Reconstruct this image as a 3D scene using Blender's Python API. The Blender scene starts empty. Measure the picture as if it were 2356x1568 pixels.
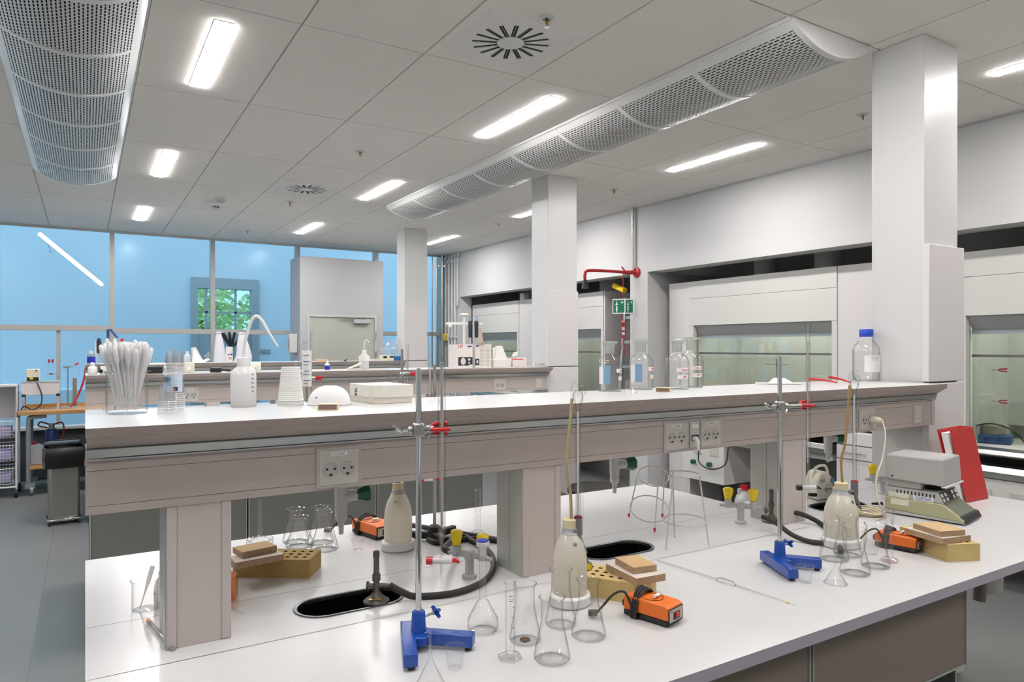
import bpy, bmesh, math, random
from math import sin, cos, pi, radians, atan2, sqrt
from mathutils import Vector, Matrix
random.seed(7)
sc = bpy.context.scene
C = sc.collection
# ---------------------------------------------------------------- camera
FPX, CXP, HYP, EYE = 1605.0, 1178.0, 798.0, 1.56       # focal length (px of 2356), principal column, horizon row, eye height
YAW = math.atan2(982, FPX)
cd = bpy.data.cameras.new('camera'); cam = bpy.data.objects.new('camera', cd); C.objects.link(cam)
cam.location = (0, 0, EYE); cam.rotation_euler = (pi / 2, 0, -YAW)
cd.lens = 36.0 * FPX / 2356.0; cd.sensor_width = 36.0; cd.shift_y = (HYP - 784.0) / 2356.0; cd.clip_start = 0.05
sc.camera = cam
# ---------------------------------------------------------------- daylight, exposure
w = bpy.data.worlds.new('sky'); sc.world = w; w.use_nodes = True
bg = w.node_tree.nodes['Background']; bg.inputs[0].default_value = (0.50, 0.69, 0.84, 1); bg.inputs[1].default_value = 1.65
LAMP_POWER = 81.0
vs = sc.view_settings
vs.view_transform = 'Standard'; vs.look = 'None'; vs.exposure = 0.30; vs.gamma = 1.0; vs.use_curve_mapping = False
cy = sc.cycles
cy.max_bounces = 7; cy.diffuse_bounces = 4; cy.glossy_bounces = 3; cy.transmission_bounces = 4; cy.transparent_max_bounces = 24
cy.use_adaptive_sampling = True; cy.adaptive_threshold = 0.1
cy.caustics_reflective = False; cy.caustics_refractive = False; cy.sample_clamp_indirect = 4.0; cy.use_denoising = True
cy.blur_glossy = 0.6

# ---------------------------------------------------------------- measuring from the photograph
FW = (sin(YAW), cos(YAW)); RT = (cos(YAW), -sin(YAW))
def ray(x, y):
    r = (x - CXP) / FPX; return Vector((FW[0] + r * RT[0], FW[1] + r * RT[1], -(y - HYP) / FPX))
def at(x, y, z):                       # the point of height z seen at pixel x, y
    d = ray(x, y); t = (z - EYE) / d.z; return Vector((t * d.x, t * d.y, z))
def atY(x, y, Y):
    d = ray(x, y); t = Y / d.y; return Vector((t * d.x, Y, EYE + t * d.z))
def atX(x, y, X):
    d = ray(x, y); t = X / d.x; return Vector((X, t * d.y, EYE + t * d.z))
def pxm(p):                            # pixels per metre at a point
    return FPX / (p[0] * FW[0] + p[1] * FW[1])

# ---------------------------------------------------------------- mesh building
class MB:
    def __init__(s): s.v = []; s.f = []
    def add(s, vs, fs):
        o = len(s.v); s.v += [tuple(v) for v in vs]; s.f += [tuple(i + o for i in f) for f in fs]; return s
    def box(s, x0, x1, y0, y1, z0, z1):
        return s.add([(x0,y0,z0),(x1,y0,z0),(x1,y1,z0),(x0,y1,z0),(x0,y0,z1),(x1,y0,z1),(x1,y1,z1),(x0,y1,z1)],
                     [(0,3,2,1),(4,5,6,7),(0,1,5,4),(1,2,6,5),(2,3,7,6),(3,0,4,7)])
    def cbox(s, c, d, rz=0.0):
        a, b, h = d[0]/2, d[1]/2, d[2]/2; q = []
        for z in (-h, h):
            for (x, y) in ((-a,-b),(a,-b),(a,b),(-a,b)):
                q.append((c[0]+x*cos(rz)-y*sin(rz), c[1]+x*sin(rz)+y*cos(rz), c[2]+z))
        return s.add(q, [(0,3,2,1),(4,5,6,7),(0,1,5,4),(1,2,6,5),(2,3,7,6),(3,0,4,7)])
    def prism(s, poly, a, b, axis='z'):      # extrude a 2-D outline from a to b along an axis (counter-clockwise outline)
        n = len(poly)
        def P(u, v, t): return {'z': (u, v, t), 'x': (t, u, v), 'y': (v, t, u)}[axis]
        q = [P(u, v, a) for u, v in poly] + [P(u, v, b) for u, v in poly]
        return s.add(q, [tuple(range(n))[::-1], tuple(range(n, 2*n))] + [(i, (i+1) % n, n+(i+1) % n, n+i) for i in range(n)])
    def lathe(s, prof, n=24, c=(0,0,0), cap0=True, cap1=True, sq=None):
        q = []; f = []
        for r, z in prof:
            for i in range(n):
                a = 2*pi*i/n; q.append((c[0]+r*cos(a), c[1]+r*sin(a)*(sq or 1), c[2]+z))
        for k in range(len(prof)-1):
            for i in range(n):
                j = (i+1) % n; f.append((k*n+i, k*n+j, (k+1)*n+j, (k+1)*n+i))
        if cap0: f.append(tuple(range(n))[::-1])
        if cap1: f.append(tuple(range((len(prof)-1)*n, len(prof)*n)))
        return s.add(q, f)
    def tube(s, pts, r, n=10, caps=True):
        pts = [Vector(p) for p in pts]; m = len(pts); q = []; f = []
        rs = r if isinstance(r, (list, tuple)) else [r]*m
        t0 = (pts[1]-pts[0]).normalized(); nv = t0.orthogonal().normalized()
        for k in range(m):
            t = (pts[min(k+1, m-1)] - pts[max(k-1, 0)]).normalized()
            nv = (nv - t*nv.dot(t)); nv = nv.normalized() if nv.length > 1e-6 else t.orthogonal().normalized()
            b = t.cross(nv)
            for i in range(n):
                a = 2*pi*i/n; q.append(pts[k] + (nv*cos(a) + b*sin(a))*rs[k])
        for k in range(m-1):
            for i in range(n):
                j = (i+1) % n; f.append((k*n+i, k*n+j, (k+1)*n+j, (k+1)*n+i))
        if caps: f.append(tuple(range(n))[::-1]); f.append(tuple(range((m-1)*n, m*n)))
        return s.add(q, f)
    def cyl(s, a, b, r, n=16): return s.tube([a, b], r, n)
    def sphere(s, c, r, n=16, sc3=(1,1,1)):
        m = n//2; q = [(c[0], c[1], c[2]-r*sc3[2])]; f = []
        for k in range(1, m):
            t = -pi/2 + pi*k/m
            for i in range(n):
                a = 2*pi*i/n; q.append((c[0]+r*cos(t)*cos(a)*sc3[0], c[1]+r*cos(t)*sin(a)*sc3[1], c[2]+r*sin(t)*sc3[2]))
        q.append((c[0], c[1], c[2]+r*sc3[2])); e = len(q)-1
        for i in range(n):
            j = (i+1) % n; f.append((0, 1+j, 1+i)); f.append((e, e-n+i, e-n+j))
            for k in range(m-2): f.append((1+k*n+i, 1+k*n+j, 1+(k+1)*n+j, 1+(k+1)*n+i))
        return s.add(q, f)
    def xf(s, M, start=0):
        s.v = s.v[:start] + [tuple(M @ Vector(v)) for v in s.v[start:]]; return s
    def mesh(s, name, smooth=40):
        me = bpy.data.meshes.new(name); me.from_pydata(s.v, [], s.f); me.update()
        if smooth:
            me.polygons.foreach_set('use_smooth', [True]*len(me.polygons)); me.set_sharp_from_angle(angle=radians(smooth))
        return me
def spline(pts, n=8):                    # Catmull-Rom through points
    P = [Vector(p) for p in pts]; P = [P[0]*2-P[1]] + P + [P[-1]*2-P[-2]]; out = []
    for k in range(1, len(P)-2):
        a, b, c, d = P[k-1:k+3]
        for i in range(n):
            t = i/n; out.append(0.5*((2*b)+(c-a)*t+(2*a-5*b+4*c-d)*t*t+(3*b-a-3*c+d)*t**3))
    out.append(P[-2]); return out
def obj(name, mb, mat, parent=None, bevel=0, smooth=40, seg=2):
    me = mb.mesh(name, smooth) if isinstance(mb, MB) else mb
    o = bpy.data.objects.new(name, me); C.objects.link(o)
    if mat is not None and not me.materials: me.materials.append(mat)
    if parent is not None: o.parent = parent
    if bevel:
        b = o.modifiers.new('bevel', 'BEVEL'); b.width = bevel; b.segments = seg; b.limit_method = 'ANGLE'; b.angle_limit = radians(40); b.harden_normals = False
    return o
def tag(o, label, cat, group=None):
    o['label'] = label; o['category'] = cat
    if group: o['group'] = group
    return o
def thing(name, label, cat, loc=(0,0,0), rz=0.0, group=None):
    o = bpy.data.objects.new(name, None); o.empty_display_size = 0.05; C.objects.link(o)
    o.location = loc; o.rotation_euler = (0, 0, rz); return tag(o, label, cat, group)
def struct(name, mb=None, mat=None, bevel=0, loc=(0,0,0)):
    o = obj(name, mb, mat, bevel=bevel) if mb is not None else bpy.data.objects.new(name, None)
    if mb is None: C.objects.link(o)
    o.location = loc; o['kind'] = 'structure'; return o
def dup(o, parent=None):
    c = o.copy(); C.objects.link(c); c.parent = parent
    for ch in list(o.children): dup(ch, c)
    return c
def clone(root, label, loc=None, rz=None, group=None):
    c = dup(root); c['label'] = label
    if loc is not None: c.location = loc
    if rz is not None: c.rotation_euler = (0, 0, rz)
    if group: c['group'] = group
    return c
FWD = Matrix.Rotation(pi/2, 4, 'X')
def lettering(txt, mat, parent, M, size=0.01, align='CENTER', name='lettering', space=1.0):
    cu = bpy.data.curves.new('lettering', 'FONT'); cu.body = txt; cu.size = size; cu.align_x = align; cu.align_y = 'CENTER'
    cu.extrude = 0.0002; cu.space_character = space; cu.resolution_u = 2
    tmp = bpy.data.objects.new(name, cu); me = bpy.data.meshes.new_from_object(tmp); bpy.data.objects.remove(tmp); me.materials.clear(); me.materials.append(mat)
    o = bpy.data.objects.new(name, me); C.objects.link(o); o.parent = parent; o.matrix_local = M; return o
def facing(p, yaw=0.0, tilt=0.0):        # text standing upright at p, readable from -Y (yaw turns it about Z)
    return Matrix.Translation(p) @ Matrix.Rotation(yaw, 4, 'Z') @ Matrix.Rotation(pi/2 - tilt, 4, 'X')

# ---------------------------------------------------------------- materials
def s2l(c):
    return tuple(((v/255)/12.92 if v/255 <= 0.04045 else ((v/255+0.055)/1.055)**2.4) for v in c)
MATS = {}
def mat(name, rgb, rough=0.5, metal=0.0, noise=0.0, nscale=8.0, bump=0.0, bscale=60.0, spec=0.5, coat=0.0, emit=0.0, sub=0.0, trans=0.0):
    m = bpy.data.materials.new(name); m.use_nodes = True; nt = m.node_tree; b = nt.nodes['Principled BSDF']; MATS[name] = m
    c = (*s2l(rgb), 1); b.inputs['Base Color'].default_value = c
    b.inputs['Roughness'].default_value = rough; b.inputs['Metallic'].default_value = metal
    b.inputs['Specular IOR Level'].default_value = spec; b.inputs['Coat Weight'].default_value = coat
    b.inputs['Subsurface Weight'].default_value = sub; b.inputs['Transmission Weight'].default_value = trans
    if emit: b.inputs['Emission Color'].default_value = c; b.inputs['Emission Strength'].default_value = emit
    tc = nt.nodes.new('ShaderNodeTexCoord')
    if noise:
        n = nt.nodes.new('ShaderNodeTexNoise'); n.inputs['Scale'].default_value = nscale; n.inputs['Detail'].default_value = 4
        nt.links.new(tc.outputs['Object'], n.inputs['Vector'])
        r = nt.nodes.new('ShaderNodeMapRange'); r.inputs['To Min'].default_value = 1-noise; r.inputs['To Max'].default_value = 1+noise*0.4
        nt.links.new(n.outputs['Fac'], r.inputs['Value'])
        x = nt.nodes.new('ShaderNodeMix'); x.data_type = 'RGBA'; x.blend_type = 'MULTIPLY'; x.inputs['Factor'].default_value = 1
        x.inputs[6].default_value = c; nt.links.new(r.outputs['Result'], x.inputs[7]); nt.links.new(x.outputs[2], b.inputs['Base Color'])
    if bump:
        n2 = nt.nodes.new('ShaderNodeTexNoise'); n2.inputs['Scale'].default_value = bscale; n2.inputs['Detail'].default_value = 5
        nt.links.new(tc.outputs['Object'], n2.inputs['Vector'])
        bp = nt.nodes.new('ShaderNodeBump'); bp.inputs['Strength'].default_value = bump; bp.inputs['Distance'].default_value = 0.002
        nt.links.new(n2.outputs['Fac'], bp.inputs['Height']); nt.links.new(bp.outputs['Normal'], b.inputs['Normal'])
    return m
def glass(name, tint=(255,255,255), edge=(128,137,135), refl=1.0, ior=1.5, rough=0.0, haze=0.0, haze_rgb=(235,235,230), power=3.8, tl_share=0.5):
    """thin clear glass or film: transparent, Fresnel reflection, walls that look denser where they are seen edge-on; haze adds milky scatter"""
    m = bpy.data.materials.new(name); m.use_nodes = True; nt = m.node_tree; nt.nodes.clear(); MATS[name] = m
    out = nt.nodes.new('ShaderNodeOutputMaterial'); tr = nt.nodes.new('ShaderNodeBsdfTransparent'); gl = nt.nodes.new('ShaderNodeBsdfGlossy')
    gl.inputs['Roughness'].default_value = rough; gl.inputs['Color'].default_value = (refl, refl, refl, 1)
    lw = nt.nodes.new('ShaderNodeLayerWeight'); lw.inputs['Blend'].default_value = 0.5
    pw = nt.nodes.new('ShaderNodeMath'); pw.operation = 'POWER'; pw.inputs[1].default_value = power; nt.links.new(lw.outputs['Facing'], pw.inputs[0])
    mx = nt.nodes.new('ShaderNodeMix'); mx.data_type = 'RGBA'; mx.inputs[6].default_value = (*s2l(tint), 1); mx.inputs[7].default_value = (*s2l(edge), 1)
    nt.links.new(pw.outputs[0], mx.inputs['Factor']); nt.links.new(mx.outputs[2], tr.inputs['Color'])
    f0 = 1.6*((ior-1)/(ior+1))**2                       # Schlick reflectance of one air-glass surface
    p5 = nt.nodes.new('ShaderNodeMath'); p5.operation = 'POWER'; p5.inputs[1].default_value = 5.0; nt.links.new(lw.outputs['Facing'], p5.inputs[0])
    fr = nt.nodes.new('ShaderNodeMath'); fr.operation = 'MULTIPLY_ADD'; fr.inputs[1].default_value = 0.75*(1-f0); fr.inputs[2].default_value = f0; nt.links.new(p5.outputs[0], fr.inputs[0])
    ms = nt.nodes.new('ShaderNodeMixShader'); nt.links.new(fr.outputs[0], ms.inputs[0])
    if haze:
        df = nt.nodes.new('ShaderNodeBsdfDiffuse'); df.inputs['Color'].default_value = (*s2l(haze_rgb), 1)
        tl = nt.nodes.new('ShaderNodeBsdfTranslucent'); tl.inputs['Color'].default_value = (*s2l(haze_rgb), 1)
        m2 = nt.nodes.new('ShaderNodeMixShader'); m2.inputs[0].default_value = tl_share
        nt.links.new(df.outputs[0], m2.inputs[1]); nt.links.new(tl.outputs[0], m2.inputs[2])
        m3 = nt.nodes.new('ShaderNodeMixShader'); m3.inputs[0].default_value = haze
        nt.links.new(tr.outputs[0], m3.inputs[1]); nt.links.new(m2.outputs[0], m3.inputs[2]); nt.links.new(m3.outputs[0], ms.inputs[1])
    else: nt.links.new(tr.outputs[0], ms.inputs[1])
    nt.links.new(gl.outputs[0], ms.inputs[2]); nt.links.new(ms.outputs[0], out.inputs['Surface']); return m
def lamp_mat(name, rgb, strength):
    m = bpy.data.materials.new(name); m.use_nodes = True; nt = m.node_tree; nt.nodes.clear(); MATS[name] = m
    e = nt.nodes.new('ShaderNodeEmission'); e.inputs[0].default_value = (*s2l(rgb), 1); e.inputs[1].default_value = strength
    o = nt.nodes.new('ShaderNodeOutputMaterial'); nt.links.new(e.outputs[0], o.inputs[0]); return m

wall_white = mat('wall_paint_white', (202,202,201), 0.7, bump=0.05, bscale=200)
ceil_tile = mat('ceiling_tile_mineral', (251,246,239), 0.9, noise=0.01, nscale=3, bump=0.1, bscale=400)
ceil_void = mat('ceiling_joint', (222,218,210), 0.9)
floor_vinyl = mat('floor_vinyl_grey', (122,125,123), 0.34, noise=0.10, nscale=1.3, bump=0.03, bscale=90, spec=0.4)
alu = mat('anodised_aluminium', (176,180,178), 0.38, 0.85)
alu_soft = mat('matt_aluminium', (188,190,190), 0.5, 0.3)
steel = mat('brushed_steel', (190,190,186), 0.28, 1.0)
chrome = mat('chrome', (225,228,230), 0.08, 1.0)
lam_white = mat('laminate_white', (211,211,210), 0.28, spec=0.45, noise=0.02, nscale=2)
lam_edge = mat('laminate_edge_grey', (192,182,196), 0.5)
panel_grey = mat('shelf_panel_grey', (184,174,167), 0.45)
panel_pale = mat('panel_pale_grey', (218,214,213), 0.5)
cab_front = mat('cabinet_front_warm_lit', (142,128,119), 0.45)  # grey tinted brown to carry the light on the nearest bench fronts
leg_grey = mat('leg_grey', (188,190,184), 0.42, 0.1)
leg_front = mat('leg_front', (202,192,187), 0.42)
shelf_edge = mat('shelf_edge_brown_grey', (142,129,124), 0.5)
cab_far = mat('cabinet_front_neutral', (122,123,119), 0.45)  # same fronts without the brown light tint of the nearest bench
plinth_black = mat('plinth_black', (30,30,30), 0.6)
hood_white = mat('hood_enamel_white', (214,213,207), 0.4)
hood_in = mat('hood_liner_grey', (206,208,203), 0.5)
dark_void = mat('dark_cavity', (196,196,193), 0.9)
duct_grey = mat('duct_grey', (190,190,188), 0.6)
pure_white = mat('white_paint_semi', (212,212,210), 0.35)
black_plastic = mat('black_plastic', (24,24,25), 0.4)
black_rubber = mat('black_rubber', (38,35,33), 0.6)
green_plastic = mat('green_plastic', (20,92,58), 0.35)
yellow_plastic = mat('yellow_plastic', (242,208,30), 0.35)
red_plastic = mat('red_plastic', (196,32,42), 0.3)
red_paint = mat('red_enamel', (176,36,34), 0.35)
blue_paint = mat('blue_hammered_paint', (10,70,160), 0.22, bump=0.25, bscale=160, coat=0.3)
tap_grey = mat('tap_grey_nylon', (196,196,194), 0.35)
white_plastic = mat('white_plastic', (240,240,236), 0.4)
cream_plastic = mat('cream_plastic', (226,222,200), 0.45)
ink_black = mat('ink_black', (30,30,34), 0.8)
ink_red = mat('ink_red', (206,52,48), 0.8)
ink_blue = mat('ink_blue', (50,62,160), 0.8)
ink_grey = mat('ink_grey', (120,120,122), 0.8)
paper = mat('paper_white', (240,239,235), 0.85)
clear = glass('clear_glass')
clear_edge = glass('clear_glass_dense', edge=(130,140,137), power=4.5)
thin_glass = glass('thin_glass_tube', edge=(100,107,105), power=1.7)
window_glass = glass('window_glass', tint=(236,248,252), edge=(200,225,235), ior=1.3, refl=0.35, rough=0.22)
green_edge = glass('green_edge_glass', tint=(226,230,226), edge=(110,130,120))
film = glass('clear_film', tint=(253,253,254), edge=(238,240,242), haze=0.16, rough=0.08, power=2.0)
pet_rim = glass('clear_plastic_rim', tint=(250,250,252), edge=(225,226,230), haze=0.4, haze_rgb=(255,255,255), rough=0.05, tl_share=0.3)
pet = glass('clear_plastic', tint=(255,255,255), edge=(240,241,243), haze=0.035, rough=0.04, power=2.5)
milky = glass('milky_polyethylene', tint=(235,235,230), edge=(210,210,205), haze=0.88, haze_rgb=(252,252,251), rough=0.25)
creamy = glass('yellowed_polyethylene', tint=(232,226,205), edge=(205,195,165), haze=0.90, haze_rgb=(250,246,234), rough=0.3)
water = glass('water', tint=(253,254,253), edge=(205,212,209), ior=1.33, power=5.0)
lamp_white = lamp_mat('lamp_diffuser', (255,251,251), LAMP_POWER)
# ================================================================ the room
XL, XW, YB, YG, ZC = -3.2, 4.86, -3.4, 9.95, 3.0      # left wall, hood wall, wall behind the photographer, glass wall, ceiling
GX = [0.2335 + 0.5935*i for i in range(-6, 9)]         # ceiling grid lines
GY = [1.955 + 1.19*i for i in range(-5, 8)]
flo = struct('floor', MB().box(XL, 6.1, YB, YG, -0.05, 0.0), floor_vinyl)
seam = mat('floor_weld_seam', (112,112,104), 0.5)
obj('weld_seam', MB().box(-0.234, -0.229, YB, 9.5, 0.0, 0.0006), seam, flo)
obj('weld_seam', MB().box(-2.03, -2.026, YB, 9.5, 0.0, 0.0006), seam, flo)
cei = struct('ceiling', MB().box(XL-0.1, XW+0.3, YB-0.1, YG+0.05, ZC+0.012, ZC+0.06), ceil_void)
def in_beam(x, y): return y > 1.94 and y < 6.7 and (abs(x+0.066) < 0.2 or abs(x-2.905) < 0.2)
tile_me = {}
xs = [XL] + [x for x in GX if XL+0.05 < x < XW-0.05] + [XW]; ys = [YB] + [y for y in GY if YB+0.05 < y < YG-0.05] + [YG]
G = 0.004
for i in range(len(xs)-1):
    for j in range(len(ys)-1):
        x0, x1, y0, y1 = xs[i], xs[i+1], ys[j], ys[j+1]; cxm, cym = (x0+x1)/2, (y0+y1)/2
        if in_beam(cxm, cym): continue
        key = (round(x1-x0, 3), round(y1-y0, 3))
        if key not in tile_me:
            a, b = (x1-x0)/2-G, (y1-y0)/2-G; tile_me[key] = MB().box(-a, a, -b, b, 0, 0.012).mesh('ceiling_tile', 0); tile_me[key].materials.append(ceil_tile)
        t = obj('ceiling_tile', tile_me[key], ceil_tile, cei); t.location = (cxm, cym, ZC)
struct('wall_back', MB().box(XL-0.1, XW+1.3, YB-0.1, YB, 0, ZC+0.06), wall_white)
struct('wall_left', MB().box(XL-0.1, XL, YB, YG, 0, ZC+0.06), wall_white)
# hood wall with two long recesses
wr = struct('wall_right', MB().box(XW, XW+0.2, YB, YG+0.25, 2.322, ZC+0.06), wall_white)
m = MB(); m.box(XW, XW+0.2, 9.46, YG+0.25, 0, 2.322); obj('pier', m, wall_white, wr)
obj('pier', MB().box(XW, XW+1.15, 5.31, 5.575, 0, 2.322), wall_white, wr)
obj('pier', MB().box(XW, XW+0.2, YB, -0.6, 0, 2.322), wall_white, wr)
struct('wall_recess', MB().box(6.0, 6.1, YB, YG+0.25, 0, ZC+0.06), dark_void)
struct('wall_recess_end', MB().box(XW+0.2, 6.0, 9.6, 9.7, 0, ZC+0.06), dark_void)
struct('ceiling_recess', MB().box(XW+0.2, 6.1, YB, YG+0.25, ZC-0.05, ZC+0.01), dark_void)
# slim shadow gap trim where the ceiling meets the walls
struct('trim_1', MB().box(XW-0.012, XW, YB, YG, ZC-0.012, ZC), alu_soft)
struct('trim_2', MB().box(XL, XW, YG-0.02, YG, ZC-0.03, ZC), alu_soft)

# glass wall to the atrium
gw = struct('window_1'); gw.location = (0, 0, 0)
MUL = [-3.19, -2.03, -0.874, 0.285, 1.444, 2.56, 3.72, 4.80]
mull = mat('mullion_aluminium', (176,174,170), 0.45, 0.35)
for k, x in enumerate(MUL): obj('mullion', MB().box(x-0.026, x+0.026, YG, YG+0.13, 0, ZC), mull, gw)
for k in range(len(MUL)-1):
    a, b = MUL[k]+0.026, MUL[k+1]-0.026
    zt = 1.792 if k < 3 else 1.765
    obj('transom', MB().box(a, b, YG-(0.03 if k < 3 else 0), YG+0.13, zt-0.032, zt+0.03), mull, gw)
    obj('transom', MB().box(a, b, YG, YG+0.13, 0, 0.08), mull, gw)
    obj('pane', MB().box(a, b, YG+0.06, YG+0.068, zt+0.03, ZC), window_glass, gw)
    obj('pane', MB().box(a, b, YG+0.06, YG+0.068, 0.08, zt-0.032), window_glass, gw)
for x in (-0.275, -1.45, -2.6): obj('mullion', MB().box(x-0.02, x+0.02, YG+0.01, YG+0.1, 0.08, 1.76), mull, gw)
# sill bench along the glass
sl = struct('trim_3', MB().box(XL, 2.35, 9.72, YG-0.005, 0.60, 0.63), lam_white)
obj('convector_panel', MB().box(XL, 2.35, 9.76, 9.80, 0.06, 0.60), mat('convector_dark', (66,68,74), 0.6), sl)
# atrium behind the glass: pale wall and floor under open sky
atr = mat('atrium_render', (206,220,230), 0.9, noise=0.05, nscale=0.6)
struct('atrium_floor', MB().box(-9, 12, YG+0.13, 20, -0.06, -0.01), mat('atrium_paving', (150,160,168), 0.8))
aw = struct('wall_atrium', None)
DX0, DX1, DZ1 = 1.60, 2.745, 2.80
m = MB(); m.box(-9, DX0, 13.5, 13.7, 0, 4.4); m.box(DX1, 12, 13.5, 13.7, 0, 4.4); m.box(DX0, DX1, 13.5, 13.7, DZ1, 4.4)
obj('facade', m, atr, aw)
obj('facade', MB().box(-9, 0.9, 12.7, 13.5, 0, 0.9), atr, aw)
dgrey = mat('door_frame_grey', (160,168,172), 0.5, 0.3)
d1 = struct('door_1', None)
m = MB(); m.box(DX0, DX0+0.1, 13.44, 13.66, 0, DZ1); m.box(DX1-0.13, DX1, 13.44, 13.66, 0, DZ1); m.box(DX0+0.1, DX1-0.13, 13.44, 13.66, DZ1-0.19, DZ1); m.box(DX0+0.1, DX1-0.13, 13.48, 13.62, 0, 1.86)
obj('door_frame', m, dgrey, d1)
for x in (1.85, 2.345): obj('muntin', MB().box(x-0.018, x+0.018, 13.5, 13.56, 1.86, DZ1-0.19), dgrey, d1)
obj('muntin', MB().box(DX0+0.1, DX1-0.13, 13.5, 13.56, 2.17, 2.205), dgrey, d1)
obj('pane', MB().box(DX0+0.1, DX1-0.13, 13.57, 13.576, 1.86, DZ1-0.19), window_glass, d1)
leafm = mat('leaf_green_sunlit', (226,242,168), 0.6, noise=0.35, nscale=2.5)  # leaves lightened, the pale colour stands in for sunlight
def tree(x, y, z, r, n, label):
    t = thing('garden_tree', label, 'tree', (x, y, 0), group='trees in the garden beyond the grey glazed door')
    obj('trunk', MB().tube([(0,0,0),(0.05,0,z*0.5),(0,0.03,z)], [0.11,0.09,0.05], 8), mat('bark', (84,72,58), 0.9), t)
    m = MB()
    for k in range(n):
        v = Vector((random.gauss(0,1), random.gauss(0,1), random.gauss(0,1))).normalized()*r*random.random()**0.45
        c = Vector((v.x, v.y*0.7, z+v.z*0.9)); a = random.random()*6.3; e = random.uniform(-1, 1); s_ = random.uniform(0.05, 0.10)
        u = Vector((cos(a), sin(a), e*0.4))*s_; q = Vector((-sin(a)*e, cos(a)*e, 1))*s_*0.6
        m.add([c-u, c-q, c+u, c+q], [(0,1,2,3)])
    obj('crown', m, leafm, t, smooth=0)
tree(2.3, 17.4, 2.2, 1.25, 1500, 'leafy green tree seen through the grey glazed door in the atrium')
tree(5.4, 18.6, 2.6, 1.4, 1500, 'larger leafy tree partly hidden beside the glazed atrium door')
lp = thing('atrium_lamp', 'slanting white strip lamp in the blue atrium behind the glass wall', 'lamp', (-0.173, 12.0, 2.83))
obj('lamp_tube', MB().tube([(-0.387,0,0.348),(0.387,0,-0.348)], 0.026, 12), lamp_mat('strip_lamp', (255,244,236), 14.0), lp)
obj('lamp_housing', MB().tube([(-0.40,0.045,0.36),(0.40,0.045,-0.36)], 0.02, 8), alu_soft, lp)
obj('lamp_hanger', MB().cyl((-0.3,0.045,0.27),(-0.3,1.5,0.27),0.006,6), alu_soft, lp)
pl = atY(612, 808, 13.48); tag(obj('door_plate', MB().cbox(pl, (0.16,0.02,0.07)), dgrey), 'small grey plate on the pale blue wall across the atrium', 'plate')

# white door box in the glass wall
BX0, BX1, BY = 2.478, 3.665, 9.55
db = struct('door_2', None)
m = MB(); m.box(BX0, 2.575, BY, YG+0.12, 0, 2.795); m.box(3.565, BX1, BY, YG+0.12, 0, 2.795); m.box(2.575, 3.565, BY, YG+0.12, 2.005, 2.795)
obj('door_surround', m, mat('door_box_paint', (180,180,181), 0.6), db)
frm = mat('door_frame_paint', (196,196,188), 0.5)
m = MB(); m.box(2.575, 2.605, BY-0.012, BY+0.1, 0, 2.005); m.box(3.535, 3.565, BY-0.012, BY+0.1, 0, 2.005); m.box(2.605, 3.535, BY-0.012, BY+0.1, 1.975, 2.005)
obj('door_frame', m, frm, db, 0.003)
obj('door_leaf', MB().box(2.608, 3.532, BY+0.004, BY+0.05, 0.01, 1.972), mat('door_leaf_paint', (178,179,170), 0.5), db, 0.002)
for z in (1.72, 1.45, 0.3): obj('hinge', MB().cyl((3.545, BY-0.016, z-0.05), (3.545, BY-0.016, z+0.05), 0.009, 10), steel, db)
clo = obj('door_closer', MB().box(3.22, 3.45, BY-0.05, BY+0.002, 1.892, 1.952), alu_soft, db, 0.004)
obj('closer_arm', MB().cbox((3.21, BY-0.035, 1.975), (0.42,0.018,0.016), 0.03), alu, clo)

# columns with service panels
for k in range(3):
    y0 = 1.745 + 3.05*k
    c = struct('column', MB().box(3.285, 3.583, y0, y0+0.25, 0, ZC), pure_white, 0.004)
    c.name = 'pillar'
    obj('service_panel', MB().box(3.262, 3.572, y0-0.035, y0-0.002, 1.402, 2.03), panel_pale, c, 0.003)
    obj('service_panel', MB().box(3.262, 3.572, y0-0.035, y0-0.002, 0.02, 1.394), panel_pale, c, 0.003)

# ceiling lights ------------------------------------------------------------------------------------------------
def ceiling_lamp(x, y, label):
    t = thing('ceiling_light', label, 'light', (x, y, ZC), group='recessed strip lights in the ceiling')
    obj('diffuser', MB().box(-0.038, 0.038, -0.445, 0.445, -0.0065, 0.004), lamp_white, t)
    m = MB(); m.box(-0.042,-0.038,-0.449,0.449,-0.003,0.006); m.box(0.038,0.042,-0.449,0.449,-0.003,0.006); m.box(-0.038,0.038,-0.449,-0.445,-0.003,0.006); m.box(-0.038,0.038,0.445,0.449,-0.003,0.006)
    obj('frame', m, pure_white, t)
LL = {(0.527,3.745):'strip light nearest the big perforated ceiling beam, short and broad', (0.527,6.125):'middle strip light of the row beside the upper perforated beam', (0.527,8.505):'farthest and smallest strip light of the row beside the upper perforated beam',
      (2.317,3.745):'long strip light between the swirl vent and the perforated beam', (2.317,6.125):'strip light in the middle of the ceiling near the far end of the beam', (2.317,8.505):'small strip light above the white door box',
      (4.085,3.745):'long thin strip light between the beam and the fume hood wall', (4.085,6.125):'strip light half hidden behind the middle pillar', (4.085,8.505):'far strip light between the last pillar and the corner pipes', (4.085,1.365):'strip light at the picture edge behind the nearest pillar'}
for x in (-1.26, 0.527, 2.317, 4.085):
    for k in range(-2, 3):
        y = 3.745 + 2.38*k
        if k == -2 and x == 0.527: continue
        ceiling_lamp(x, y, LL.get((x, round(y,3)), 'recessed strip light outside the picture'))

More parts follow.
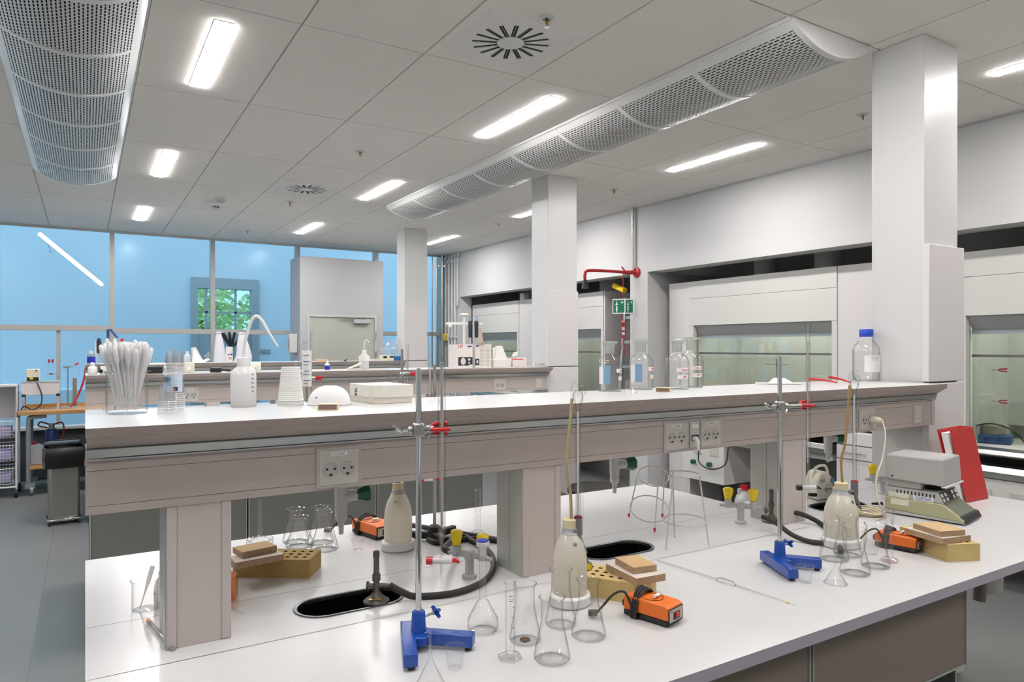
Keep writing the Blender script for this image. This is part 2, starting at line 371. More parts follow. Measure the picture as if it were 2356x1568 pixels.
# perforated chilled beams --------------------------------------------------------------------------------------
def perforated():
    m = bpy.data.materials.new('perforated_sheet'); m.use_nodes = True; nt = m.node_tree; nt.nodes.clear()
    out = nt.nodes.new('ShaderNodeOutputMaterial'); uv = nt.nodes.new('ShaderNodeUVMap'); br = nt.nodes.new('ShaderNodeTexBrick')
    br.offset = 0.5; br.inputs['Scale'].default_value = 1.0; br.inputs['Mortar Size'].default_value = 0.0046; br.inputs['Mortar Smooth'].default_value = 0.0
    br.inputs['Brick Width'].default_value = 0.0335; br.inputs['Row Height'].default_value = 0.0152
    nt.links.new(uv.outputs[0], br.inputs['Vector'])
    p = nt.nodes.new('ShaderNodeBsdfPrincipled'); p.inputs['Base Color'].default_value = (*s2l((226,227,224)), 1); p.inputs['Roughness'].default_value = 0.32
    t = nt.nodes.new('ShaderNodeBsdfTransparent'); ms = nt.nodes.new('ShaderNodeMixShader')
    nt.links.new(br.outputs['Fac'], ms.inputs[0]); nt.links.new(t.outputs[0], ms.inputs[1]); nt.links.new(p.outputs[0], ms.inputs[2]); nt.links.new(ms.outputs[0], out.inputs[0]); return m
perf = perforated()
beam_paint = mat('beam_enamel', (238,238,235), 0.3)
beam_in = mat('beam_inside', (34,36,36), 0.8)
SAG = 0.098; HW = 0.29; FL = 0.016
def arcp(u, off=0.0):                      # u in -1..1 across the beam
    return (u*(HW+off*0.0), -FL - (SAG+off)*(1-u*u)**0.85 if abs(u) < 1 else -FL)
def beam(xc, y0, y1, label):
    t = thing('chilled_beam', label, 'ceiling beam', (xc, 0, ZC), group='perforated chilled beams under the ceiling')
    n = 8; L = (y1-y0)/n; N = 28; ME = 0.052
    frame = MB(); frame.box(-HW-0.006,-HW,y0,y1,-FL-0.002,0.01); frame.box(HW,HW+0.006,y0,y1,-FL-0.002,0.01); frame.box(-HW,HW,y0,y1,0.002,0.008)
    obj('mounting_frame', frame, beam_paint, t)
    back = MB().box(-HW+0.01, HW-0.01, y0+0.01, y1-0.01, -0.012, -0.006); obj('inner_tray', back, beam_in, t)
    us = [-1+2*i/N for i in range(N+1)]
    inner = [u for u in us if abs(u) < 1-0.09]
    for k in range(n):
        a, b = y0+k*L+0.012, y0+(k+1)*L-0.012
        me = MB(); vv = [(arcp(u)[0], y, arcp(u)[1]) for u in us for y in (a, b)]
        me.add(vv, [(2*i, 2*i+1, 2*i+3, 2*i+2) for i in range(N)])
        mesh = me.mesh('grille', 60); uvl = mesh.uv_layers.new(name='UVMap')
        s_ = [0.0]
        for i in range(N): s_.append(s_[-1] + (Vector(vv[2*i+2])-Vector(vv[2*i])).length)
        mesh.materials.append(perf); mesh.materials.append(beam_paint)
        for p in mesh.polygons:
            i = p.index; p.material_index = 0 if 2 <= i < N-2 else 1
            for li in p.loop_indices:
                vi = mesh.loops[li].vertex_index; uvl.data[li].uv = (mesh.vertices[vi].co.y - a, s_[vi//2])
        obj('grille', mesh, None, t)
    for k in range(n+1):                      # ribs between the sheets
        yc = y0 + k*L; w_ = 0.016; m = MB()
        top = [arcp(u, -0.006) for u in us]; bot = [arcp(u, 0.004) for u in us]
        q = [(p[0], yc-w_, p[1]) for p in bot] + [(p[0], yc+w_, p[1]) for p in bot] + [(p[0], yc-w_, p[1]) for p in top] + [(p[0], yc+w_, p[1]) for p in top]
        K = N+1; f = []
        for i in range(N): f += [(i, K+i, K+i+1, i+1), (i, i+1, 2*K+i+1, 2*K+i), (K+i+1, K+i, 3*K+i, 3*K+i+1)]
        m.add(q, f); obj('rib', m, beam_paint, t)
    for yc in (y0+0.003, y1-0.003):
        m = MB(); poly = [arcp(u, 0.004) for u in us]
        m.add([(p[0], yc-0.004, p[1]) for p in poly]+[(p[0], yc+0.004, p[1]) for p in poly]+[(-HW,yc-0.004,0),(HW,yc-0.004,0),(-HW,yc+0.004,0),(HW,yc+0.004,0)],
              [tuple(range(N+1))+(2*N+3, 2*N+2), tuple(range(2*N+1, N, -1))+(2*N+4, 2*N+5)])
        obj('end_cap', m, beam_paint, t)
beam(-0.066, 1.955, 6.715, 'wide perforated metal ceiling beam at the upper left corner')
beam(2.905, 1.955, 6.715, 'long perforated metal ceiling beam running above the pillars to the nearest pillar')

# swirl vents, sprinklers, detectors ----------------------------------------------------------------------------
vent_paint = mat('vent_enamel', (246,244,240), 0.6)
def swirl(x, y, label):
    t = thing('swirl_diffuser', label, 'air vent', (x, y, ZC), group='swirl air vents in the ceiling')
    N = 16; R0, R1 = 0.065, 0.185; S = 0.245
    plate = bmesh.new()
    # plate with radial slots: wedge solids between the slots, joined to a rim and a hub
    m = MB(); z0, z1 = -0.006, -0.002
    for k in range(N):
        a0 = 2*pi*k/N; sw = 0.0115
        def pt(r, a, o): return (r*cos(a)-o*sin(a), r*sin(a)+o*cos(a))
        b0 = 2*pi*(k+1)/N
        poly = [pt(R0, a0, sw), pt(R1, a0, sw), pt(R1, (a0+b0)/2, 0), pt(R1, b0, -sw), pt(R0, b0, -sw)]
        m.prism(poly, z0, z1)
        m.prism([pt(R1-0.002, a0, sw), pt(R1-0.002, a0, -sw), pt(R1+0.02, a0, -sw), pt(R1+0.02, a0, sw)][::-1], z0, z1)
    plate.free(); obj('slotted_plate', m, vent_paint, t, smooth=0)
    m = MB(); n = 64
    q = [(R1*0.985*cos(2*pi*i/n), R1*0.985*sin(2*pi*i/n)) for i in range(n)]; o = []
    for i in range(n):
        a = 2*pi*i/n; s_ = S/max(abs(cos(a)), abs(sin(a))); o.append((s_*cos(a), s_*sin(a)))
    m.add([(x_,y_,z0+0.0005) for x_,y_ in q]+[(x_,y_,z0+0.0005) for x_,y_ in o]+[(x_,y_,0.0) for x_,y_ in o], [(i,(i+1)%n,n+(i+1)%n,n+i)[::-1] for i in range(n)]+[(n+i,n+(i+1)%n,2*n+(i+1)%n,2*n+i)[::-1] for i in range(n)])
    obj('face_plate', m, vent_paint, t, smooth=0)
    obj('hub', MB().lathe([(R0,-0.002),(R0,-0.007)], 24), beam_paint, t)
    obj('plenum', MB().box(-0.2,0.2,-0.2,0.2,-0.0012,-0.0008), beam_in, t)
    for k in range(N):
        a = 2*pi*k/N; mm = MB().box(R0, R1, -0.001, 0.0012, -0.0019, -0.0012); mm.xf(Matrix.Rotation(a, 4, 'Z'))
        obj('vane', mm, alu_soft, t)
swirl(1.715, 2.815, 'big swirl air vent with radial slots near the top of the picture')
swirl(1.715, 6.40, 'smaller looking swirl air vent farther back in the ceiling')
brass = mat('brass', (176,128,70), 0.3, 0.9)
SP = [((1.72,2.52),'brass sprinkler head beside the big swirl vent'),((1.725,4.96),'sprinkler head in the middle of the ceiling before the far swirl vent'),((1.727,7.03),'small sprinkler head just beyond the far swirl vent'),
      ((4.10,2.547),'sprinkler head between the perforated beam and the nearest pillar'),((4.118,4.945),'sprinkler head over the fume hood wall by the middle pillar'),((4.109,7.03),'sprinkler head over the far fume hood, before the corner'),((1.715,9.06),'tiny sprinkler head near the glass wall')]
for (x, y), lb in SP:
    t = thing('sprinkler', lb, 'sprinkler', (x, y, ZC), group='ceiling sprinklers')
    obj('rosette', MB().lathe([(0.036,0.0),(0.034,-0.006),(0.02,-0.010),(0.018,-0.006)], 20), pure_white, t)
    obj('bulb', MB().cyl((0,0,-0.006),(0,0,-0.038),0.006,8), brass, t)
    m = MB(); m.tube([(0.009,0,-0.006),(0.012,0,-0.025),(0.004,0,-0.042)], 0.0025, 6); m.tube([(-0.009,0,-0.006),(-0.012,0,-0.025),(-0.004,0,-0.042)], 0.0025, 6); m.lathe([(0.013,-0.042),(0.013,-0.045)], 12)
    obj('deflector', m, chrome, t)
t = thing('smoke_detector', 'round white smoke detector in the ceiling over the middle bench', 'detector', (1.114, 7.22, ZC))
obj('base', MB().lathe([(0.055,0),(0.055,-0.012),(0.05,-0.018)], 24), pure_white, t); obj('dome', MB().lathe([(0.042,-0.018),(0.038,-0.04),(0.02,-0.048)], 24), alu_soft, t)
t = thing('motion_sensor', 'flat white motion sensor beside the smoke detector', 'sensor', (1.137, 7.69, ZC))
obj('base', MB().lathe([(0.05,0),(0.05,-0.014),(0.045,-0.02)], 24), pure_white, t); m = MB()
for a in (0.4, 1.6): m.cbox((0.03*cos(a)-0.01,-0.045,-0.012),(0.02,0.012,0.008))
obj('slot', m, ink_black, t)
t = thing('speaker_plate', 'round flat cover plate in the ceiling between the detector and the sensor', 'cover plate', (1.06, 7.42, ZC))
obj('plate', MB().lathe([(0.085,0),(0.083,-0.003)], 28), cream_plastic, t); obj('screw', MB().lathe([(0.006,-0.003),(0.006,-0.0045)], 8), alu_soft, t)

# steel pipes in the far corner, white conduits on the wall
for k, (x, y, r) in enumerate(((4.585,9.86,0.012),(4.66,9.86,0.013),(4.745,9.84,0.02))):
    t = thing('corner_pipe', ('thin steel pipe farthest from the corner, standing before the blue glass','middle steel pipe of the three in the far corner','thickest steel pipe right in the far corner')[k], 'pipe', (x, y, 0), group='steel pipes in the far corner')
    obj('pipe', MB().cyl((0,0,0.0),(0,0,ZC),r,12), steel, t)
    for z in (1.75, 2.82): obj('bracket', MB().cyl((0,0,z),(0.034,0.0,z),0.01,8).cyl((0.034,0,z-0.012),(0.034,0,z+0.012),0.016,8), steel, t)
for k, y in enumerate((9.905, 9.79, 9.685, 9.58, 9.495)):
    t = thing('conduit', ('first','second','third','fourth','fifth, shortest,')[k] + ' white wall conduit counted from the far corner', 'conduit', (XW-0.022, y, 0), group='white conduits beside the far corner')
    obj('tube', MB().cyl((0,0,2.19 if k == 4 else 0.3),(0,0,2.93),0.02,10).tube([(0,0,2.93),(0,-0.03,2.97),(0.0,-0.06,2.999)],0.02,8), pure_white, t)
    obj('clip', MB().box(-0.026,0.02,-0.03,0.03,2.86,2.91), pure_white, t)
    if k < 4: obj('clip', MB().box(-0.026,0.02,-0.03,0.03,1.70,1.74), pure_white, t)

p = atX(1206, 690, XW+0.30); t = thing('sensor_box', 'small white box lying on top of the far fume hood', 'box', (XW+0.30, p.y, 2.2005)); obj('case', MB().box(-0.04,0.04,-0.05,0.05,0,0.10), pure_white, t, 0.004); obj('lid', MB().box(-0.042,0.042,-0.052,0.052,0.085,0.10), pure_white, t)
t = thing('valve_box', 'small yellow valve box on the wall beside the corner conduits', 'valve', (XW-0.06, 9.86, 1.66)); obj('case', MB().box(-0.04,0.035,-0.05,0.05,0,0.11), yellow_plastic, t, 0.004); obj('spindle', MB().cyl((-0.04,0,0.055),(-0.06,0,0.055),0.015,10), black_plastic, t)
# ================================================================ benches with raised service shelves
B, S = 0.90, 1.397                                   # worktop and shelf heights
DY = 3.05
ORD = ('nearest', 'middle', 'farthest')
sock_face = mat('socket_plate', (200,195,189), 0.4)
sock_in = mat('socket_well', (184,179,173), 0.45)
def outlet(parent, x, z, n=2, w=0.1, txt=None, y=-0.004):
    """double earthed outlet plate on the fascia (local coordinates of the shelf)"""
    o = obj('outlet_plate', MB().box(x-w/2, x+w/2, y, y+0.008, z-0.042, z+0.045), sock_face, parent, 0.002)
    fr = MB(); a, b, c, d = x-w/2-0.006, x+w/2+0.006, z-0.047, z+0.05
    fr.box(a, b, y+0.001, y+0.007, c, z-0.042); fr.box(a, b, y+0.001, y+0.007, z+0.045, d); fr.box(a, x-w/2, y+0.001, y+0.007, z-0.042, z+0.045); fr.box(x+w/2, b, y+0.001, y+0.007, z-0.042, z+0.045)
    obj('frame', fr, sock_in, o)
    xs_ = [x] if n == 1 else [x-0.021, x+0.021]
    for xx in xs_:
        m = MB().lathe([(0.0185,0.0),(0.0185,0.0012),(0.0165,0.0012),(0.015,0.0004),(0.0001,0.0004)], 24, cap0=False, cap1=False); m.xf(Matrix.Translation((xx, y, z-0.004)) @ Matrix.Rotation(pi/2, 4, 'X'))
        obj('socket', m, sock_in, o)
        h = MB()
        for dx, dz, r in ((-0.0095,0.002,0.0028),(0.0095,0.002,0.0028)): h.cyl((xx+dx, y-0.0014, z-0.004+dz), (xx+dx, y+0.0002, z-0.004+dz), r, 10)
        h.prism([(z-0.004-0.014, xx-0.0035),(z-0.004-0.014, xx+0.0035),(z-0.004-0.009, xx+0.0035),(z-0.004-0.009, xx-0.0035)], y-0.0014, y+0.0002, 'y')
        obj('pin_hole', h, ink_black, o)
    if txt:
        obj('label_strip', MB().box(x-0.02, x+0.02, y-0.0006, y+0.0002, z+0.030, z+0.0385), paper, o)
        lettering(txt, ink_black, o, facing((x, y-0.0009, z+0.0342)), 0.0068)
    return o
def wall_switch(parent, x, z, y=-0.004):
    o = obj('switch_plate', MB().box(x-0.03, x+0.03, y, y+0.008, z-0.04, z+0.04), sock_face, parent, 0.002)
    obj('rocker', MB().box(x-0.024, x+0.024, y-0.003, y+0.002, z-0.018, z+0.034), sock_face, o, 0.001)
    obj('rocker_lower', MB().box(x-0.024, x+0.024, y-0.002, y+0.002, z-0.034, z-0.021), sock_face, o, 0.001)
def shelf(k):
    y0 = 1.682 + DY*k; XE = 3.245
    lab = ('raised white service shelf with grey fascia on the nearest bench', 'raised service shelf on the middle bench holding the mask boxes', 'raised service shelf on the farthest bench before the glass wall')[k]
    t = thing('service_shelf', lab, 'shelf', (0, y0, 0), group='raised service shelves')
    F, R = -0.052, 0.392                                                # front and rear edge of the board
    for a, b in ((0.0, 1.949), (1.951, XE+0.012)):
        obj('top_board', MB().box(a, b, F, R, S-0.019, S), None, t)
        o = C.objects[-1] if False else t.children[-1]; o.data.materials.append(lam_white); o.data.materials.append(shelf_edge)
        for p in o.data.polygons: p.material_index = 0 if abs(p.normal.z) > 0.5 else 1
    m = MB(); m.prism([(F+0.002, S-0.0195), (-0.013, S-0.045), (0.30, S-0.045), (R-0.002, S-0.0195)], 0.002, XE+0.008, 'x'); obj('under_tray', m, panel_grey, t)
    m = MB(); m.prism([(-0.013, S-0.0455), (-0.016, S-0.048), (-0.010, S-0.066), (0.02, S-0.066), (0.02, S-0.0455)], 0.0, XE, 'x'); obj('aluminium_rail', m, alu, t)
    m = MB(); m.prism([(-0.012, S-0.068), (-0.004, S-0.068), (-0.004, S-0.071), (-0.012, S-0.071)], 0, XE, 'x'); obj('rail_edge', m, alu_soft, t)
    obj('fascia', MB().box(0.0, XE-0.02, 0.0, 0.30, S-0.093, S-0.0715), panel_grey, t)
    obj('fascia', MB().box(0.0, XE-0.02, 0.0005, 0.30, S-0.166, S-0.094), panel_grey, t)
    obj('fascia', MB().box(0.0, XE-0.02, 0.0, 0.30, S-0.184, S-0.167), panel_grey, t)
    obj('end_cap', MB().box(XE-0.02, XE+0.006, -0.004, 0.31, S-0.184, S-0.07), leg_grey, t, 0.003)
    for xc in (0.217, 1.135, 2.28):
        l = obj('leg', MB().box(xc-0.045, xc+0.045, 0.006, 0.152, B+0.0005, S-0.184), leg_front, t)
        for dx in (-0.056, 0.056):
            obj('corner_profile', MB().box(xc+dx-0.0105, xc+dx+0.0105, 0.003, 0.155, B+0.0005, S-0.184), leg_front, l, 0.003)
        obj('side_panel', MB().box(xc-0.068, xc-0.0668, 0.012, 0.075, B+0.0005, S-0.184), leg_grey, l); obj('side_panel', MB().box(xc-0.068, xc-0.0668, 0.079, 0.147, B+0.0005, S-0.184), leg_grey, l)
    z = S-0.132
    if k == 0:
        outlet(t, 0.531, z, txt='E1 02 F01'); outlet(t, 1.664, z, txt='E1 02 F02', w=0.1); outlet(t, 1.826, z, txt='E1 02 F03', w=0.092)
        o = obj('data_plate', MB().box(1.725, 1.770, -0.004, 0.004, z-0.042, z+0.045), sock_face, t, 0.002)
        obj('data_port', MB().box(1.731, 1.745, -0.006, 0.0, z-0.018, z+0.0), ink_black, o); obj('data_port', MB().box(1.749, 1.763, -0.006, 0.0, z-0.018, z+0.0), ink_black, o)
        obj('label_strip', MB().box(1.732, 1.762, -0.0055, 0.0, z+0.024, z+0.036), paper, o)
        outlet(t, 2.737, z, w=0.105); wall_switch(t, 3.108, z)
        obj('data_plug', MB().cbox((1.738, -0.012, z-0.010), (0.011, 0.02, 0.012)).tube([(1.738,-0.02,z-0.012),(1.739,-0.026,z-0.02),(1.74,-0.024,z-0.045)], [0.006,0.006,0.004], 8), white_plastic, o)
    else:
        outlet(t, 0.554, z, txt='E1 02 F11' if k == 1 else None); outlet(t, 2.782, z, w=0.104); wall_switch(t, 3.153, z)
    return t
def worktop(k):
    y0 = DY*k
    lab = ('white laminate worktop of the nearest bench with cup sinks', 'white laminate worktop of the middle bench', 'white laminate worktop of the farthest bench')[k]
    t = thing('bench_worktop', lab, 'worktop', (0, y0, 0), group='white bench worktops')
    def slab(poly, name='worktop_panel'):
        m = MB().prism(poly, B-0.028, B); me = m.mesh(name, 0); me.materials.append(lam_white); me.materials.append(lam_edge)
        for p in me.polygons: p.material_index = 0 if abs(p.normal.z) > 0.5 else 1
        return obj(name, me, None, t)
    slab([(0,1.013),(3.435,1.013),(3.435,1.616),(0,1.616)])
    # centre strip with oblong holes for the cup sinks
    SX = (0.70, 1.66, 2.62) if k == 0 else ()
    x0 = 0.0; hw, hr = 0.138, 0.066; y1_, y2_ = 1.6185, 1.917
    hx = [0.587, 1.472, 2.67] if k == 0 else []
    edges = [0.0] + [(hx[i]+hx[i+1])/2 for i in range(len(hx)-1)] + [3.27] if hx else [0.0, 3.27]
    yc = 1.70
    for i in range(len(edges)-1):
        if not hx: slab([(edges[i],y1_),(edges[i+1],y1_),(edges[i+1],y2_),(edges[i],y2_)], 'service_strip'); continue
        c = hx[i]; n = 20; ring = []
        ycs = SINKY[i]
        for q in range(2*n):
            a = 2*pi*(q+0.5)/(2*n); sx = (hw-hr) if cos(a) > 0 else -(hw-hr); ring.append((c+sx+hr*cos(a), ycs+hr*sin(a)))
        outer = [(edges[i+1],y2_),(edges[i],y2_),(edges[i],y1_),(edges[i+1],y1_)]
        oq = []
        for (x, y) in ring:                       # outer point in the same direction, on the panel rectangle
            dx, dy = x-c, y-ycs; ts = []
            if dx: ts.append(((edges[i+1] if dx > 0 else edges[i])-c)/dx)
            if dy: ts.append(((y2_ if dy > 0 else y1_)-ycs)/dy)
            tt = min(ts); oq.append((c+dx*tt, ycs+dy*tt))
        # keep the corners square
        for cxr, cyr in outer:
            j = min(range(len(oq)), key=lambda q: (oq[q][0]-cxr)**2+(oq[q][1]-cyr)**2); oq[j] = (cxr, cyr)
        N = len(ring); m = MB()
        m.add([(x,y,B) for x,y in ring]+[(x,y,B) for x,y in oq]+[(x,y,B-0.028) for x,y in ring]+[(x,y,B-0.028) for x,y in oq],
              [(q, N+q, N+(q+1)%N, (q+1)%N) for q in range(N)]+[(2*N+q, 2*N+(q+1)%N, 3*N+(q+1)%N, 3*N+q) for q in range(N)]+[(q,(q+1)%N,2*N+(q+1)%N,2*N+q) for q in range(N)])
        obj('service_strip', m, lam_white, t, smooth=0)
    slab([(0,1.919),(2.325,1.919),(2.325,2.53),(0,2.53)])
    slab([(2.327,1.919),(3.27,1.919),(3.27,2.025),(2.327,2.025)], 'service_strip')
    slab([(3.272,1.6185),(3.435,1.6185),(3.435,1.700),(3.272,1.700)], 'service_strip')
    return t
SINKY = [1.762, 1.762, 1.768]
def cup_sink(i):
    """oblong black cup sink let into the centre strip"""
    hx = [0.587, 1.472, 2.67][i]; y = SINKY[i]; hw, hr = 0.138, 0.066; n = 16
    lab = ('oblong black cup sink beside the dark bunsen burner','oblong black cup sink behind the white bottle and brick','oblong black cup sink partly hidden behind the third shelf leg')[i]
    t = thing('cup_sink', lab, 'sink', (hx, y, B), group='black cup sinks')
    def ring(g):
        o = []
        for q in range(2*n):
            a = 2*pi*(q+0.5)/(2*n); sx = (hw-hr) if cos(a) > 0 else -(hw-hr); o.append((sx+(hr+g)*cos(a), (hr+g)*sin(a)))
        return o
    N = 2*n
    def loft(rings):
        v = []; f = []
        for g, z in rings: v += [(x, y_, z) for x, y_ in ring(g)]
        for k in range(len(rings)-1): f += [(k*N+q, k*N+(q+1)%N, (k+1)*N+(q+1)%N, (k+1)*N+q) for q in range(N)]
        return v, f
    v, f = loft([(0.007,0.0005),(0.006,0.003),(0.001,0.0035),(-0.003,0.002),(-0.004,-0.006)]); obj('rim', MB().add(v, f), mat('sink_rim_steel', (112,116,120), 0.25, 0.9), t)
    v, f = loft([(-0.003,0.0),(-0.006,-0.12),(-0.012,-0.13)]); f.append(tuple(range(2*N, 3*N))); obj('basin', MB().add(v, f), mat('sink_black', (6,6,6), 0.9, spec=0.1), t)
def cabinets(k):
    y0 = DY*k; spans = [(0.02,0.78),(0.79,1.545),(1.555,2.306)]
    nm = ('leftmost','middle','end')
    for i, (a, b) in enumerate(spans):
        lab = ('%s grey base cabinet under the %s bench' % (('first','second','third')[i], ORD[k])) + (' beside the knee space' if i == 2 else '')
        t = thing('base_cabinet', lab, 'cabinet', (0, y0, 0), group='grey base cabinets under the benches')
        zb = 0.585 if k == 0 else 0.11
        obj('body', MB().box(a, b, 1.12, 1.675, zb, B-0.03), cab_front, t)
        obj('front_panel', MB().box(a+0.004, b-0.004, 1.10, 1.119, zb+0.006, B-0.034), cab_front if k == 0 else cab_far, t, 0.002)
        obj('edge_profile', MB().box(b-0.004, b, 1.096, 1.125, zb, B-0.03), leg_grey, t); obj('edge_profile', MB().box(a, a+0.004, 1.096, 1.125, zb, B-0.03), leg_grey, t)
        obj('bottom_rail', MB().box(a+0.004, b-0.004, 1.098, 1.125, zb, zb+0.005), leg_grey, t)
        obj('plinth_or_dark_gap', MB().box(a, b, 1.13 if k == 0 else 1.15, 1.675, 0.0, zb), plinth_black, t)  # on the nearest bench a tall black block stands in for the dark gap
        t2 = thing('base_cabinet', ('%s grey cabinet on the far side of the %s bench' % (('first','second','third')[i], ORD[k])), 'cabinet', (0, y0, 0), group='grey base cabinets on the far sides')
        obj('body', MB().box(a, b, 1.85, 2.42, 0.11, B-0.03), cab_far, t2); obj('front_panel', MB().box(a+0.004, b-0.004, 2.421, 2.44, 0.12, B-0.034), cab_far, t2, 0.002)
        obj('plinth_or_dark_gap', MB().box(a, b, 1.85, 2.39, 0.0, 0.11), plinth_black, t2)
    t3 = thing('steel_support', 'grey steel leg carrying the right end of the %s bench' % ORD[k], 'support', (3.315, y0+1.655, 0), group='bench end legs')
    obj('post', MB().box(-0.025,0.025,-0.025,0.025,0.012,B-0.0285), leg_grey, t3, 0.003); obj('foot', MB().lathe([(0.035,0),(0.03,0.012)],16), plinth_black, t3)
for k in range(3): worktop(k); shelf(k); cabinets(k)
for i in range(3): cup_sink(i)

# next bench of the row, unseen, added to bounce light up to the ceiling
t = thing('bench_worktop', 'unseen white bench added behind the camera to bounce light', 'worktop', (0, 0, 0))
obj('worktop_panel', MB().box(0, 3.4, -2.04, -0.60, B-0.028, B), lam_white, t); obj('cabinet', MB().box(0.02, 2.3, -1.95, -0.70, 0.1, B-0.028), cab_far, t)
# ================================================================ fume hoods in the recessed wall
HXF = 5.06
lamp_hood = lamp_mat('hood_lamp_tube', (255,252,246), 45.0)
def hood(ya, yb, fl, fr, label, k):
    """ya..yb: the sash width (yb is the far side); fl/fr: filler widths on far/near side"""
    t = thing('fume_hood', label, 'fume hood', (0, 0, 0), group='white fume hoods along the wall')
    zj = 2.03
    obj('upper_panel', MB().box(HXF, HXF+0.03, ya, yb, zj+0.002, 2.20), hood_white, t, 0.002)
    obj('upper_panel', MB().box(HXF, HXF+0.03, ya, yb, 1.77, zj-0.002), hood_white, t, 0.002)
    obj('top', MB().box(HXF+0.03, 5.86, ya, yb, 2.17, 2.19), hood_white, t)
    obj('side_filler', MB().box(HXF+0.01, 5.86, yb+0.003, yb+fl, 0.0, 2.20), panel_pale, t, 0.002)
    obj('side_filler', MB().box(HXF+0.01, 5.86, ya-fr, ya-0.003, 0.92 if k != 1 else 0.0, 2.20), panel_pale, t, 0.002)
    obj('frame_post', MB().box(HXF+0.004, HXF+0.05, yb-0.045, yb, B, 1.77), hood_white, t); obj('frame_post', MB().box(HXF+0.004, HXF+0.05, ya, ya+0.045, B, 1.77), hood_white, t)
    m = MB(); m.prism([(1.77, HXF+0.02), (1.77, HXF+0.05), (1.675, HXF+0.12), (1.675, HXF+0.09)], ya+0.045, yb-0.045, 'y'); obj('header', m, alu_soft, t)
    obj('header_seal', MB().box(HXF+0.085, HXF+0.105, ya+0.045, yb-0.045, 1.648, 1.675), dgrey, t)
    sa = obj('sash', MB().box(HXF+0.09, HXF+0.096, ya+0.045, yb-0.045, 0.93, 1.648), green_edge, t)
    obj('sash_bar', MB().box(HXF+0.082, HXF+0.104, ya+0.045, yb-0.045, 1.493, 1.51), mat('sash_bar', (110,112,106), 0.4, 0.5), sa)
    obj('liner', MB().box(5.80, 5.82, ya, yb, B, 2.17).box(HXF+0.1, 5.80, yb-0.03, yb-0.01, B, 2.17).box(HXF+0.1, 5.80, ya+0.01, ya+0.03, B, 2.17), hood_in, t)
    obj('liner_seam', MB().box(5.797, 5.80, (ya+yb)/2-0.004, (ya+yb)/2+0.004, B, 2.1).box(5.797,5.80,ya,yb,1.33,1.336), duct_grey, t)
    obj('baffle', MB().box(5.70, 5.72, ya+0.03, yb-0.03, 1.0, 1.9), hood_in, t)
    obj('hood_lamp', MB().box(HXF+0.16, HXF+0.20, ya+0.25, yb-0.25, 2.10, 2.115), lamp_hood, t)
    obj('work_surface', MB().box(HXF+0.02, 5.80, ya, yb, B-0.03, B), hood_white, t)
    obj('airfoil', MB().prism([(-0.03+B, HXF-0.13), (B+0.004, HXF-0.12), (B+0.004, HXF+0.02), (B-0.012, HXF+0.02), (B-0.045, HXF-0.10)], ya, yb, 'y'), steel, t, 0.006)
    obj('front_rail', MB().prism([(0.72, HXF-0.11), (0.76, HXF-0.12), (0.80, HXF-0.10), (0.80, HXF+0.0), (0.72, HXF+0.0)], ya, yb, 'y'), steel, t, 0.005)
    obj('under_rail', MB().box(HXF-0.03, HXF+0.5, ya+0.02, yb-0.02, 0.66, 0.72), hood_white, t, 0.003)
    sb = obj('service_box', MB().box(HXF-0.10, HXF+0.42, yb-0.52, yb-0.005, 0.30, 0.715), hood_white, t, 0.003)
    for j, (yy, zz_) in enumerate(((yb-0.20,0.60),(yb-0.40,0.60))):
        obj('box_socket', MB().box(HXF-0.106, HXF-0.10, yy-0.05, yy+0.05, zz_-0.045, zz_+0.045), sock_face, sb)
    for j, (yy, zz_) in enumerate(((yb-0.16,0.47),(yb-0.36,0.47))):
        obj('service_knob', MB().cyl((HXF-0.10, yy, zz_),(HXF-0.135, yy, zz_),0.022,10), green_plastic, sb)
    obj('box_cable', MB().tube(spline([(HXF-0.11, yb-0.22, 0.58),(HXF-0.16, yb-0.28, 0.48),(HXF-0.16, yb-0.42, 0.44),(HXF-0.13, yb-0.56, 0.50),(HXF-0.11, yb-0.58, 0.66)],6),0.006,8), black_rubber, sb)
    obj('base_rear_panel', MB().box(HXF+0.45, HXF+0.5, ya, yb, 0.0, 0.72), cab_far, t)
hood(3.36, 4.93, 0.29, 0.29, 'wide white fume hood right of the white wall pier, with the glass sash lowered', 0)
hood(0.90, 2.46, 0.28, 0.29, 'fume hood at the picture edge with red clamps behind its sash', 1)
hood(8.10, 9.27, 0.18, 0.50, 'far fume hood behind the mask boxes beside the corner conduits', 2)
hood(6.27, 7.30, 0.28, 0.02, 'fume hood partly hidden behind the middle pillar beside the step ladder', 3)
# open side of the far hood beside the ladder stays plain; drawer unit between hood and pillar
t = thing('drawer_unit', 'white drawer unit with bar handles below the wide fume hood', 'drawers', (0, 0, 0))
obj('body', MB().box(HXF-0.02, 5.7, 3.03, 3.34, 0.05, 0.905), panel_pale, t)
for z0, z1 in ((0.70,0.80),(0.81,0.90),(0.40,0.69),(0.06,0.39)):
    d = obj('drawer', MB().box(HXF-0.04, HXF-0.021, 3.035, 3.335, z0, z1), panel_pale, t, 0.002)
    if z1-z0 < 0.25 and z0 < 0.8: obj('handle', MB().tube([(HXF-0.04,3.10,(z0+z1)/2),(HXF-0.07,3.10,(z0+z1)/2),(HXF-0.07,3.27,(z0+z1)/2),(HXF-0.04,3.27,(z0+z1)/2)], 0.005, 8), chrome, d)
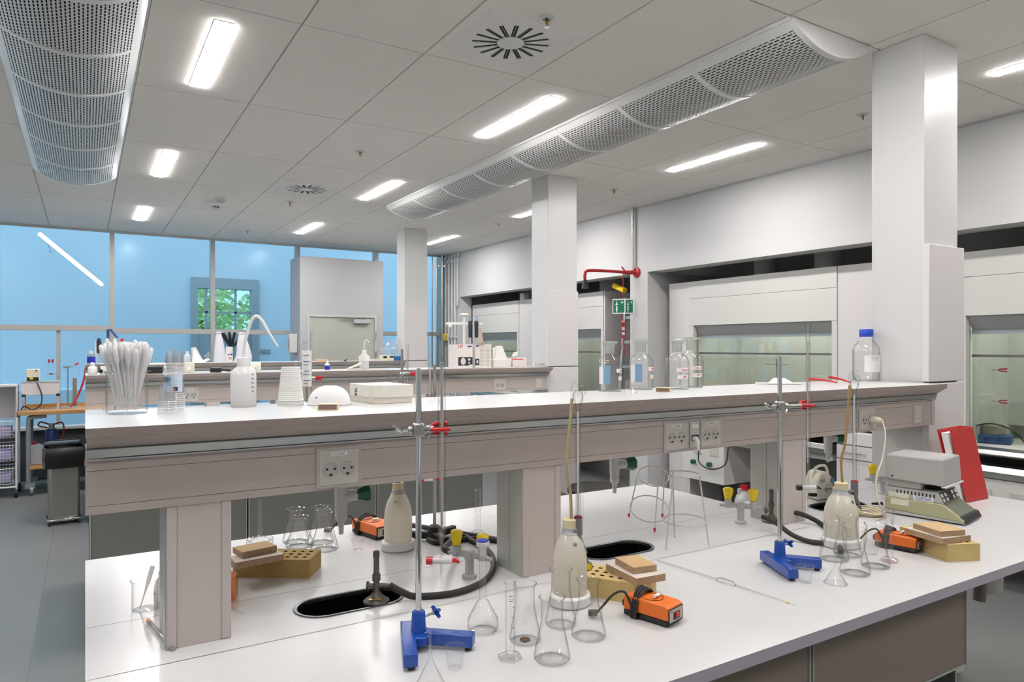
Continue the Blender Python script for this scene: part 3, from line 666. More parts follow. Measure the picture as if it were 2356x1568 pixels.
# service ducts above the hoods
for k, (y, r, lab) in enumerate(((4.35,0.10,'round grey exhaust duct above the wide fume hood, near its left end'),(3.7,0.11,'round grey exhaust duct above the wide fume hood, near its right end'),(8.4,0.10,'round grey duct above the far fume hood'),(7.7,0.14,'wide grey duct behind the middle pillar above the far hood'),(6.6,0.14,'grey exhaust duct above the hood beside the ladder'),(2.0,0.11,'grey exhaust duct at the picture edge above the hood'))):
    t = thing('exhaust_duct', lab, 'duct', (5.45, y, 0), group='exhaust ducts above the hoods')
    obj('pipe', MB().cyl((0,0,2.19),(0,0,2.95),r,20), duct_grey, t); obj('collar', MB().lathe([(r+0.012,2.19),(r+0.012,2.23)],20), duct_grey, t)
# ------------------------------------------------- what stands in the hoods
def clamp_stand(loc, label, h=0.62, arms=((0.36,0.12),(0.18,0.12)), red=True):
    t = thing('retort_stand', label, 'stand', loc, group='stands inside the hoods')
    obj('base', MB().box(-0.06,0.06,-0.09,0.09,0,0.012), black_plastic, t); obj('rod', MB().cyl((0,0,0.012),(0,0,h),0.006,8), steel, t)
    for z, l in arms:
        a = obj('clamp_arm', MB().cyl((0,0.03,z),(0,-l,z),0.005,8).sphere((0,0,z),0.014,8), steel, t)
        if red: obj('clamp_jaw', MB().tube([(0,-l,z),(0.0,-l-0.02,z+0.008),(0.0,-l-0.055,z+0.010)],0.006,6).tube([(0,-l,z),(0.0,-l-0.02,z-0.008),(0.0,-l-0.055,z-0.010)],0.006,6), red_plastic, a)
    return t
p = atX(1787, 900, 5.55); clamp_stand((5.55, p.y, B), 'grey stand with a crossed clamp rod inside the wide hood', 0.55, ((0.50,0.13),(0.50,-0.12)), False)
p = atX(2226, 900, 5.45); clamp_stand((5.45, p.y, B), 'stand with two red clamp jaws inside the hood at the picture edge', 0.62, ((0.50,0.20),(0.28,0.20)))
p = atX(2285, 1015, 5.35)
t = thing('hotplate', 'blue magnetic hotplate inside the hood at the picture edge', 'hotplate', (5.35, p.y, B), 0.3)
obj('housing', MB().box(-0.08,0.08,-0.11,0.08,0.004,0.06), mat('hotplate_blue', (60,104,168), 0.4), t, 0.006); obj('plate', MB().lathe([(0.07,0.06),(0.075,0.064),(0.075,0.12),(0.07,0.125)],24), mat('hotplate_top', (166,158,142), 0.5), t)
for dy in (-0.05, 0.03): obj('knob', MB().cyl((-0.08,dy,0.03),(-0.10,dy,0.03),0.014,10), ink_blue, t)
obj('cord', MB().tube(spline([(-0.06,0.09,0.05),(-0.09,0.12,0.10),(-0.1,0.0,0.14),(-0.09,-0.12,0.10),(-0.11,-0.2,0.01)],6),0.005,6), black_rubber, t)
# ================================================================ things on the nearest bench
def onshelf(x, Y, k=0): p = atY(x, 798, Y + DY*k); return Vector((p.x, Y + DY*k, S))
def flask(loc, R, H, rn, label, stain=False, patch=None, cat='flask', name='erlenmeyer_flask', group='conical glass flasks'):
    t = thing(name, label, cat, loc, group=group); hs = H*0.60
    prof = [(R*0.55,0.002),(R*0.9,0.001),(R,0.006),(R*0.985,0.014)] + [(R*0.985+(rn*0.86-R*0.985)*f, 0.014+(hs-0.014)*f) for f in (0.25,0.5,0.75,0.92)] + [(rn*0.84,hs+0.006),(rn*0.83,hs+0.02),(rn*0.83,H-0.012),(rn*0.9,H-0.004),(rn,H)]
    obj('body', MB().lathe(prof, 32, cap0=False, cap1=False), clear, t)
    obj('base', MB().lathe([(R*0.95,0.0008),(R*0.7,0.0012),(R*0.4,0.003),(0.0005,0.004)], 28, cap0=False, cap1=False), clear_edge, t)
    m = MB(); ring = [(rn*cos(2*pi*i/32), rn*sin(2*pi*i/32), H) for i in range(33)]; m.tube(ring, 0.0014, 8, False); obj('rim', m, clear_edge, t)
    if stain: obj('stain', MB().lathe([(R*0.34,0.0035),(R*0.30,0.005),(R*0.12,0.006),(0.001,0.006)], 20, cap0=False), mat('brown_residue', (92,62,34), 0.7), t)
    if patch:
        a0, z0, s_ = patch; m = MB(); n = 14; zc = z0
        def wallp(da, dz):
            z = zc+dz; f = (z-0.014)/(hs-0.014); r = R*0.985+(rn*0.86-R*0.985)*f+0.0004; return (r*cos(a0+da/r), r*sin(a0+da/r), z)
        m.add([wallp(s_*cos(2*pi*i/n), s_*sin(2*pi*i/n)*1.2) for i in range(n)], [tuple(range(n))]); obj('matt_patch', m, mat('matt_patch', (200,200,198), 0.9), t)
    return t
def FL(x, yb, yt, rb, rn, label, **k):
    p = at(x, yb, B); q = pxm(p); return flask(p, rb/q, (yb-yt)/q, rn/q, label, **k)
FL(1208, 1473, 1341, 36, 26.4, 'conical flask with a brown stain inside beside the blue-marked cylinder', stain=True)
FL(1270, 1516, 1372, 42, 30, 'frontmost conical flask with a grey oval patch', patch=(-0.55, 0.05, 0.006))
FL(1290, 1436, 1307, 36, 26.5, 'conical flask standing right in front of the tall white siphon bottle')
FL(1354, 1463, 1332, 40, 27, 'conical flask nearest the front orange pump')
FL(1919, 1286, 1200, 32, 22, 'conical flask at the left of the right-hand cluster, behind the upturned funnel')
FL(1950, 1276, 1188, 30, 23, 'conical flask farthest back in the cluster, before the cream siphon bottle')
FL(1967, 1318, 1215, 33, 23.5, 'conical flask at the front of the right-hand cluster')
FL(2014, 1302, 1205, 31, 23.5, 'conical flask touching the blue-marked cylinder beside the right orange pump')
FL(681, 1246, 1169.6, 30, 20, 'conical flask at the back left of the four behind the perforated brick')
FL(690, 1257, 1188, 32, 20, 'lowest conical flask at the front left of the four behind the brick')
FL(738, 1248, 1164, 30, 20, 'conical flask at the back right of the four, near the white tap nozzle')
FL(747, 1264, 1175, 31, 20.5, 'conical flask at the front right of the four, beside the white tap nozzle')
def volumetric(x, yb, yt, R, rn, zneck, label, stop=True, up=0):
    p = at(x, yb, B); q = pxm(p); R /= q; rn /= q; H = (yb-yt)/q; zn = (yb-zneck)/q
    t = thing('volumetric_flask', label, 'flask', p, group='volumetric flasks')
    obj('body', MB().lathe([(R*0.7,0.001),(R*0.93,0.004),(R,0.012),(R*0.97,0.03),(R*0.8,zn*0.55),(R*0.52,zn*0.80),(rn*1.6,zn*0.95),(rn,zn),(rn,H-0.02 if stop else H-0.003),(rn*1.25,H-0.006 if stop else H)], 32, cap0=False, cap1=False), clear, t)
    obj('base', MB().lathe([(R*0.9,0.0008),(R*0.4,0.004),(0.0005,0.006)], 28, cap0=False, cap1=False), clear_edge, t)
    obj('neck_mark', MB().tube([(rn*1.02*cos(2*pi*i/20), rn*1.02*sin(2*pi*i/20), zn+(H-zn)*0.35) for i in range(21)], 0.0004, 5, False), ink_grey, t)
    if stop:
        s_ = obj('stopper', MB().lathe([(rn*0.9,H-0.022),(rn*1.15,H),(rn*2.2,H+0.002),(rn*2.2,H+0.009),(rn*2.0,H+0.012)], 6), milky, t)
        obj('stopper_cap', MB().lathe([(rn*1.9,H+0.012),(rn*1.85,H+0.0145)], 6), ink_blue, s_)
    return t
volumetric(1111, 1450, 1256, 36, 8, 1377, 'volumetric flask with a blue-capped white stopper behind the front stand base')
volumetric(598, 1258, 1150, 30, 5.6, 1232, 'volumetric flask standing behind the perforated brick, only its neck clear', stop=False)
def cylinder(x, yb, yt, r, rf, label, ink=ink_blue):
    p = at(x, yb, B); q = pxm(p); r /= q; rf /= q; H = (yb-yt)/q
    t = thing('measuring_cylinder', label, 'cylinder', p, 0.25, group='glass measuring cylinders')
    obj('tube', MB().lathe([(r*0.9,0.012),(r,0.016),(r,H-0.003),(r*1.2,H)], 24, cap0=False, cap1=False), clear, t)
    obj('foot', MB().lathe([(rf,0.0005),(rf,0.006),(rf*0.75,0.010),(r*0.95,0.014)], 6, cap1=False), clear_edge, t, 0.001)
    obj('rim', MB().tube([(r*1.2*cos(2*pi*i/24), r*1.2*sin(2*pi*i/24), H) for i in range(25)], 0.0009, 6, False), clear_edge, t)
    m = MB(); a0 = -2.1; rr = r+0.0003
    for k in range(26):
        z = 0.028+k*(H-0.05)/26; w_ = 0.0032 if k % 5 == 0 else 0.0018
        m.add([(rr*cos(a0-d/rr), rr*sin(a0-d/rr), z+e) for d, e in ((0,0),(w_,0),(w_,0.0005),(0,0.0005))], [(0,1,2,3)])
    m.add([(rr*cos(a0+d), rr*sin(a0+d), H-0.028+e) for d, e in ((-0.5,0),(0.5,0),(0.5,0.0012),(-0.5,0.0012))], [(0,1,2,3)]); m.add([(rr*cos(a0+d), rr*sin(a0+d), H-0.038+e) for d, e in ((-0.5,0),(0.5,0),(0.5,0.0012),(-0.5,0.0012))], [(0,1,2,3)])
    obj('scale_marks', m, ink, t)
    for k in range(1, 6):
        z = 0.028+k*5*(H-0.05)/26-0.003
        if z < H-0.05: lettering(str(k*5), ink, t, Matrix.Translation((rr*cos(a0+0.45), rr*sin(a0+0.45), z)) @ Matrix.Rotation(a0+0.45+pi/2, 4, 'Z') @ Matrix.Rotation(pi/2, 4, 'X'), 0.0042, name='numeral')
    lettering('25 : 1 ml', ink, t, Matrix.Translation((rr*cos(a0), rr*sin(a0), H-0.033)) @ Matrix.Rotation(a0+pi/2, 4, 'Z') @ Matrix.Rotation(pi/2, 4, 'X'), 0.003)
    return t
cylinder(1173.6, 1514.5, 1338.5, 10.5, 29, 'glass measuring cylinder with blue scale at the front of the bench')
cylinder(2046, 1291, 1173, 8.5, 20, 'glass measuring cylinder with blue scale before the right orange pump')
cylinder(1100, 1228, 1126, 6.5, 17, 'slim measuring cylinder with a brown mark by the second shelf leg', mat('ink_brown', (140,70,56), 0.8))
def funnel(x, yb, yap, yt, rb, rs, label):
    p = at(x, yb, B); q = pxm(p); rb /= q; rs /= q; ha = (yb-yap)/q; H = (yb-yt)/q
    t = thing('glass_funnel', label, 'funnel', p, group='upturned glass funnels')
    obj('cone', MB().lathe([(rb,0.0005),(rb*0.98,0.003),(rs*1.6,ha*0.95),(rs,ha*1.08),(rs*0.9,H)], 32, cap0=False, cap1=False), clear, t)
    obj('rim', MB().tube([(rb*cos(2*pi*i/32), rb*sin(2*pi*i/32), 0.0015) for i in range(33)], 0.0011, 6, False), clear_edge, t)
    obj('stem_core', MB().lathe([(rs*0.55,ha*1.05),(rs*0.5,H)], 12, cap0=False, cap1=False), clear_edge, t)
funnel(990, 1590, 1517, 1451, 42, 4.4, 'upturned glass funnel at the bottom edge beside the front blue base')
funnel(1922, 1341, 1304, 1244, 24.5, 2.6, 'upturned glass funnel before the right-hand flasks')
def cup(loc, r0, r1, H, label, group='clear plastic cups', inv=False, name='plastic_cup'):
    t = thing(name, label, 'cup', loc, group=group)
    pr = [(r0,0.0008),(r0+(r1-r0)*0.95,H*0.97),(r1*1.03,H)] if not inv else [(r0,0.0005),(r0*0.97,H*0.04),(r1,H*0.98),(r1*0.95,H)]
    obj('wall', MB().lathe(pr, 28, cap0=False, cap1=False), pet, t)
    obj('bottom', MB().lathe([(r0*0.98,0.001),(0.0005,0.002)] if not inv else [(r1,H*0.99),(0.0005,H*0.985)], 24, cap0=False, cap1=False), pet, t)
    rr, zz = (r1*1.03, H) if not inv else (r0, 0.0012)
    obj('rim', MB().tube([(rr*cos(2*pi*i/28), rr*sin(2*pi*i/28), zz) for i in range(29)], 0.0007, 6, False), pet, t)
def CUP(x, yb, yt, r0, r1, label):
    p = at(x, yb, B); q = pxm(p); cup(p, r0/q, r1/q, (yb-yt)/q, label)
CUP(1047, 1535, 1486, 16, 23.5, 'small clear cup in front of the front blue stand base')
CUP(1374, 1424, 1376, 12, 16, 'small clear cup hidden among the front flasks by the pump plug')
CUP(1853, 1340, 1301, 12.5, 19, 'small clear cup before the right-hand blue stand base')
CUP(2007, 1275, 1240, 10, 13.5, 'small clear cup behind the cluster of right-hand flasks')
CUP(823, 1264, 1240, 10, 14, 'small clear cup before the left orange pump')

# ------------------------------------------------- burette stands
def bar(m, a, b, w, h0, h1, taper=1.0):
    a, b = Vector((*a, 0)), Vector((*b, 0)); d = (b-a).normalized(); n = Vector((-d.y, d.x, 0))*w/2
    q = [a-n, a+n, b+n*taper, b-n*taper]
    return m.add([(p.x,p.y,h0) for p in q]+[(p.x,p.y,h1) for p in q], [(0,1,2,3),(7,6,5,4),(0,4,5,1),(1,5,6,2),(2,6,7,3),(3,7,4,0)])
def retort(boss, ends, ztop, label, screw):
    p0 = at(*boss, B); t = thing('burette_stand', label, 'stand', p0, group='blue based burette stands')
    L = [(at(*e, B)-p0) for e in ends]
    q = pxm(p0)
    m = MB(); bar(m, L[0][:2], L[1][:2], 0.030, 0.008, 0.036); obj('base_bar', m, blue_paint, t, 0.003)
    m = MB(); bar(m, (L[2]*0.12)[:2], L[2][:2], 0.030, 0.008, 0.036); obj('base_bar', m, blue_paint, t, 0.003)
    mid = (L[0]+L[1])*0.5 if False else L[0]*0.55+L[1]*0.45
    m = MB(); m.prism([(0.034*cos(a), 0.034*sin(a)) for a in [2*pi*i/10 for i in range(10)]], 0.014, 0.030); bar(m, (0,0), (L[0]*0.6)[:2], 0.045, 0.012, 0.032); bar(m, (0,0), (L[1]*0.3)[:2], 0.045, 0.012, 0.032); obj('web', m, blue_paint, t, 0.003)
    obj('boss', MB().lathe([(0.019,0.03),(0.017,0.036),(0.0145,0.075),(0.013,0.077)], 20), blue_paint, t)
    d = Vector((cos(screw), sin(screw), 0.12)); z = Vector((0,0,0.058))
    s_ = obj('thumb_screw', MB().cyl(z+d*0.01, z+d*0.045, 0.003, 8), steel, t)
    nn = Vector((-d.y, d.x, 0)).normalized()
    obj('wing', MB().tube([z+d*0.046-nn*0.014+Vector((0,0,-0.008)), z+d*0.046, z+d*0.046+nn*0.014+Vector((0,0,0.008))], [0.004,0.006,0.004], 8).tube([z+d*0.046-nn*0.014+Vector((0,0,0.008)), z+d*0.046, z+d*0.046+nn*0.014+Vector((0,0,-0.008))], [0.004,0.006,0.004], 8), blue_paint, s_)
    for e in ends: obj('foot', MB().lathe([(0.008,0),(0.008,0.009)], 10, tuple(((at(*e, B)-p0)*0.9)[:2])+(0,)), black_rubber, t)
    obj('rod', MB().cyl((0,0,0.076),(0,0,ztop-B-0.004),0.0066,16).cyl((0,0,ztop-B-0.004),(0,0,ztop-B),0.0045,12), chrome, t)
    return p0
rA = retort((963,1484), ((936,1462),(945,1545),(1090,1494)), 1.513, 'burette stand with a glossy blue base at the front of the bench', 0.15)
rB = retort((1794,1303), ((1758,1292),(1826,1338),(1890,1312)), 1.532, 'burette stand with a blue base before the right-hand flasks', 0.1)
def clamp(rod, z, tip, label):
    t = thing('burette_clamp', label, 'clamp', (rod.x, rod.y, z), group='silver clamps with red jaws')
    d = Vector((tip.x-rod.x, tip.y-rod.y, 0)); L = d.length; d.normalize(); n = Vector((-d.y, d.x, 0)); Z = Vector((0,0,1))
    obj('boss_head', MB().cbox((0,0,0),(0.024,0.024,0.030), atan2(d.y,d.x)).cyl(-d*0.012,-d*0.024,0.008,10), steel, t, 0.004)
    obj('thumb_screw', MB().cyl(-d*0.024,-d*0.036,0.004,8).tube([-d*0.036-n*0.0-Z*0.004,-d*0.044+Z*0.002,-d*0.056+Z*0.010],[0.003,0.0055,0.003],8), chrome, t)
    obj('arm', MB().cyl(d*0.010,d*(L-0.026),0.006,10).sphere(tuple(d*0.022),0.010,10).sphere(tuple(d*0.03),0.008,10), steel, t)
    obj('wing_nut', MB().tube([d*0.020-Z*0.018-n*0.004,d*0.024-Z*0.01,d*0.03-Z*0.004],[0.003,0.004,0.004],8), chrome, t)
    for sz, nn in ((1,-1),(-1,-1),(0,1)):
        s_ = -nn
        p = [d*(L-0.028), d*(L-0.018)+n*s_*0.010+Z*sz*0.008, d*L+n*s_*0.0125+Z*sz*0.011, d*(L+0.016)+n*s_*0.009+Z*sz*0.011]
        obj('jaw', MB().tube(spline(p,5), 0.0048, 10), red_plastic, t)
def burette(p, z0, z1, zs, r, label, knob=red_plastic, col=None, flare=True, alab=0.0):
    """p: xy, z0 tip, z1 top, zs stopcock height"""
    t = thing('burette', label, 'burette', (p.x, p.y, z0), group='glass burettes'); h = z1-z0; s_ = zs-z0
    pr = [(0.0012,0.0),(0.0018,0.02),(0.0030,s_*0.75),(0.0034,s_),(0.0036,s_+0.03),(0.0042,s_+0.042),(r*0.98,s_+0.058),(r,s_+0.075),(r,h-0.02)] + ([(r*1.35,h)] if flare else [(r,h)])
    obj('tube', MB().lathe(pr, 24, cap0=False, cap1=False), thin_glass, t)
    obj('bore', MB().lathe([(0.0012,s_+0.03),(r*0.62,s_+0.06),(r*0.62,h-0.012)], 16, cap0=False, cap1=False), clear_edge, t)
    fv_ = Vector((FW[0],FW[1],0)); obj('stripe', MB().cyl(fv_*r*0.5+Vector((0,0,s_+0.075)), fv_*r*0.5+Vector((0,0,h-0.06)), r*0.34, 6), MATS.get('stripe_white') or mat('stripe_white', (214,212,212), 0.6), t)
    st = obj('stopcock', MB().cyl((-0.020*cos(-YAW),-0.020*sin(-YAW),s_),(0.024*cos(-YAW),0.024*sin(-YAW),s_),0.0068,14), milky, t)
    dv = Vector((cos(-YAW), sin(-YAW), 0))
    obj('stopcock_nut', MB().cyl(Vector((0,0,s_))-dv*0.020, Vector((0,0,s_))-dv*0.034, 0.0088, 10), knob, st)
    obj('stopcock_key', MB().tube([Vector((0,0,s_))+dv*0.024, Vector((0,0,s_+0.001))+dv*0.030, Vector((0,0,s_-0.004))+dv*0.040], [0.006,0.005,0.003], 8), knob, st)
    m = MB(); z = s_+0.085; k = 0; rr = r+0.0003; a0 = -YAW-pi/2+0.35
    while z < h-0.05:
        w_ = 1.5 if k % 10 == 0 else (0.9 if k % 5 == 0 else 0.5)
        m.add([(rr*cos(a0-d), rr*sin(a0-d), z+e) for d, e in ((0,0),(w_,0),(w_,0.0007),(0,0.0007))], [(0,1,2,3)]); z += 0.0045; k += 1
    obj('scale_marks', m, col or ink_grey, t, smooth=0)
    return t
def frontof(x, Y): return atY(x, 798, Y)
pA = frontof(1016, rA.y-0.012); zA = lambda y, p: EYE-(y-HYP)/pxm(p)
pA.z = 0; burette(pA, zA(1356,pA), zA(770,pA), zA(1289,pA), 0.0088, 'tall burette with a red stopcock held by the front stand')
clamp(Vector((rA.x,rA.y,0)), zA(988,rA), pA, 'silver clamp with red jaws on the front stand')
pB_ = frontof(1859, rB.y-0.02); burette(pB_, zA(1182,pB_), zA(744,pB_), zA(1121,pB_), 0.0064, 'burette with amber markings and a black stopcock on the right-hand stand', black_plastic, mat('ink_amber', (176,120,40), 0.8))
clamp(Vector((rB.x,rB.y,0)), zA(934,rB), pB_, 'silver clamp with red jaws on the right-hand stand')
# third burette behind the shelf, with its black tripod stand
p0 = at(1000, 1240, B); t = thing('tripod_stand', 'black cast iron stand base lying behind the front burette', 'stand', p0)
for a in (2.75, 0.35, -1.6):
    m = MB(); bar(m, (0.012*cos(a),0.012*sin(a)), (0.10*cos(a),0.10*sin(a)), 0.034, 0.006, 0.030, 0.6); obj('base_arm', m, black_rubber, t, 0.005)
obj('boss', MB().lathe([(0.03,0.01),(0.022,0.045),(0.014,0.05)],14), black_rubber, t)
obj('rod', MB().cyl((0,0,0.045),(0,0,0.60),0.006,10), steel, t)
pC = frontof(989, 2.36); burette(pC, zA(1143,pC), zA(765,pC), zA(1102,pC), 0.0085, 'thick burette rising behind the white shelf beside the front burette')
q0 = Vector((p0.x, p0.y, 0)); clamp(q0, 1.36, pC, 'clamp on the black tripod stand behind the shelf')

# ------------------------------------------------- bottle with automatic burette
def siphon(x, yb, ycap, rpx, blk, ytop, xt, label, hose_mat, liq=None, zhead=None):
    p = at(x, yb, B); q = pxm(p); H = (yb-ycap)/q; R = rpx/q
    t = thing('siphon_burette', label, 'bottle', p, group='white bottles with automatic burettes')
    hb = 0.030
    obj('base_block', MB().prism([(R*1.25*cos(a)*1.0, R*1.15*sin(a)) for a in [2*pi*(i+0.5)/12 for i in range(12)]], 0, hb), white_plastic, t, 0.006)
    neck = H-0.028
    obj('bottle', MB().lathe([(R*0.9,hb-0.004),(R,hb+0.006),(R,hb+(neck-hb)*0.45),(R*0.95,hb+(neck-hb)*0.62),(R*0.78,hb+(neck-hb)*0.80),(R*0.5,hb+(neck-hb)*0.95),(R*0.36,neck),(R*0.36,neck+0.012)], 32, cap0=False, cap1=False), creamy, t)
    obj('cap', MB().lathe([(R*0.36,neck+0.006),(R*0.40,neck+0.007),(R*0.40,H),(R*0.34,H+0.002)], 12), mat('cap_cream', (226,212,170), 0.5), t)
    obj('collar', MB().lathe([(R*0.52,neck-0.006),(R*0.44,neck),(R*0.44,neck+0.008),(R*0.38,neck+0.009)], 20), alu_soft, t)
    # holder for the burette, on the camera's right of the neck
    rv = Vector((RT[0], RT[1], 0)); fv = Vector((FW[0], FW[1], 0)); hx = rv*((xt-x)/q)
    grey = MATS.get('cast_grey') or mat('cast_grey', (122,122,124), 0.5, 0.2)
    hd = obj('burette_holder', MB().cyl(hx+Vector((0,0,neck-0.012)), hx+Vector((0,0,H+0.004)), 0.0115, 14).tube(spline([Vector((0,0,neck))-fv*R*0.3, hx*0.6-fv*0.012+Vector((0,0,neck+0.002)), hx+Vector((0,0,neck))],5), 0.006, 8), grey, t)
    obj('lever', MB().tube(spline([hx+Vector((0,0,neck-0.008))-fv*0.008, hx+rv*0.008+Vector((0,0,neck-0.03)), hx+rv*0.022+Vector((0,0,neck-0.06))],5), [0.006]*6+[0.005]*4+[0.003], 8), grey, hd)
    obj('thumb_nut', MB().sphere(tuple(hx*0.45-fv*R*0.6+Vector((0,0,neck-0.030))), 0.007, 10), grey, hd)
    obj('rubber_ring', MB().lathe([(0.0105,H+0.004),(0.010,H+0.008),(0.006,H+0.009)], 14, tuple(hx)), red_plastic if liq else mat('dark_red_rubber', (120,30,34), 0.6), hd)
    if x == 1311: obj('lever_end', MB().tube([hx+rv*0.012+Vector((0,0,neck-0.05)), hx+rv*0.024+fv*0.004+Vector((0,0,neck-0.085))],0.005,8).cyl(hx+rv*0.026-fv*0.006+Vector((0,0,neck-0.092)), hx+rv*0.026+fv*0.004+Vector((0,0,neck-0.092)),0.0115,16), grey, hd); obj('yellow_disc', MB().cyl(hx+rv*0.026-fv*0.0075+Vector((0,0,neck-0.092)), hx+rv*0.026-fv*0.006+Vector((0,0,neck-0.092)),0.0085,16), yellow_plastic, hd)
    # the glass: bulb at the head, scale tube, overflow
    zt = (yb-ytop)/q; rt_ = 0.0062; m = MB()
    m.lathe([(rt_*0.8,H+0.006),(rt_,H+0.012),(rt_,zt-0.045),(rt_*1.1,zt-0.042),(0.0125,zt-0.030),(0.0135,zt-0.022),(0.012,zt-0.012),(0.006,zt-0.004),(0.003,zt)], 20, tuple(hx), cap0=False)
    obj('burette_tube', m, thin_glass, t)
    obj('white_stripe', MB().cyl(hx+fv*0.003+Vector((0,0,H+0.01)), hx+fv*0.003+Vector((0,0,zt-0.06)), 0.0026, 8), mat('schellbach_white', (232,232,235), 0.5), t)
    obj('overflow', MB().tube(spline([hx+Vector((0,0,zt-0.006)), hx+rv*0.010+Vector((0,0,zt+0.006)), hx+rv*0.017+Vector((0,0,zt-0.004)), hx+rv*0.018+Vector((0,0,zt-0.016))],5), 0.0028, 8), thin_glass, t)
    obj('side_tube', MB().tube([hx+rv*0.011+Vector((0,0,H+0.002)), hx+rv*0.010+Vector((0,0,H+(zt-H)*0.28))], 0.0034, 8), clear_edge, t)
    hh = (zhead or 0.0); g0 = hx-rv*0.016
    obj('siphon_tube', MB().tube(spline([hx+Vector((0,0,zt-0.02)), hx+Vector((0,0,zt+0.008)), hx-rv*0.008+Vector((0,0,zt+0.017)), g0+Vector((0,0,zt+0.006)), g0+Vector((0,0,zt-0.028))],6), 0.0028, 8), thin_glass, t)
    c0 = rv*0.004+Vector((0,0,H))
    obj('hose', MB().tube(spline([g0+Vector((0,0,zt-0.026)), g0-rv*0.003+Vector((0,0,zt-0.07)), g0-rv*0.014+Vector((0,0,H+(zt-H)*0.40)), c0-rv*0.003+Vector((0,0,H*0.0+ (zt-H)*0.22)), c0],7), 0.0042, 10), hose_mat, t)
    return t
hose_tan = glass('hose_tan', tint=(214,190,130), edge=(190,160,100), haze=0.8, haze_rgb=(206,180,124), rough=0.3)
hose_pale = glass('hose_pale', tint=(220,208,170), edge=(190,178,140), haze=0.7, haze_rgb=(214,202,166), rough=0.3)
siphon(1311, 1388, 1194, 40, None, 893, 1322+8, 'siphon burette bottle in front of the cup sink, before the second brick', hose_pale)
siphon(916, 1262, 1110, 32, None, 869, 912, 'siphon burette bottle beside the left orange pump, its tube passing behind the shelf', hose_pale)
siphon(1935, 1254, 1110, 37, None, 868, 1966, 'siphon burette bottle with a tan hose before the balance', hose_tan, liq=True)
# ------------------------------------------------- bricks with boards
brick_tan = mat('brick_yellow_clay', (176,148,92), 0.9, noise=0.22, nscale=22, bump=0.5, bscale=140)
brick_pale = mat('brick_pale_clay', (206,182,122), 0.9, noise=0.18, nscale=22, bump=0.4, bscale=140)
chip = mat('chipboard_edge', (190,160,128), 0.9, noise=0.5, nscale=130, bump=0.6, bscale=260)
board_top = mat('board_face_tan', (200,168,124), 0.75, noise=0.08, nscale=12)
board_pale = mat('board_face_pale', (214,204,192), 0.75, noise=0.05, nscale=12)
hole_dark = mat('brick_hole', (66,46,24), 0.95)
def brick(corner, ang, label, m_, L=0.222, W=0.108, Hh=0.053, first=0):
    """corner: near corner, ang: direction of the long side; 3 rows of square holes through the top"""
    corner = (corner[0]+W*sin(ang), corner[1]-W*cos(ang))        # the short side runs to the right of the long one
    t = thing('perforated_brick', label, 'brick', (corner[0], corner[1], B), ang, group='yellow perforated bricks'); nx, ny, hs = 8, 3, 0.0112
    m = MB(); xs_ = [0.0]; ys_ = [0.0]
    for i in range(nx): c = 0.022+(L-0.044)*i/(nx-1); xs_ += [c-hs/2, c+hs/2]
    for j in range(ny): c = 0.026+(W-0.052)*j/(ny-1); ys_ += [c-hs/2, c+hs/2]
    xs_.append(L); ys_.append(W); nX, nY = len(xs_), len(ys_)
    v = [(x, y, Hh) for y in ys_ for x in xs_]; f = []
    hole = lambda i, j: i % 2 == 1 and j % 2 == 1
    for j in range(nY-1):
        for i in range(nX-1):
            if not hole(i, j): f.append((j*nX+i, j*nX+i+1, (j+1)*nX+i+1, (j+1)*nX+i))
    m.add(v, f); m.add([(0,0,0),(L,0,0),(L,W,0),(0,W,0),(0,0,Hh),(L,0,Hh),(L,W,Hh),(0,W,Hh)], [(0,3,2,1),(0,1,5,4),(1,2,6,5),(2,3,7,6),(3,0,4,7)])
    obj('body', m, m_, t, smooth=0)
    m = MB()
    for j in range(1, nY-1, 2):
        for i in range(1, nX-1, 2):
            x0, x1, y0, y1 = xs_[i], xs_[i+1], ys_[j], ys_[j+1]; z0 = 0.004
            m.add([(x0,y0,z0),(x1,y0,z0),(x1,y1,z0),(x0,y1,z0),(x0,y0,Hh),(x1,y0,Hh),(x1,y1,Hh),(x0,y1,Hh)], [(0,1,2,3),(0,4,5,1),(1,5,6,2),(2,6,7,3),(3,7,4,0)])
    obj('perforation', m, hole_dark, t, smooth=0)
def board(corner, ang, L, W, z0, th, label, top):
    t = thing('chipboard', label, 'board', (corner[0], corner[1], z0), ang, group='chipboard offcuts stacked on the bricks')
    obj('core', MB().box(0, L, 0, W, 0.0003, th-0.001), chip, t); obj('face', MB().box(0, L, 0, W, th-0.001, th), top, t)
Z1, Z2 = B+0.0533, B+0.0733
# front brick: near corner and directions measured from the photograph
R_ = radians
brick((1.215,1.339), R_(121), 'pale perforated brick behind the front orange pump, two boards on it', brick_pale)
board((1.196,1.352), R_(84), 0.135, 0.0, Z1, 0.02, '', board_pale) if False else None
def board3(a, b, c, z0, th, label, top):           # three top-face corners in the photograph
    P, Q, R3 = [at(*p, z0+th) for p in (a, b, c)]; u = P-Q; v = R3-Q; ang = atan2(v.y, v.x); L = v.length; n = Vector((-sin(ang), cos(ang), 0)); Wd = max(0.05, u.dot(n))
    board((Q.x, Q.y), ang, L, Wd, z0, th, label, top)
board3((1395,1295),(1465,1330),(1531.6,1318), Z1, 0.019, 'larger pale-faced chipboard on the brick behind the front orange pump', board_pale)
board3((1410,1282),(1457.6,1305),(1511,1298), Z1+0.0193, 0.017, 'small tan chipboard on top of the pile behind the front orange pump', board_top)
brick((0.546,2.0), R_(146.4), 'brown-yellow perforated brick behind the first shelf leg', brick_tan, W=0.108)
for th_ in t.children if False else (): pass
board3((528,1280),(540,1294),(653,1273), Z1, 0.019, 'larger pale-faced chipboard on the brick behind the first shelf leg', board_pale)
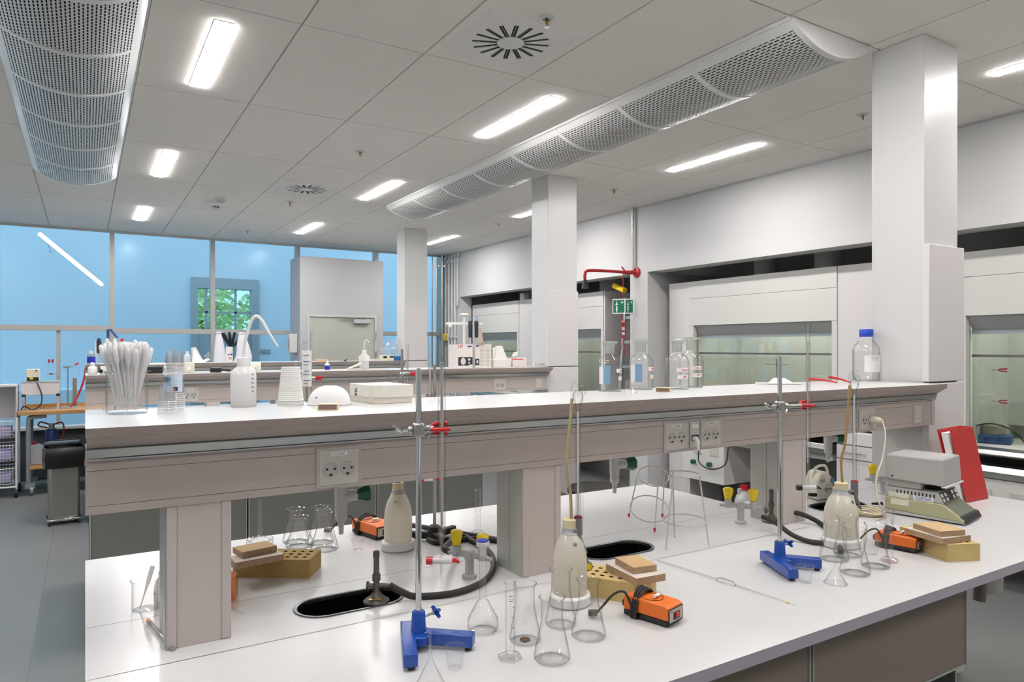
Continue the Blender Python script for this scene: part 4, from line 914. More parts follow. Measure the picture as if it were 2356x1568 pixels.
board3((545,1256),(558,1270),(637,1254), Z1+0.0193, 0.017, 'small tan chipboard on top of the pile behind the first shelf leg', board_top)
brick((2.262,1.130), R_(65), 'pale perforated brick beside the balance at the right, two boards on it', brick_pale, W=0.108)
board3((2111,1210),(2170,1238),(2234,1230), Z1, 0.019, 'larger pale-faced chipboard on the brick beside the balance', board_pale)
board3((2134,1200),(2164,1222),(2221,1218), Z1+0.0193, 0.017, 'small tan chipboard topping the pile beside the balance', board_top)

# ------------------------------------------------- orange pipetting pumps
orange = mat('orange_enamel', (228,112,30), 0.4)
def pump(corner, ang, L, W, Hh, label, mirror=False, cordside=1):
    t = thing('orange_pump', label, 'pump', (corner[0], corner[1], B), ang, group='orange laboratory pumps')
    y0, y1 = (0, -W) if not mirror else (0, W)
    a, b = min(y0, y1), max(y0, y1)
    obj('base', MB().box(0.002, L, a+0.001, b-0.001, 0.003, 0.016), black_plastic, t, 0.002)
    m = MB(); m.prism([(0.0,0.016),(L,0.016),(L,Hh-0.004),(L*0.9,Hh),(0.01,Hh-0.002),(0.0,Hh-0.008)], a, b, 'y'); m.v = [(v[2], v[1], v[0]) if False else v for v in m.v]
    m2 = MB(); pr = [(0.0,0.016),(L,0.016),(L,Hh-0.004),(L*0.9,Hh),(0.01,Hh-0.002),(0.0,Hh-0.008)]
    m2.add([(x,a,z) for x,z in pr]+[(x,b,z) for x,z in pr], [tuple(range(6)), tuple(range(11,5,-1))]+[(i,i+6,(i+1)%6+6,(i+1)%6) for i in range(6)])
    obj('housing', m2, orange, t, 0.003)
    if mirror: obj('end_panel', MB().box(-0.0012,0.0,a+0.003,b-0.003,0.018,Hh-0.010), black_plastic, t)
    else:
        e = obj('end_panel', MB().box(-0.0015,0.0,a+0.002,b-0.002,0.008,Hh-0.009), black_plastic, t)
        obj('plate', MB().box(-0.0022,-0.0012,a+0.006,b-0.006,0.012,Hh-0.012), mat('plate_silver', (196,188,180), 0.5), e)
        sw = obj('switch_bezel', MB().box(-0.005,-0.002,(a+b)/2-0.014,(a+b)/2+0.012,0.016,0.033), black_plastic, e, 0.001)
        obj('rocker', MB().box(-0.0075,-0.004,(a+b)/2-0.006,(a+b)/2+0.008,0.022,0.032), mat('red_rocker', (220,40,40), 0.3), sw)
        lettering('IL', ink_red, e, Matrix.Translation((-0.0024,b-0.015,Hh-0.017)) @ Matrix.Rotation(-pi/2, 4, 'Z') @ Matrix.Rotation(pi/2, 4, 'X'), 0.009)
        lettering('MINI PUMP 12 V', ink_black, e, Matrix.Translation((-0.0024,(a+b)/2-0.008,Hh-0.0145)) @ Matrix.Rotation(-pi/2, 4, 'Z') @ Matrix.Rotation(pi/2, 4, 'X'), 0.0034) if False else None
    obj('hose_stub', MB().cyl((L*0.42,(a+b)/2-0.012,Hh+0.004),(L*0.42,(a+b)/2+0.010,Hh+0.006),0.0045,10), white_plastic, t)
    c = (L*0.5, (a+b)/2); r = W*0.36
    obj('ring_mark', MB().tube([(c[0]+r*cos(2*pi*i/36)*1.05, c[1]+r*sin(2*pi*i/36), Hh-0.0006) for i in range(37)], 0.0008, 5, False), ink_black, t)
    # cord wound around the body
    m = MB()
    for k in range(3):
        x = L*(0.66+0.055*k); rr = 0.0034
        m.tube(spline([(x,a-0.003,0.004),(x+0.002,a-0.005,Hh*0.5),(x,a+0.008,Hh+0.004),(x+0.004,(a+b)/2,Hh+0.010+0.003*k),(x,b-0.008,Hh+0.004),(x+0.002,b+0.005,Hh*0.5),(x+0.004,b+0.003,0.004),(x+0.012,(a+b)/2,0.0028),(x+0.0185,a-0.002,0.0045)],5), rr, 8)
    obj('cord', m, black_rubber, t)
    obj('cord_tail', MB().tube(spline([(L*0.78,b+0.003,Hh*0.5),(L*0.9,b+0.012,Hh+0.01),(L*1.05,b+0.03,Hh+0.006),(L*1.2,b+0.05,0.03),(L*1.32,b+0.06,0.008)],6), 0.0030, 8).cyl((L*1.30,b+0.058,0.012),(L*1.44,b+0.068,0.010),0.008,10) if not mirror else MB().tube(spline([(L*0.78,b+0.003,Hh*0.3),(L*1.0,b+0.01,0.004),(L*1.15,b-0.01,0.004)],6),0.003,8), black_rubber, t)
    obj('knob', MB().lathe([(0.011,0),(0.011,0.010)],6).xf(Matrix.Translation((L,(a+b)/2+0.016,0.026)) @ Matrix.Rotation(pi/2,4,'Y')), black_plastic, t, 0.002)
    return t
pump((1.164,1.203), R_(105), 0.125, 0.068, 0.052, 'orange pump with a wound black cord at the front, red switch showing')
pump((2.258,1.224), R_(101), 0.125, 0.070, 0.050, 'orange pump with a wound black cord behind the right-hand flasks')
pump((0.845,2.268), R_(104), 0.150, 0.075, 0.052, 'orange pump with a black cord beside the siphon bottle under the shelf', mirror=False)

# ------------------------------------------------- bunsen burners, gas taps, hoses
iron = mat('burner_iron', (92,88,84), 0.45, 0.5); bmetal = mat('burner_metal', (100,94,88), 0.35, 0.7)
def burner(x, yb, yt, rb, label):
    p = at(x, yb, B); q = pxm(p); H = (yb-yt)/q; R = rb/q
    t = thing('bunsen_burner', label, 'burner', p, group='bunsen burners')
    obj('foot', MB().lathe([(R,0.0005),(R*0.99,0.006),(R*0.55,0.016),(R*0.2,0.030),(R*0.16,0.034)], 28), iron, t)
    obj('barrel', MB().lathe([(0.0075,0.030),(0.0075,0.055),(0.0095,0.056),(0.0095,0.075),(0.0075,0.076),(0.0072,H-0.018),(0.0085,H-0.017),(0.0085,H-0.002),(0.006,H)], 18), bmetal, t)
    obj('air_ring', MB().lathe([(0.0108,0.058),(0.0108,0.073)], 14), bmetal, t)
    rv = Vector((RT[0],RT[1],0)); c = Vector((0,0,0.044))
    obj('gas_inlet', MB().tube([c, c+rv*0.018, c+rv*0.034], [0.006,0.006,0.0045], 10), bmetal, t)
    obj('valve_screw', MB().cyl(c-rv*0.006, c-rv*0.020, 0.005, 8).cyl(c-rv*0.020, c-rv*0.025, 0.011, 12), bmetal, t)
    fv = Vector((FW[0],FW[1],0)); 
    obj('badge', MB().cbox(tuple(-fv*R*0.62+Vector((0,0,0.0155))), (R*0.9,0.008,0.0012), -YAW).xf(Matrix.Identity(4)), mat('badge_brass', (196,164,74), 0.3, 0.8), t)
    return p+c+rv*0.034, t
e1, _ = burner(866, 1385, 1266, 30, 'dark bunsen burner by the first cup sink, black hose attached')
e2, _ = burner(1775, 1200, 1126, 21, 'bunsen burner standing before the third shelf leg')
# the wide foot of the first burner overlaps the sink rim: it rests on the rim
gas_grey = mat('gas_tap_grey', (186,186,188), 0.35)
def gas_tap(x, yb, ang, label, arm=0.045, nz=0.03, hgt=0.066):
    p = at(x, yb, B); t = thing('gas_tap', label, 'tap', p, ang, group='grey gas taps with yellow knobs')
    obj('post', MB().lathe([(0.021,0.0),(0.021,0.008),(0.0125,0.012),(0.0125,hgt-0.012),(0.017,hgt-0.010),(0.018,hgt+0.008),(0.012,hgt+0.013)], 22), gas_grey, t)
    for s_ in (1, -1):
        a = obj('arm', MB().cyl((0.008*s_,0,hgt),(arm*s_,0,hgt),0.0095,12).cyl((arm*s_,0,hgt-0.009),(arm*s_,0,hgt+0.020),0.013,14).tube([(arm*s_,0,hgt),((arm+0.014)*s_,0,hgt-0.002),((arm+nz)*s_,0,hgt-0.003)],[0.0095,0.0065,0.0045],10), gas_grey, t)
        for q in range(3): obj('barb', MB().lathe([(0.0065,-0.002),(0.005,0.002)],10).xf(Matrix.Translation(((arm+0.014+0.007*q)*s_,0,hgt-0.0025)) @ Matrix.Rotation(pi/2*s_,4,'Y')), gas_grey, a)
        obj('knob', MB().lathe([(0.012,hgt+0.020),(0.0135,hgt+0.026),(0.0205,hgt+0.055),(0.019,hgt+0.062),(0.009,hgt+0.066)], 6, (arm*s_,0,0)), yellow_plastic, a, 0.003)
    return p
g1 = gas_tap(1080, 1328, R_(118), 'twin gas tap with yellow knobs beside the front volumetric flask')
g2 = gas_tap(1704, 1203, R_(128), 'twin gas tap with yellow knobs before the third shelf leg')
g3 = gas_tap(2032, 1135, R_(140), 'gas tap with a yellow knob half hidden behind the balance')
def hose(pts, r, label, m_=black_rubber):
    return tag(obj('gas_hose', MB().tube(spline(pts,8), r, 10), m_), label, 'hose', 'black rubber gas hoses')
def G(x, y, z=B+0.0095): return at(x, y, z)
ends = g1 + Matrix.Rotation(R_(118),3,'Z') @ Vector((0.072,0,0.063))
hose([e1, e1+Vector((0.03,-0.022,-0.018)), G(960,1371), G(1050,1362), G(1115,1335), G(1136,1300), G(1125,1268), G(1090,1245), (G(1060,1238)+Vector((0,0,0.01))), ends+Vector((0.01,0.05,0.0)), ends], 0.0088, 'black hose looping from the dark bunsen burner to the front gas tap')
hose([g1+Vector((0.03,0.62,0.02)), G(1145,1241), G(1080,1238), G(1010,1247), G(985,1240)], 0.0088, 'black hose running behind the second shelf leg to the black stand') 
hose([e2, e2+Vector((0.03,-0.01,-0.005)), G(1850,1184,B+0.03), G(1890,1205), G(1925,1238), G(1935,1268)], 0.0088, 'black hose from the second bunsen burner toward the cream siphon bottle')
hose([G(1755,1188,B+0.045), G(1785,1202,B+0.038), G(1820,1228,B+0.02), G(1855,1243), G(1885,1248), G(1905,1250)], 0.0085, 'loose black hose end crossing before the third shelf leg')

# ------------------------------------------------- water taps under the shelf
tap_white = mat('tap_white_nylon', (206,206,206), 0.3)
def water_tap(x, Y, ztip, label, kz=0.045):
    p = atY(x, 798, Y); zt = S-0.184; t = thing('water_tap', label, 'tap', (p.x, Y, zt), -YAW+0.35, group='pale water taps with green knobs under the shelf')
    L = zt-ztip
    obj('body', MB().lathe([(0.006,-L),(0.0075,-L+0.008),(0.0065,-L+0.009),(0.008,-L+0.018),(0.007,-L+0.019),(0.009,-L+0.028),(0.008,-L+0.029),(0.011,-L+0.036),(0.0165,-L+0.042),(0.017,-L+0.055),(0.015,-L+0.056),(0.017,-L+0.062),(0.0195,-0.03),(0.02,0.0)], 20), tap_white, t)
    obj('branch', MB().tube([(0.008,0,-kz),(0.045,0,-kz+0.002)],[0.018,0.015],14), tap_white, t)
    obj('knob', MB().lathe([(0.014,0.0),(0.016,0.003),(0.028,0.032),(0.026,0.040),(0.01,0.042)],6).xf(Matrix.Translation((0.040,0,-kz+0.002)) @ Matrix.Rotation(pi/2,4,'Y')), green_plastic, t, 0.003)
water_tap(785, 1.93, 1.033, 'pale water tap with a green knob above the left orange pump', 0.074)
water_tap(1414, 1.93, 1.040, 'pale water tap with a green knob between the second and third shelf legs', 0.072)
water_tap(1905, 1.93, 1.045, 'pale water tap with a green knob near the shelf end', 0.066)

# ------------------------------------------------- left end of the bench
p = at(334, 1400, B); q = pxm(p)
t = thing('beaker', 'small glass beaker holding a plastic pipette at the left end of the bench', 'beaker', p)
R, H = 28.5/q, 68/q
obj('wall', MB().lathe([(R*0.9,0.001),(R*0.97,0.004),(R*0.97,H-0.004),(R*1.06,H)],30,cap0=False,cap1=False), clear, t); obj('base', MB().lathe([(R*0.92,0.0006),(R*0.5,0.002),(0.0005,0.003)],24,cap0=False,cap1=False), clear_edge, t)
obj('rim', MB().tube([(R*1.06*cos(a)*(1.12 if abs(a-0.4)<0.25 else 1), R*1.06*sin(a), H) for a in [2*pi*i/30 for i in range(31)]],0.001,6,False), clear_edge, t)
tag(obj('transfer_pipette', MB().tube([p+Vector((-0.012,-0.004,0.003)), p+Vector((0.0,0,0.045)), p+Vector((0.008,0.004,0.07)), p+Vector((0.017,0.008,0.103))],[0.0015,0.002,0.0055,0.006],10), milky), 'plastic transfer pipette leaning in the small beaker', 'pipette')
p = at(373, 1392, B); q = pxm(p)
t = thing('squeeze_bottle', 'small white squeeze bottle half hidden by the first shelf leg', 'bottle', p)
R, H = 17/q, 90/q
obj('body', MB().lathe([(R*0.95,0),(R,0.004),(R,H*0.5),(R*0.85,H*0.62),(R*0.45,H*0.76),(R*0.4,H*0.80)],22), white_plastic, t); obj('cap', MB().lathe([(R*0.45,H*0.80),(R*0.45,H*0.88),(R*0.2,H*0.92),(R*0.15,H)],14), milky, t)
obj('hazard_label', MB().cbox((-R*0.62,-R*0.80,H*0.3),(R*1.1,0.0006,H*0.26),-0.65), paper, t); lettering('+', ink_red, t, facing((-R*0.95,-R*0.66,H*0.36),-0.65), 0.012)
tag(obj('glass_rod', MB().tube([at(345,1432,B+0.006),at(372,1462,B+0.006),at(398,1492,B+0.006)],[0.005,0.006,0.006],12), glass('rod_grey', tint=(225,228,230), edge=(170,172,174), haze=0.35)), 'grey glass stirring tube lying against the first shelf leg', 'tube')
tag(obj('rod_tip', MB().tube([at(341,1427,B+0.006),at(345,1432,B+0.006)],0.0055,10), mat('tip_orange', (222,150,110), 0.6)), 'small orange stopper at the end of the grey glass tube', 'stopper')
p = at(508, 1378, B); q = pxm(p); R = 37/q; H = 105/q
t = thing('amber_flask', 'round flask of orange liquid half hidden behind the first shelf leg', 'flask', p)
obj('body', MB().lathe([(R*0.9,0.001),(R,0.008),(R,H*0.55),(R*0.8,H*0.78),(R*0.4,H*0.95),(R*0.38,H)],28,cap0=False,cap1=False), clear, t)
obj('liquid', MB().lathe([(R*0.9,0.002),(R*0.96,0.008),(R*0.96,H*0.52)],26), glass('orange_liquid', tint=(250,180,50), edge=(230,140,20), haze=0.45, haze_rgb=(240,170,50), ior=1.33), t)
tag(obj('glass_dropper', MB().tube([at(532,1398,B+0.003),at(561,1412,B+0.003)],[0.003,0.0015],8), clear_edge), 'thin glass dropper lying beside the first shelf leg', 'dropper')
# pipette with a bulb lying on the bench
a, b_, c, d = [at(x, y, B+0.0045) for x, y in ((1512,1288),(1648,1331),(1692,1345),(1828,1391))]
t = thing('bulb_pipette', 'long glass pipette with a bulb lying on the bench before the right-hand stand', 'pipette', (0,0,0))
obj('tube', MB().tube([a,b_],0.0026,8).tube([c,d],[0.0026,0.0013],8), thin_glass, t); obj('bulb', MB().tube([b_,b_+(c-b_)*0.15,b_+(c-b_)*0.5,b_+(c-b_)*0.85,c],[0.0028,0.0075,0.0085,0.0075,0.0028],14), thin_glass, t)
obj('amber_mark', MB().cbox(tuple(b_+(c-b_)*0.45+Vector((0,0,0.0085))),(0.022,0.003,0.0004),atan2((c-b_).y,(c-b_).x)), mat('mark_amber', (190,120,40), 0.7), t); obj('yellow_band', MB().cyl(d-(d-c)*0.14,d-(d-c)*0.10,0.0026,8), yellow_plastic, t)
tag(obj('thin_pipette', MB().tube([at(1117,1182,B+0.003),at(1180,1196,B+0.003)],0.0018,6), clear_edge), 'thin glass pipette lying behind the second shelf leg', 'pipette')
# ------------------------------------------------- wire tripods
wire = mat('wire_grey', (206,203,200), 0.4, 0.1)
def wire_tripod(base, rings, legs, label, tips):
    c = at(*base, B); q = pxm(c); t = thing('wire_tripod', label, 'tripod', c, group='wire flask tripods')
    rv = Vector((RT[0],RT[1],0)); fv = Vector((FW[0],FW[1],0))
    def off(x, y): return rv*((x-base[0])/q) + Vector((0,0,-(y-base[1])/q))       # in the upright plane through the base centre
    for nm, x, y, r, tl in rings:
        n = Vector((0,0,1))*cos(tl) - fv*sin(tl); u = n.cross(rv); cc = off(x, y); r /= q
        obj(nm, MB().tube([cc + rv*r*cos(2*pi*i/40) + u*r*sin(2*pi*i/40) for i in range(41)], 0.0024, 8, False), wire, t)
    for ta, tip in legs:                      # ta: angle on the top ring
        nm, x, y, r, tl = rings[0]; n = Vector((0,0,1))*cos(tl) - fv*sin(tl); u = n.cross(rv); cc = off(x, y) + rv*(r/q)*cos(ta) + u*(r/q)*sin(ta)
        e = at(*tip, B) - c; e.z = 0.003 if not tips else 0.010
        l = obj('leg', MB().tube([cc, e], 0.0025, 8), wire, t)
        if tips: obj('tip', MB().tube([e+Vector((0,0,0.006)), e, e-Vector((0,0,0.0095))], [0.0042,0.0048,0.002], 8), red_plastic, l)
wire_tripod((1497,1200), [('top_ring',1503,1094,35,0.52),('lower_ring',1494,1169,44,0.52)], [(2.75,(1447,1190)),(0.55,(1524,1190)),(-1.45,(1506,1224))], 'wire tripod with red leg tips, tilted, before the second cup sink', True)
wire_tripod((1570,1250), [('top_ring',1571,1090,37,0.03),('lower_ring',1575,1196,49,0.05)], [(-2.4,(1532,1267)),(-0.1,(1631,1257)),(2.0,(1552,1238))], 'taller bare wire tripod beside the red-tipped one', False)

# ------------------------------------------------- balance, binder, cables
grey_b = mat('balance_grey', (176,176,172), 0.5); olive = mat('balance_olive', (172,172,136), 0.5)
Q = at(2220, 1211, B); ang = R_(100); L = 0.278; Wb = 0.20
t = thing('balance', 'grey and olive laboratory balance with a keypad at the right end of the bench', 'balance', Q, ang)
# local: +x runs away from the display end, -y runs to the right
def side(poly, a, b, m_, nm, bev=0.003, parent=None):
    m = MB(); n = len(poly); m.add([(x,a,z) for x,z in poly]+[(x,b,z) for x,z in poly], [tuple(range(n)), tuple(range(2*n-1,n-1,-1))]+[(i,i+n,(i+1)%n+n,(i+1)%n) for i in range(n)]); return obj(nm, m, m_, parent or t, bev)
side([(0.0,0.004),(L,0.004),(L,0.016),(0.0,0.010)], -Wb+0.004, -0.004, pure_white, 'foot_plate')
side([(0.0,0.010),(L,0.016),(L,0.052),(0.075,0.052),(0.004,0.016)], -Wb, 0.0, olive, 'base')
side([(0.070,0.052),(L,0.052),(L,0.082),(0.090,0.082)], -Wb+0.004, -0.004, grey_b, 'body')
kp = side([(0.0705,0.0535),(0.074,0.0535),(0.0915,0.081),(0.088,0.081)], -Wb+0.008, -0.010, black_plastic, 'keypad', 0)
for j in range(2):
    for i in range(5):
        if i == 2: continue
        z_ = 0.0605+0.0125*j; x_ = 0.0705+(z_-0.0535)*0.6364; yy = -0.024-0.038*i
        side([(x_-0.0041,z_-0.0045),(x_-0.0020,z_-0.0045),(x_+0.0036,z_+0.0045),(x_+0.0015,z_+0.0045)], yy-0.010, yy+0.010, panel_pale, 'key', 0, kp)
side([(0.006,0.0175),(0.010,0.0175),(0.070,0.0495),(0.066,0.0495)], -Wb+0.014, -0.014, mat('display_green', (104,110,92), 0.15), 'display', 0)
side([(-0.003,0.006),(0.006,0.008),(0.018,0.0245),(0.008,0.022)], -Wb+0.004, -0.004, black_plastic, 'display_bezel', 0.001)
for i in range(11): side([(0.10+0.013*i,0.066),(0.105+0.013*i,0.066),(0.105+0.013*i,0.076),(0.10+0.013*i,0.076)], -0.0045, -0.0034, ink_black, 'vent_slot', 0)
st1 = side([(0.105,0.053),(0.175,0.053),(0.175,0.066),(0.105,0.066)], -0.0042, -0.0034, paper, 'sticker', 0)
side([(0.19,0.053),(0.265,0.053),(0.265,0.068),(0.19,0.068)], -0.0042, -0.0034, mat('sticker_cream', (214,214,196), 0.7), 'sticker', 0)
side([(0.19,0.032),(0.255,0.032),(0.255,0.048),(0.19,0.048)], -0.0002, 0.0008, cream_plastic, 'sticker', 0)
for j in range(3): side([(0.112,0.056+0.0033*j),(0.168,0.056+0.0033*j),(0.168,0.0572+0.0033*j),(0.112,0.0572+0.0033*j)], -0.0036, -0.0030, ink_blue, 'print_line', 0, st1)
side([(0.15,0.082),(0.27,0.082),(0.27,0.105),(0.15,0.105)], -Wb+0.02, -0.012, grey_b, 'rear_column')
obj('pan', MB().lathe([(0.055,0.086),(0.06,0.092)],24,(0.145,-Wb/2,0)), mat('pan_dark', (70,66,62), 0.35, 0.6), t)
hx_ = 0.010
side([(0.065,0.102),(L-0.005,0.106),(L-0.005,0.178),(0.072,0.178)], -Wb+0.006, 0.004, grey_b, 'draft_cover', 0.004)
side([(0.060,0.0995),(0.30,0.1045),(0.30,0.107),(0.060,0.1022)], -Wb+0.0, 0.008, panel_pale, 'cover_lip', 0.001) if False else side([(0.058,0.0985),(0.075,0.0985),(0.075,0.1025),(0.058,0.1025)], -Wb+0.002, 0.008, panel_pale, 'cover_lip', 0.001)
for i in range(6): side([(0.10+0.02*i,0.1775),(0.104+0.02*i,0.1775),(0.104+0.02*i,0.1788),(0.10+0.02*i,0.1788)], -Wb+0.03, -0.04, panel_pale, 'top_groove', 0)
t.scale = (1,1,1.33)
obj('cover_screw', MB().cyl((L-0.03,0.0035,0.116),(L-0.03,0.0055,0.116),0.003,10), ink_black, t)
# red ring binder standing against the pillar
pb = at(2240, 1141, B)
t = thing('ring_binder', 'red ring binder standing upright behind the balance', 'binder', (3.275, 1.585, B), 0)
bind_red = mat('binder_red', (184,48,46), 0.45)
m = MB(); 
def slabq(p4, d):
    mm = MB(); a_ = [Vector(p) for p in p4]; dd = Vector(d); mm.add([tuple(v) for v in a_]+[tuple(v+dd) for v in a_], [(3,2,1,0),(4,5,6,7),(0,1,5,4),(1,2,6,5),(2,3,7,6),(3,0,4,7)]); return mm
obj('front_cover', slabq([(-0.09,-0.07,0.002),(0.085,-0.075,0.002),(0.045,-0.03,0.312),(-0.13,-0.025,0.305)], (0.0,0.004,0)), bind_red, t)
obj('back_cover', slabq([(-0.102,-0.028,0.002),(0.073,-0.029,0.002),(0.033,0.016,0.312),(-0.142,0.021,0.305)], (0.0,0.004,0)), bind_red, t)
obj('spine', slabq([(0.085,-0.075,0.002),(0.087,-0.072,0.002),(0.047,-0.028,0.312),(0.045,-0.03,0.312)], (-0.012,0.046,0.0)), bind_red, t)
obj('paper_block', slabq([(-0.09,-0.055,0.008),(0.075,-0.06,0.008),(0.035,-0.015,0.298),(-0.128,-0.012,0.292)], (-0.006,0.024,0)), paper, t)
# plug and pale cable from the last outlet
z_ = S-0.132; pp = Vector((2.757, 1.682-0.006, z_-0.004))
t = thing('power_cable', 'pale power plug and cable hanging from the last outlet to the balance', 'cable', (0,0,0))
obj('plug', MB().tube([pp, pp+Vector((0,-0.03,0)), pp+Vector((0.004,-0.045,-0.002))],[0.017,0.015,0.007],14), cream_plastic, t)
obj('cable', MB().tube(spline([pp+Vector((0.004,-0.045,-0.002)), atY(2030,968,1.625), atY(2037,1000,1.60), atY(2030,1055,1.58), atY(2017,1095,1.56), atY(2017,1140,1.545), atY(2030,1172,1.53), at(2033,1190,B+0.004), at(2018,1196,B+0.004)],8), 0.0032, 8), mat('cable_grey_cream', (204,196,176), 0.5), t)
m = MB(); c = at(1992, 1182, B)
for k in range(4):
    pts = [c+Vector(((0.045+0.006*k)*cos(2*pi*i/24+k), (0.055+0.005*k)*sin(2*pi*i/24+k), 0.004+0.004*k+0.003*sin(i))) for i in range(25)]; m.tube(pts, 0.0034, 6, False)
t = thing('coiled_cable', 'coil of cream cable lying beside the balance', 'cable', (0,0,0)); obj('coil', m, mat('cable_cream', (214,202,168), 0.5), t)
obj('connector', MB().tube([at(2006,1158,B+0.014),at(2030,1158,B+0.014)],[0.004,0.007],8), black_plastic, t)
# cream optical instrument behind the third leg
p = at(1890, 1146, B)
t = thing('refractometer', 'cream optical instrument with round dials between the third shelf leg and the siphon bottle', 'instrument', p, -0.25)
cream_en = mat('cream_enamel', (228,224,208), 0.35)
m = MB(); m.prism([(0.004,-0.055),(0.004,0.075),(0.022,0.075),(0.03,0.03),(0.10,0.022),(0.125,-0.01),(0.12,-0.035),(0.085,-0.055)], -0.04, 0.04, 'y'); obj('housing', m, cream_en, t, 0.006)
obj('dial', MB().cyl((0.0,-0.041,0.055),(0.0,-0.047,0.055),0.017,20).cyl((0.0,-0.047,0.055),(0.0,-0.0478,0.055),0.014,18), chrome, t); obj('small_knob', MB().cyl((-0.03,-0.041,0.09),(-0.03,-0.05,0.09),0.008,12), chrome, t)
obj('handle', MB().tube(spline([(-0.05,0,0.085),(-0.03,0,0.135),(0.02,0,0.14),(0.035,0,0.09),(0.04,0,0.03),(0.09,0,0.025)],6),0.006,8), cream_en, t); obj('eyepiece', MB().cyl((-0.055,-0.03,0.025),(-0.09,-0.03,0.028),0.008,10), black_plastic, t); obj('blue_window', MB().box(0.012,0.03,-0.042,-0.04,0.075,0.095), mat('window_blue', (60,130,190), 0.3), t)
# ================================================================ things on the nearest shelf
p = onshelf(292, 1.955); q = pxm(p); R, H = 43.5/q, 97/q
t = thing('beaker', 'large glass beaker packed with plastic pipettes on the shelf', 'beaker', p)
obj('wall', MB().lathe([(R*0.93,0.0015),(R*0.98,0.006),(R*0.98,H-0.006),(R*1.05,H)],36,cap0=False,cap1=False), clear, t); obj('base', MB().lathe([(R*0.94,0.0008),(R*0.5,0.002),(0.0005,0.003)],28,cap0=False,cap1=False), clear_edge, t)
obj('rim', MB().tube([(R*1.05*cos(2*pi*i/36)+(0.006 if i in (0,36) else 0), R*1.05*sin(2*pi*i/36), H) for i in range(37)],0.0013,6,False), clear_edge, t)
m = MB()
for z in (0.03,0.045,0.06): m.cbox((-R*0.9,-R*0.42,z),(0.010,0.0006,0.0008),-1.1)
obj('scale_marks', m, paper, t)
rnd = random.Random(3)
pip = glass('pipette_plastic', tint=(252,252,252), edge=(235,236,236), haze=0.72, haze_rgb=(255,255,255), rough=0.12, tl_share=0.2)
L = 0.150; proto = MB().lathe([(0.0008,0),(0.0012,0.03),(0.0024,0.045),(0.0024,0.105),(0.0030,0.110),(0.0060,0.118),(0.0062,0.138),(0.0056,0.150),(0.003,0.155),(0.0005,0.156)],10,cap0=False,cap1=False).mesh('transfer_pipette'); proto.materials.append(pip)
for k in range(46):
    a = 2.399*k; rr = sqrt((k+0.5)/46); foot = Vector((R*0.5*rr*cos(a+0.4), R*0.5*rr*sin(a+0.4), 0.004+0.022*rnd.random())); top = Vector((R*1.2*rr*cos(a), R*1.2*rr*sin(a), 0.146+0.028*rnd.random()))
    d = (top-foot).normalized(); o = obj('transfer_pipette', proto, None); o.location = p+foot; o.rotation_mode = 'QUATERNION'; o.rotation_quaternion = Vector((0,0,1)).rotation_difference(d)
    tag(o, 'translucent plastic pipette standing bulb-up in the large beaker', 'pipette', 'plastic pipettes in the large beaker')
# stacks of clear cups
def nested(x, Y, n, pitch, r0, r1, h, z0, label, grp, m_, k=0, ribs=False):
    p = onshelf(x, Y, k); pr = [(r0*1.05,0.0),(r0*1.06,0.0012),(r0*1.03,0.0022),(r0*0.985,0.003),(r0+(r1-r0)*0.5,h*0.5),(r1,h-0.001),(r1*0.92,h)]
    me = MB().lathe(pr, 26, cap0=False, cap1=False); me.add([(r1*0.92*cos(2*pi*i/26), r1*0.92*sin(2*pi*i/26), h) for i in range(26)], [tuple(range(26))]); me = me.mesh('cup'); me.materials.append(m_); me.materials.append(pet_rim)
    for f_ in me.polygons: f_.material_index = 1 if f_.index < 26*3 else 0
    for i in range(n):
        o = obj('drinking_cup', me, None); o.location = p+Vector((0,0,z0+pitch*i)); tag(o, label, 'cup', grp)
    return p, n*pitch
Yc = 2.0; q = pxm(onshelf(401, Yc))
nested(401, Yc, 9, 0.0052, 22/q, 18/q, 0.048, 0.0005, 'clear cup in the lower half of the tall upturned stack', 'clear cups, lower half of the tall stack', pet)
nested(401, Yc, 9, 0.0036, 21/q, 16/q, 0.040, 0.0905, 'clear cup in the upper half of the tall upturned stack', 'clear cups, upper half of the tall stack', pet)
p = onshelf(401, Yc)
t = thing('cup_sleeve', 'pale blue printed sleeve around the tall stack of clear cups', 'label', p)
sl_m = mat('sleeve_print', (196,216,236), 0.5)
n = 14; rr = 22.3/q
m = MB(); m.add([(rr*cos(-YAW-pi/2+(-1.3+2.6*i/n)), rr*sin(-YAW-pi/2+(-1.3+2.6*i/n)), z) for i in range(n+1) for z in (0.048,0.092)], [(2*i,2*i+2,2*i+3,2*i+1) for i in range(n)]); obj('wrap', m, sl_m, t)
def onwrap(a, z): return Matrix.Translation((rr*1.012*cos(-YAW-pi/2+a), rr*1.012*sin(-YAW-pi/2+a), z)) @ Matrix.Rotation(-YAW+a,4,'Z') @ Matrix.Rotation(pi/2,4,'X')
m = MB()
for i in range(12):
    w_ = (0.0006,0.0011,0.0008)[i%3]; x_ = -0.0115+0.0021*i; m.add([(x_,-0.006,0),(x_+w_,-0.006,0),(x_+w_,0.006,0),(x_,0.006,0)],[(0,1,2,3)])
o = obj('barcode', m, ink_black, t, smooth=0); o.matrix_local = onwrap(-0.35, 0.080)
lettering('7', ink_black, t, onwrap(0.02,0.066), 0.009); obj('emblem', MB().cbox((0,0,0),(0.011,0.010,0.0004)), ink_black, t).matrix_local = onwrap(0.55,0.056); obj('emblem_dot', MB().lathe([(0.0028,0),(0.0028,0.0006)],12), ink_red, t).matrix_local = onwrap(0.55,0.055)
q = pxm(onshelf(384,1.90)); nested(384, 1.90, 6, 0.0056, 19/q, 14.5/q, 0.040, 0.0005, 'clear cup in the short upturned stack before the tall one', 'clear cups, short stack', pet)
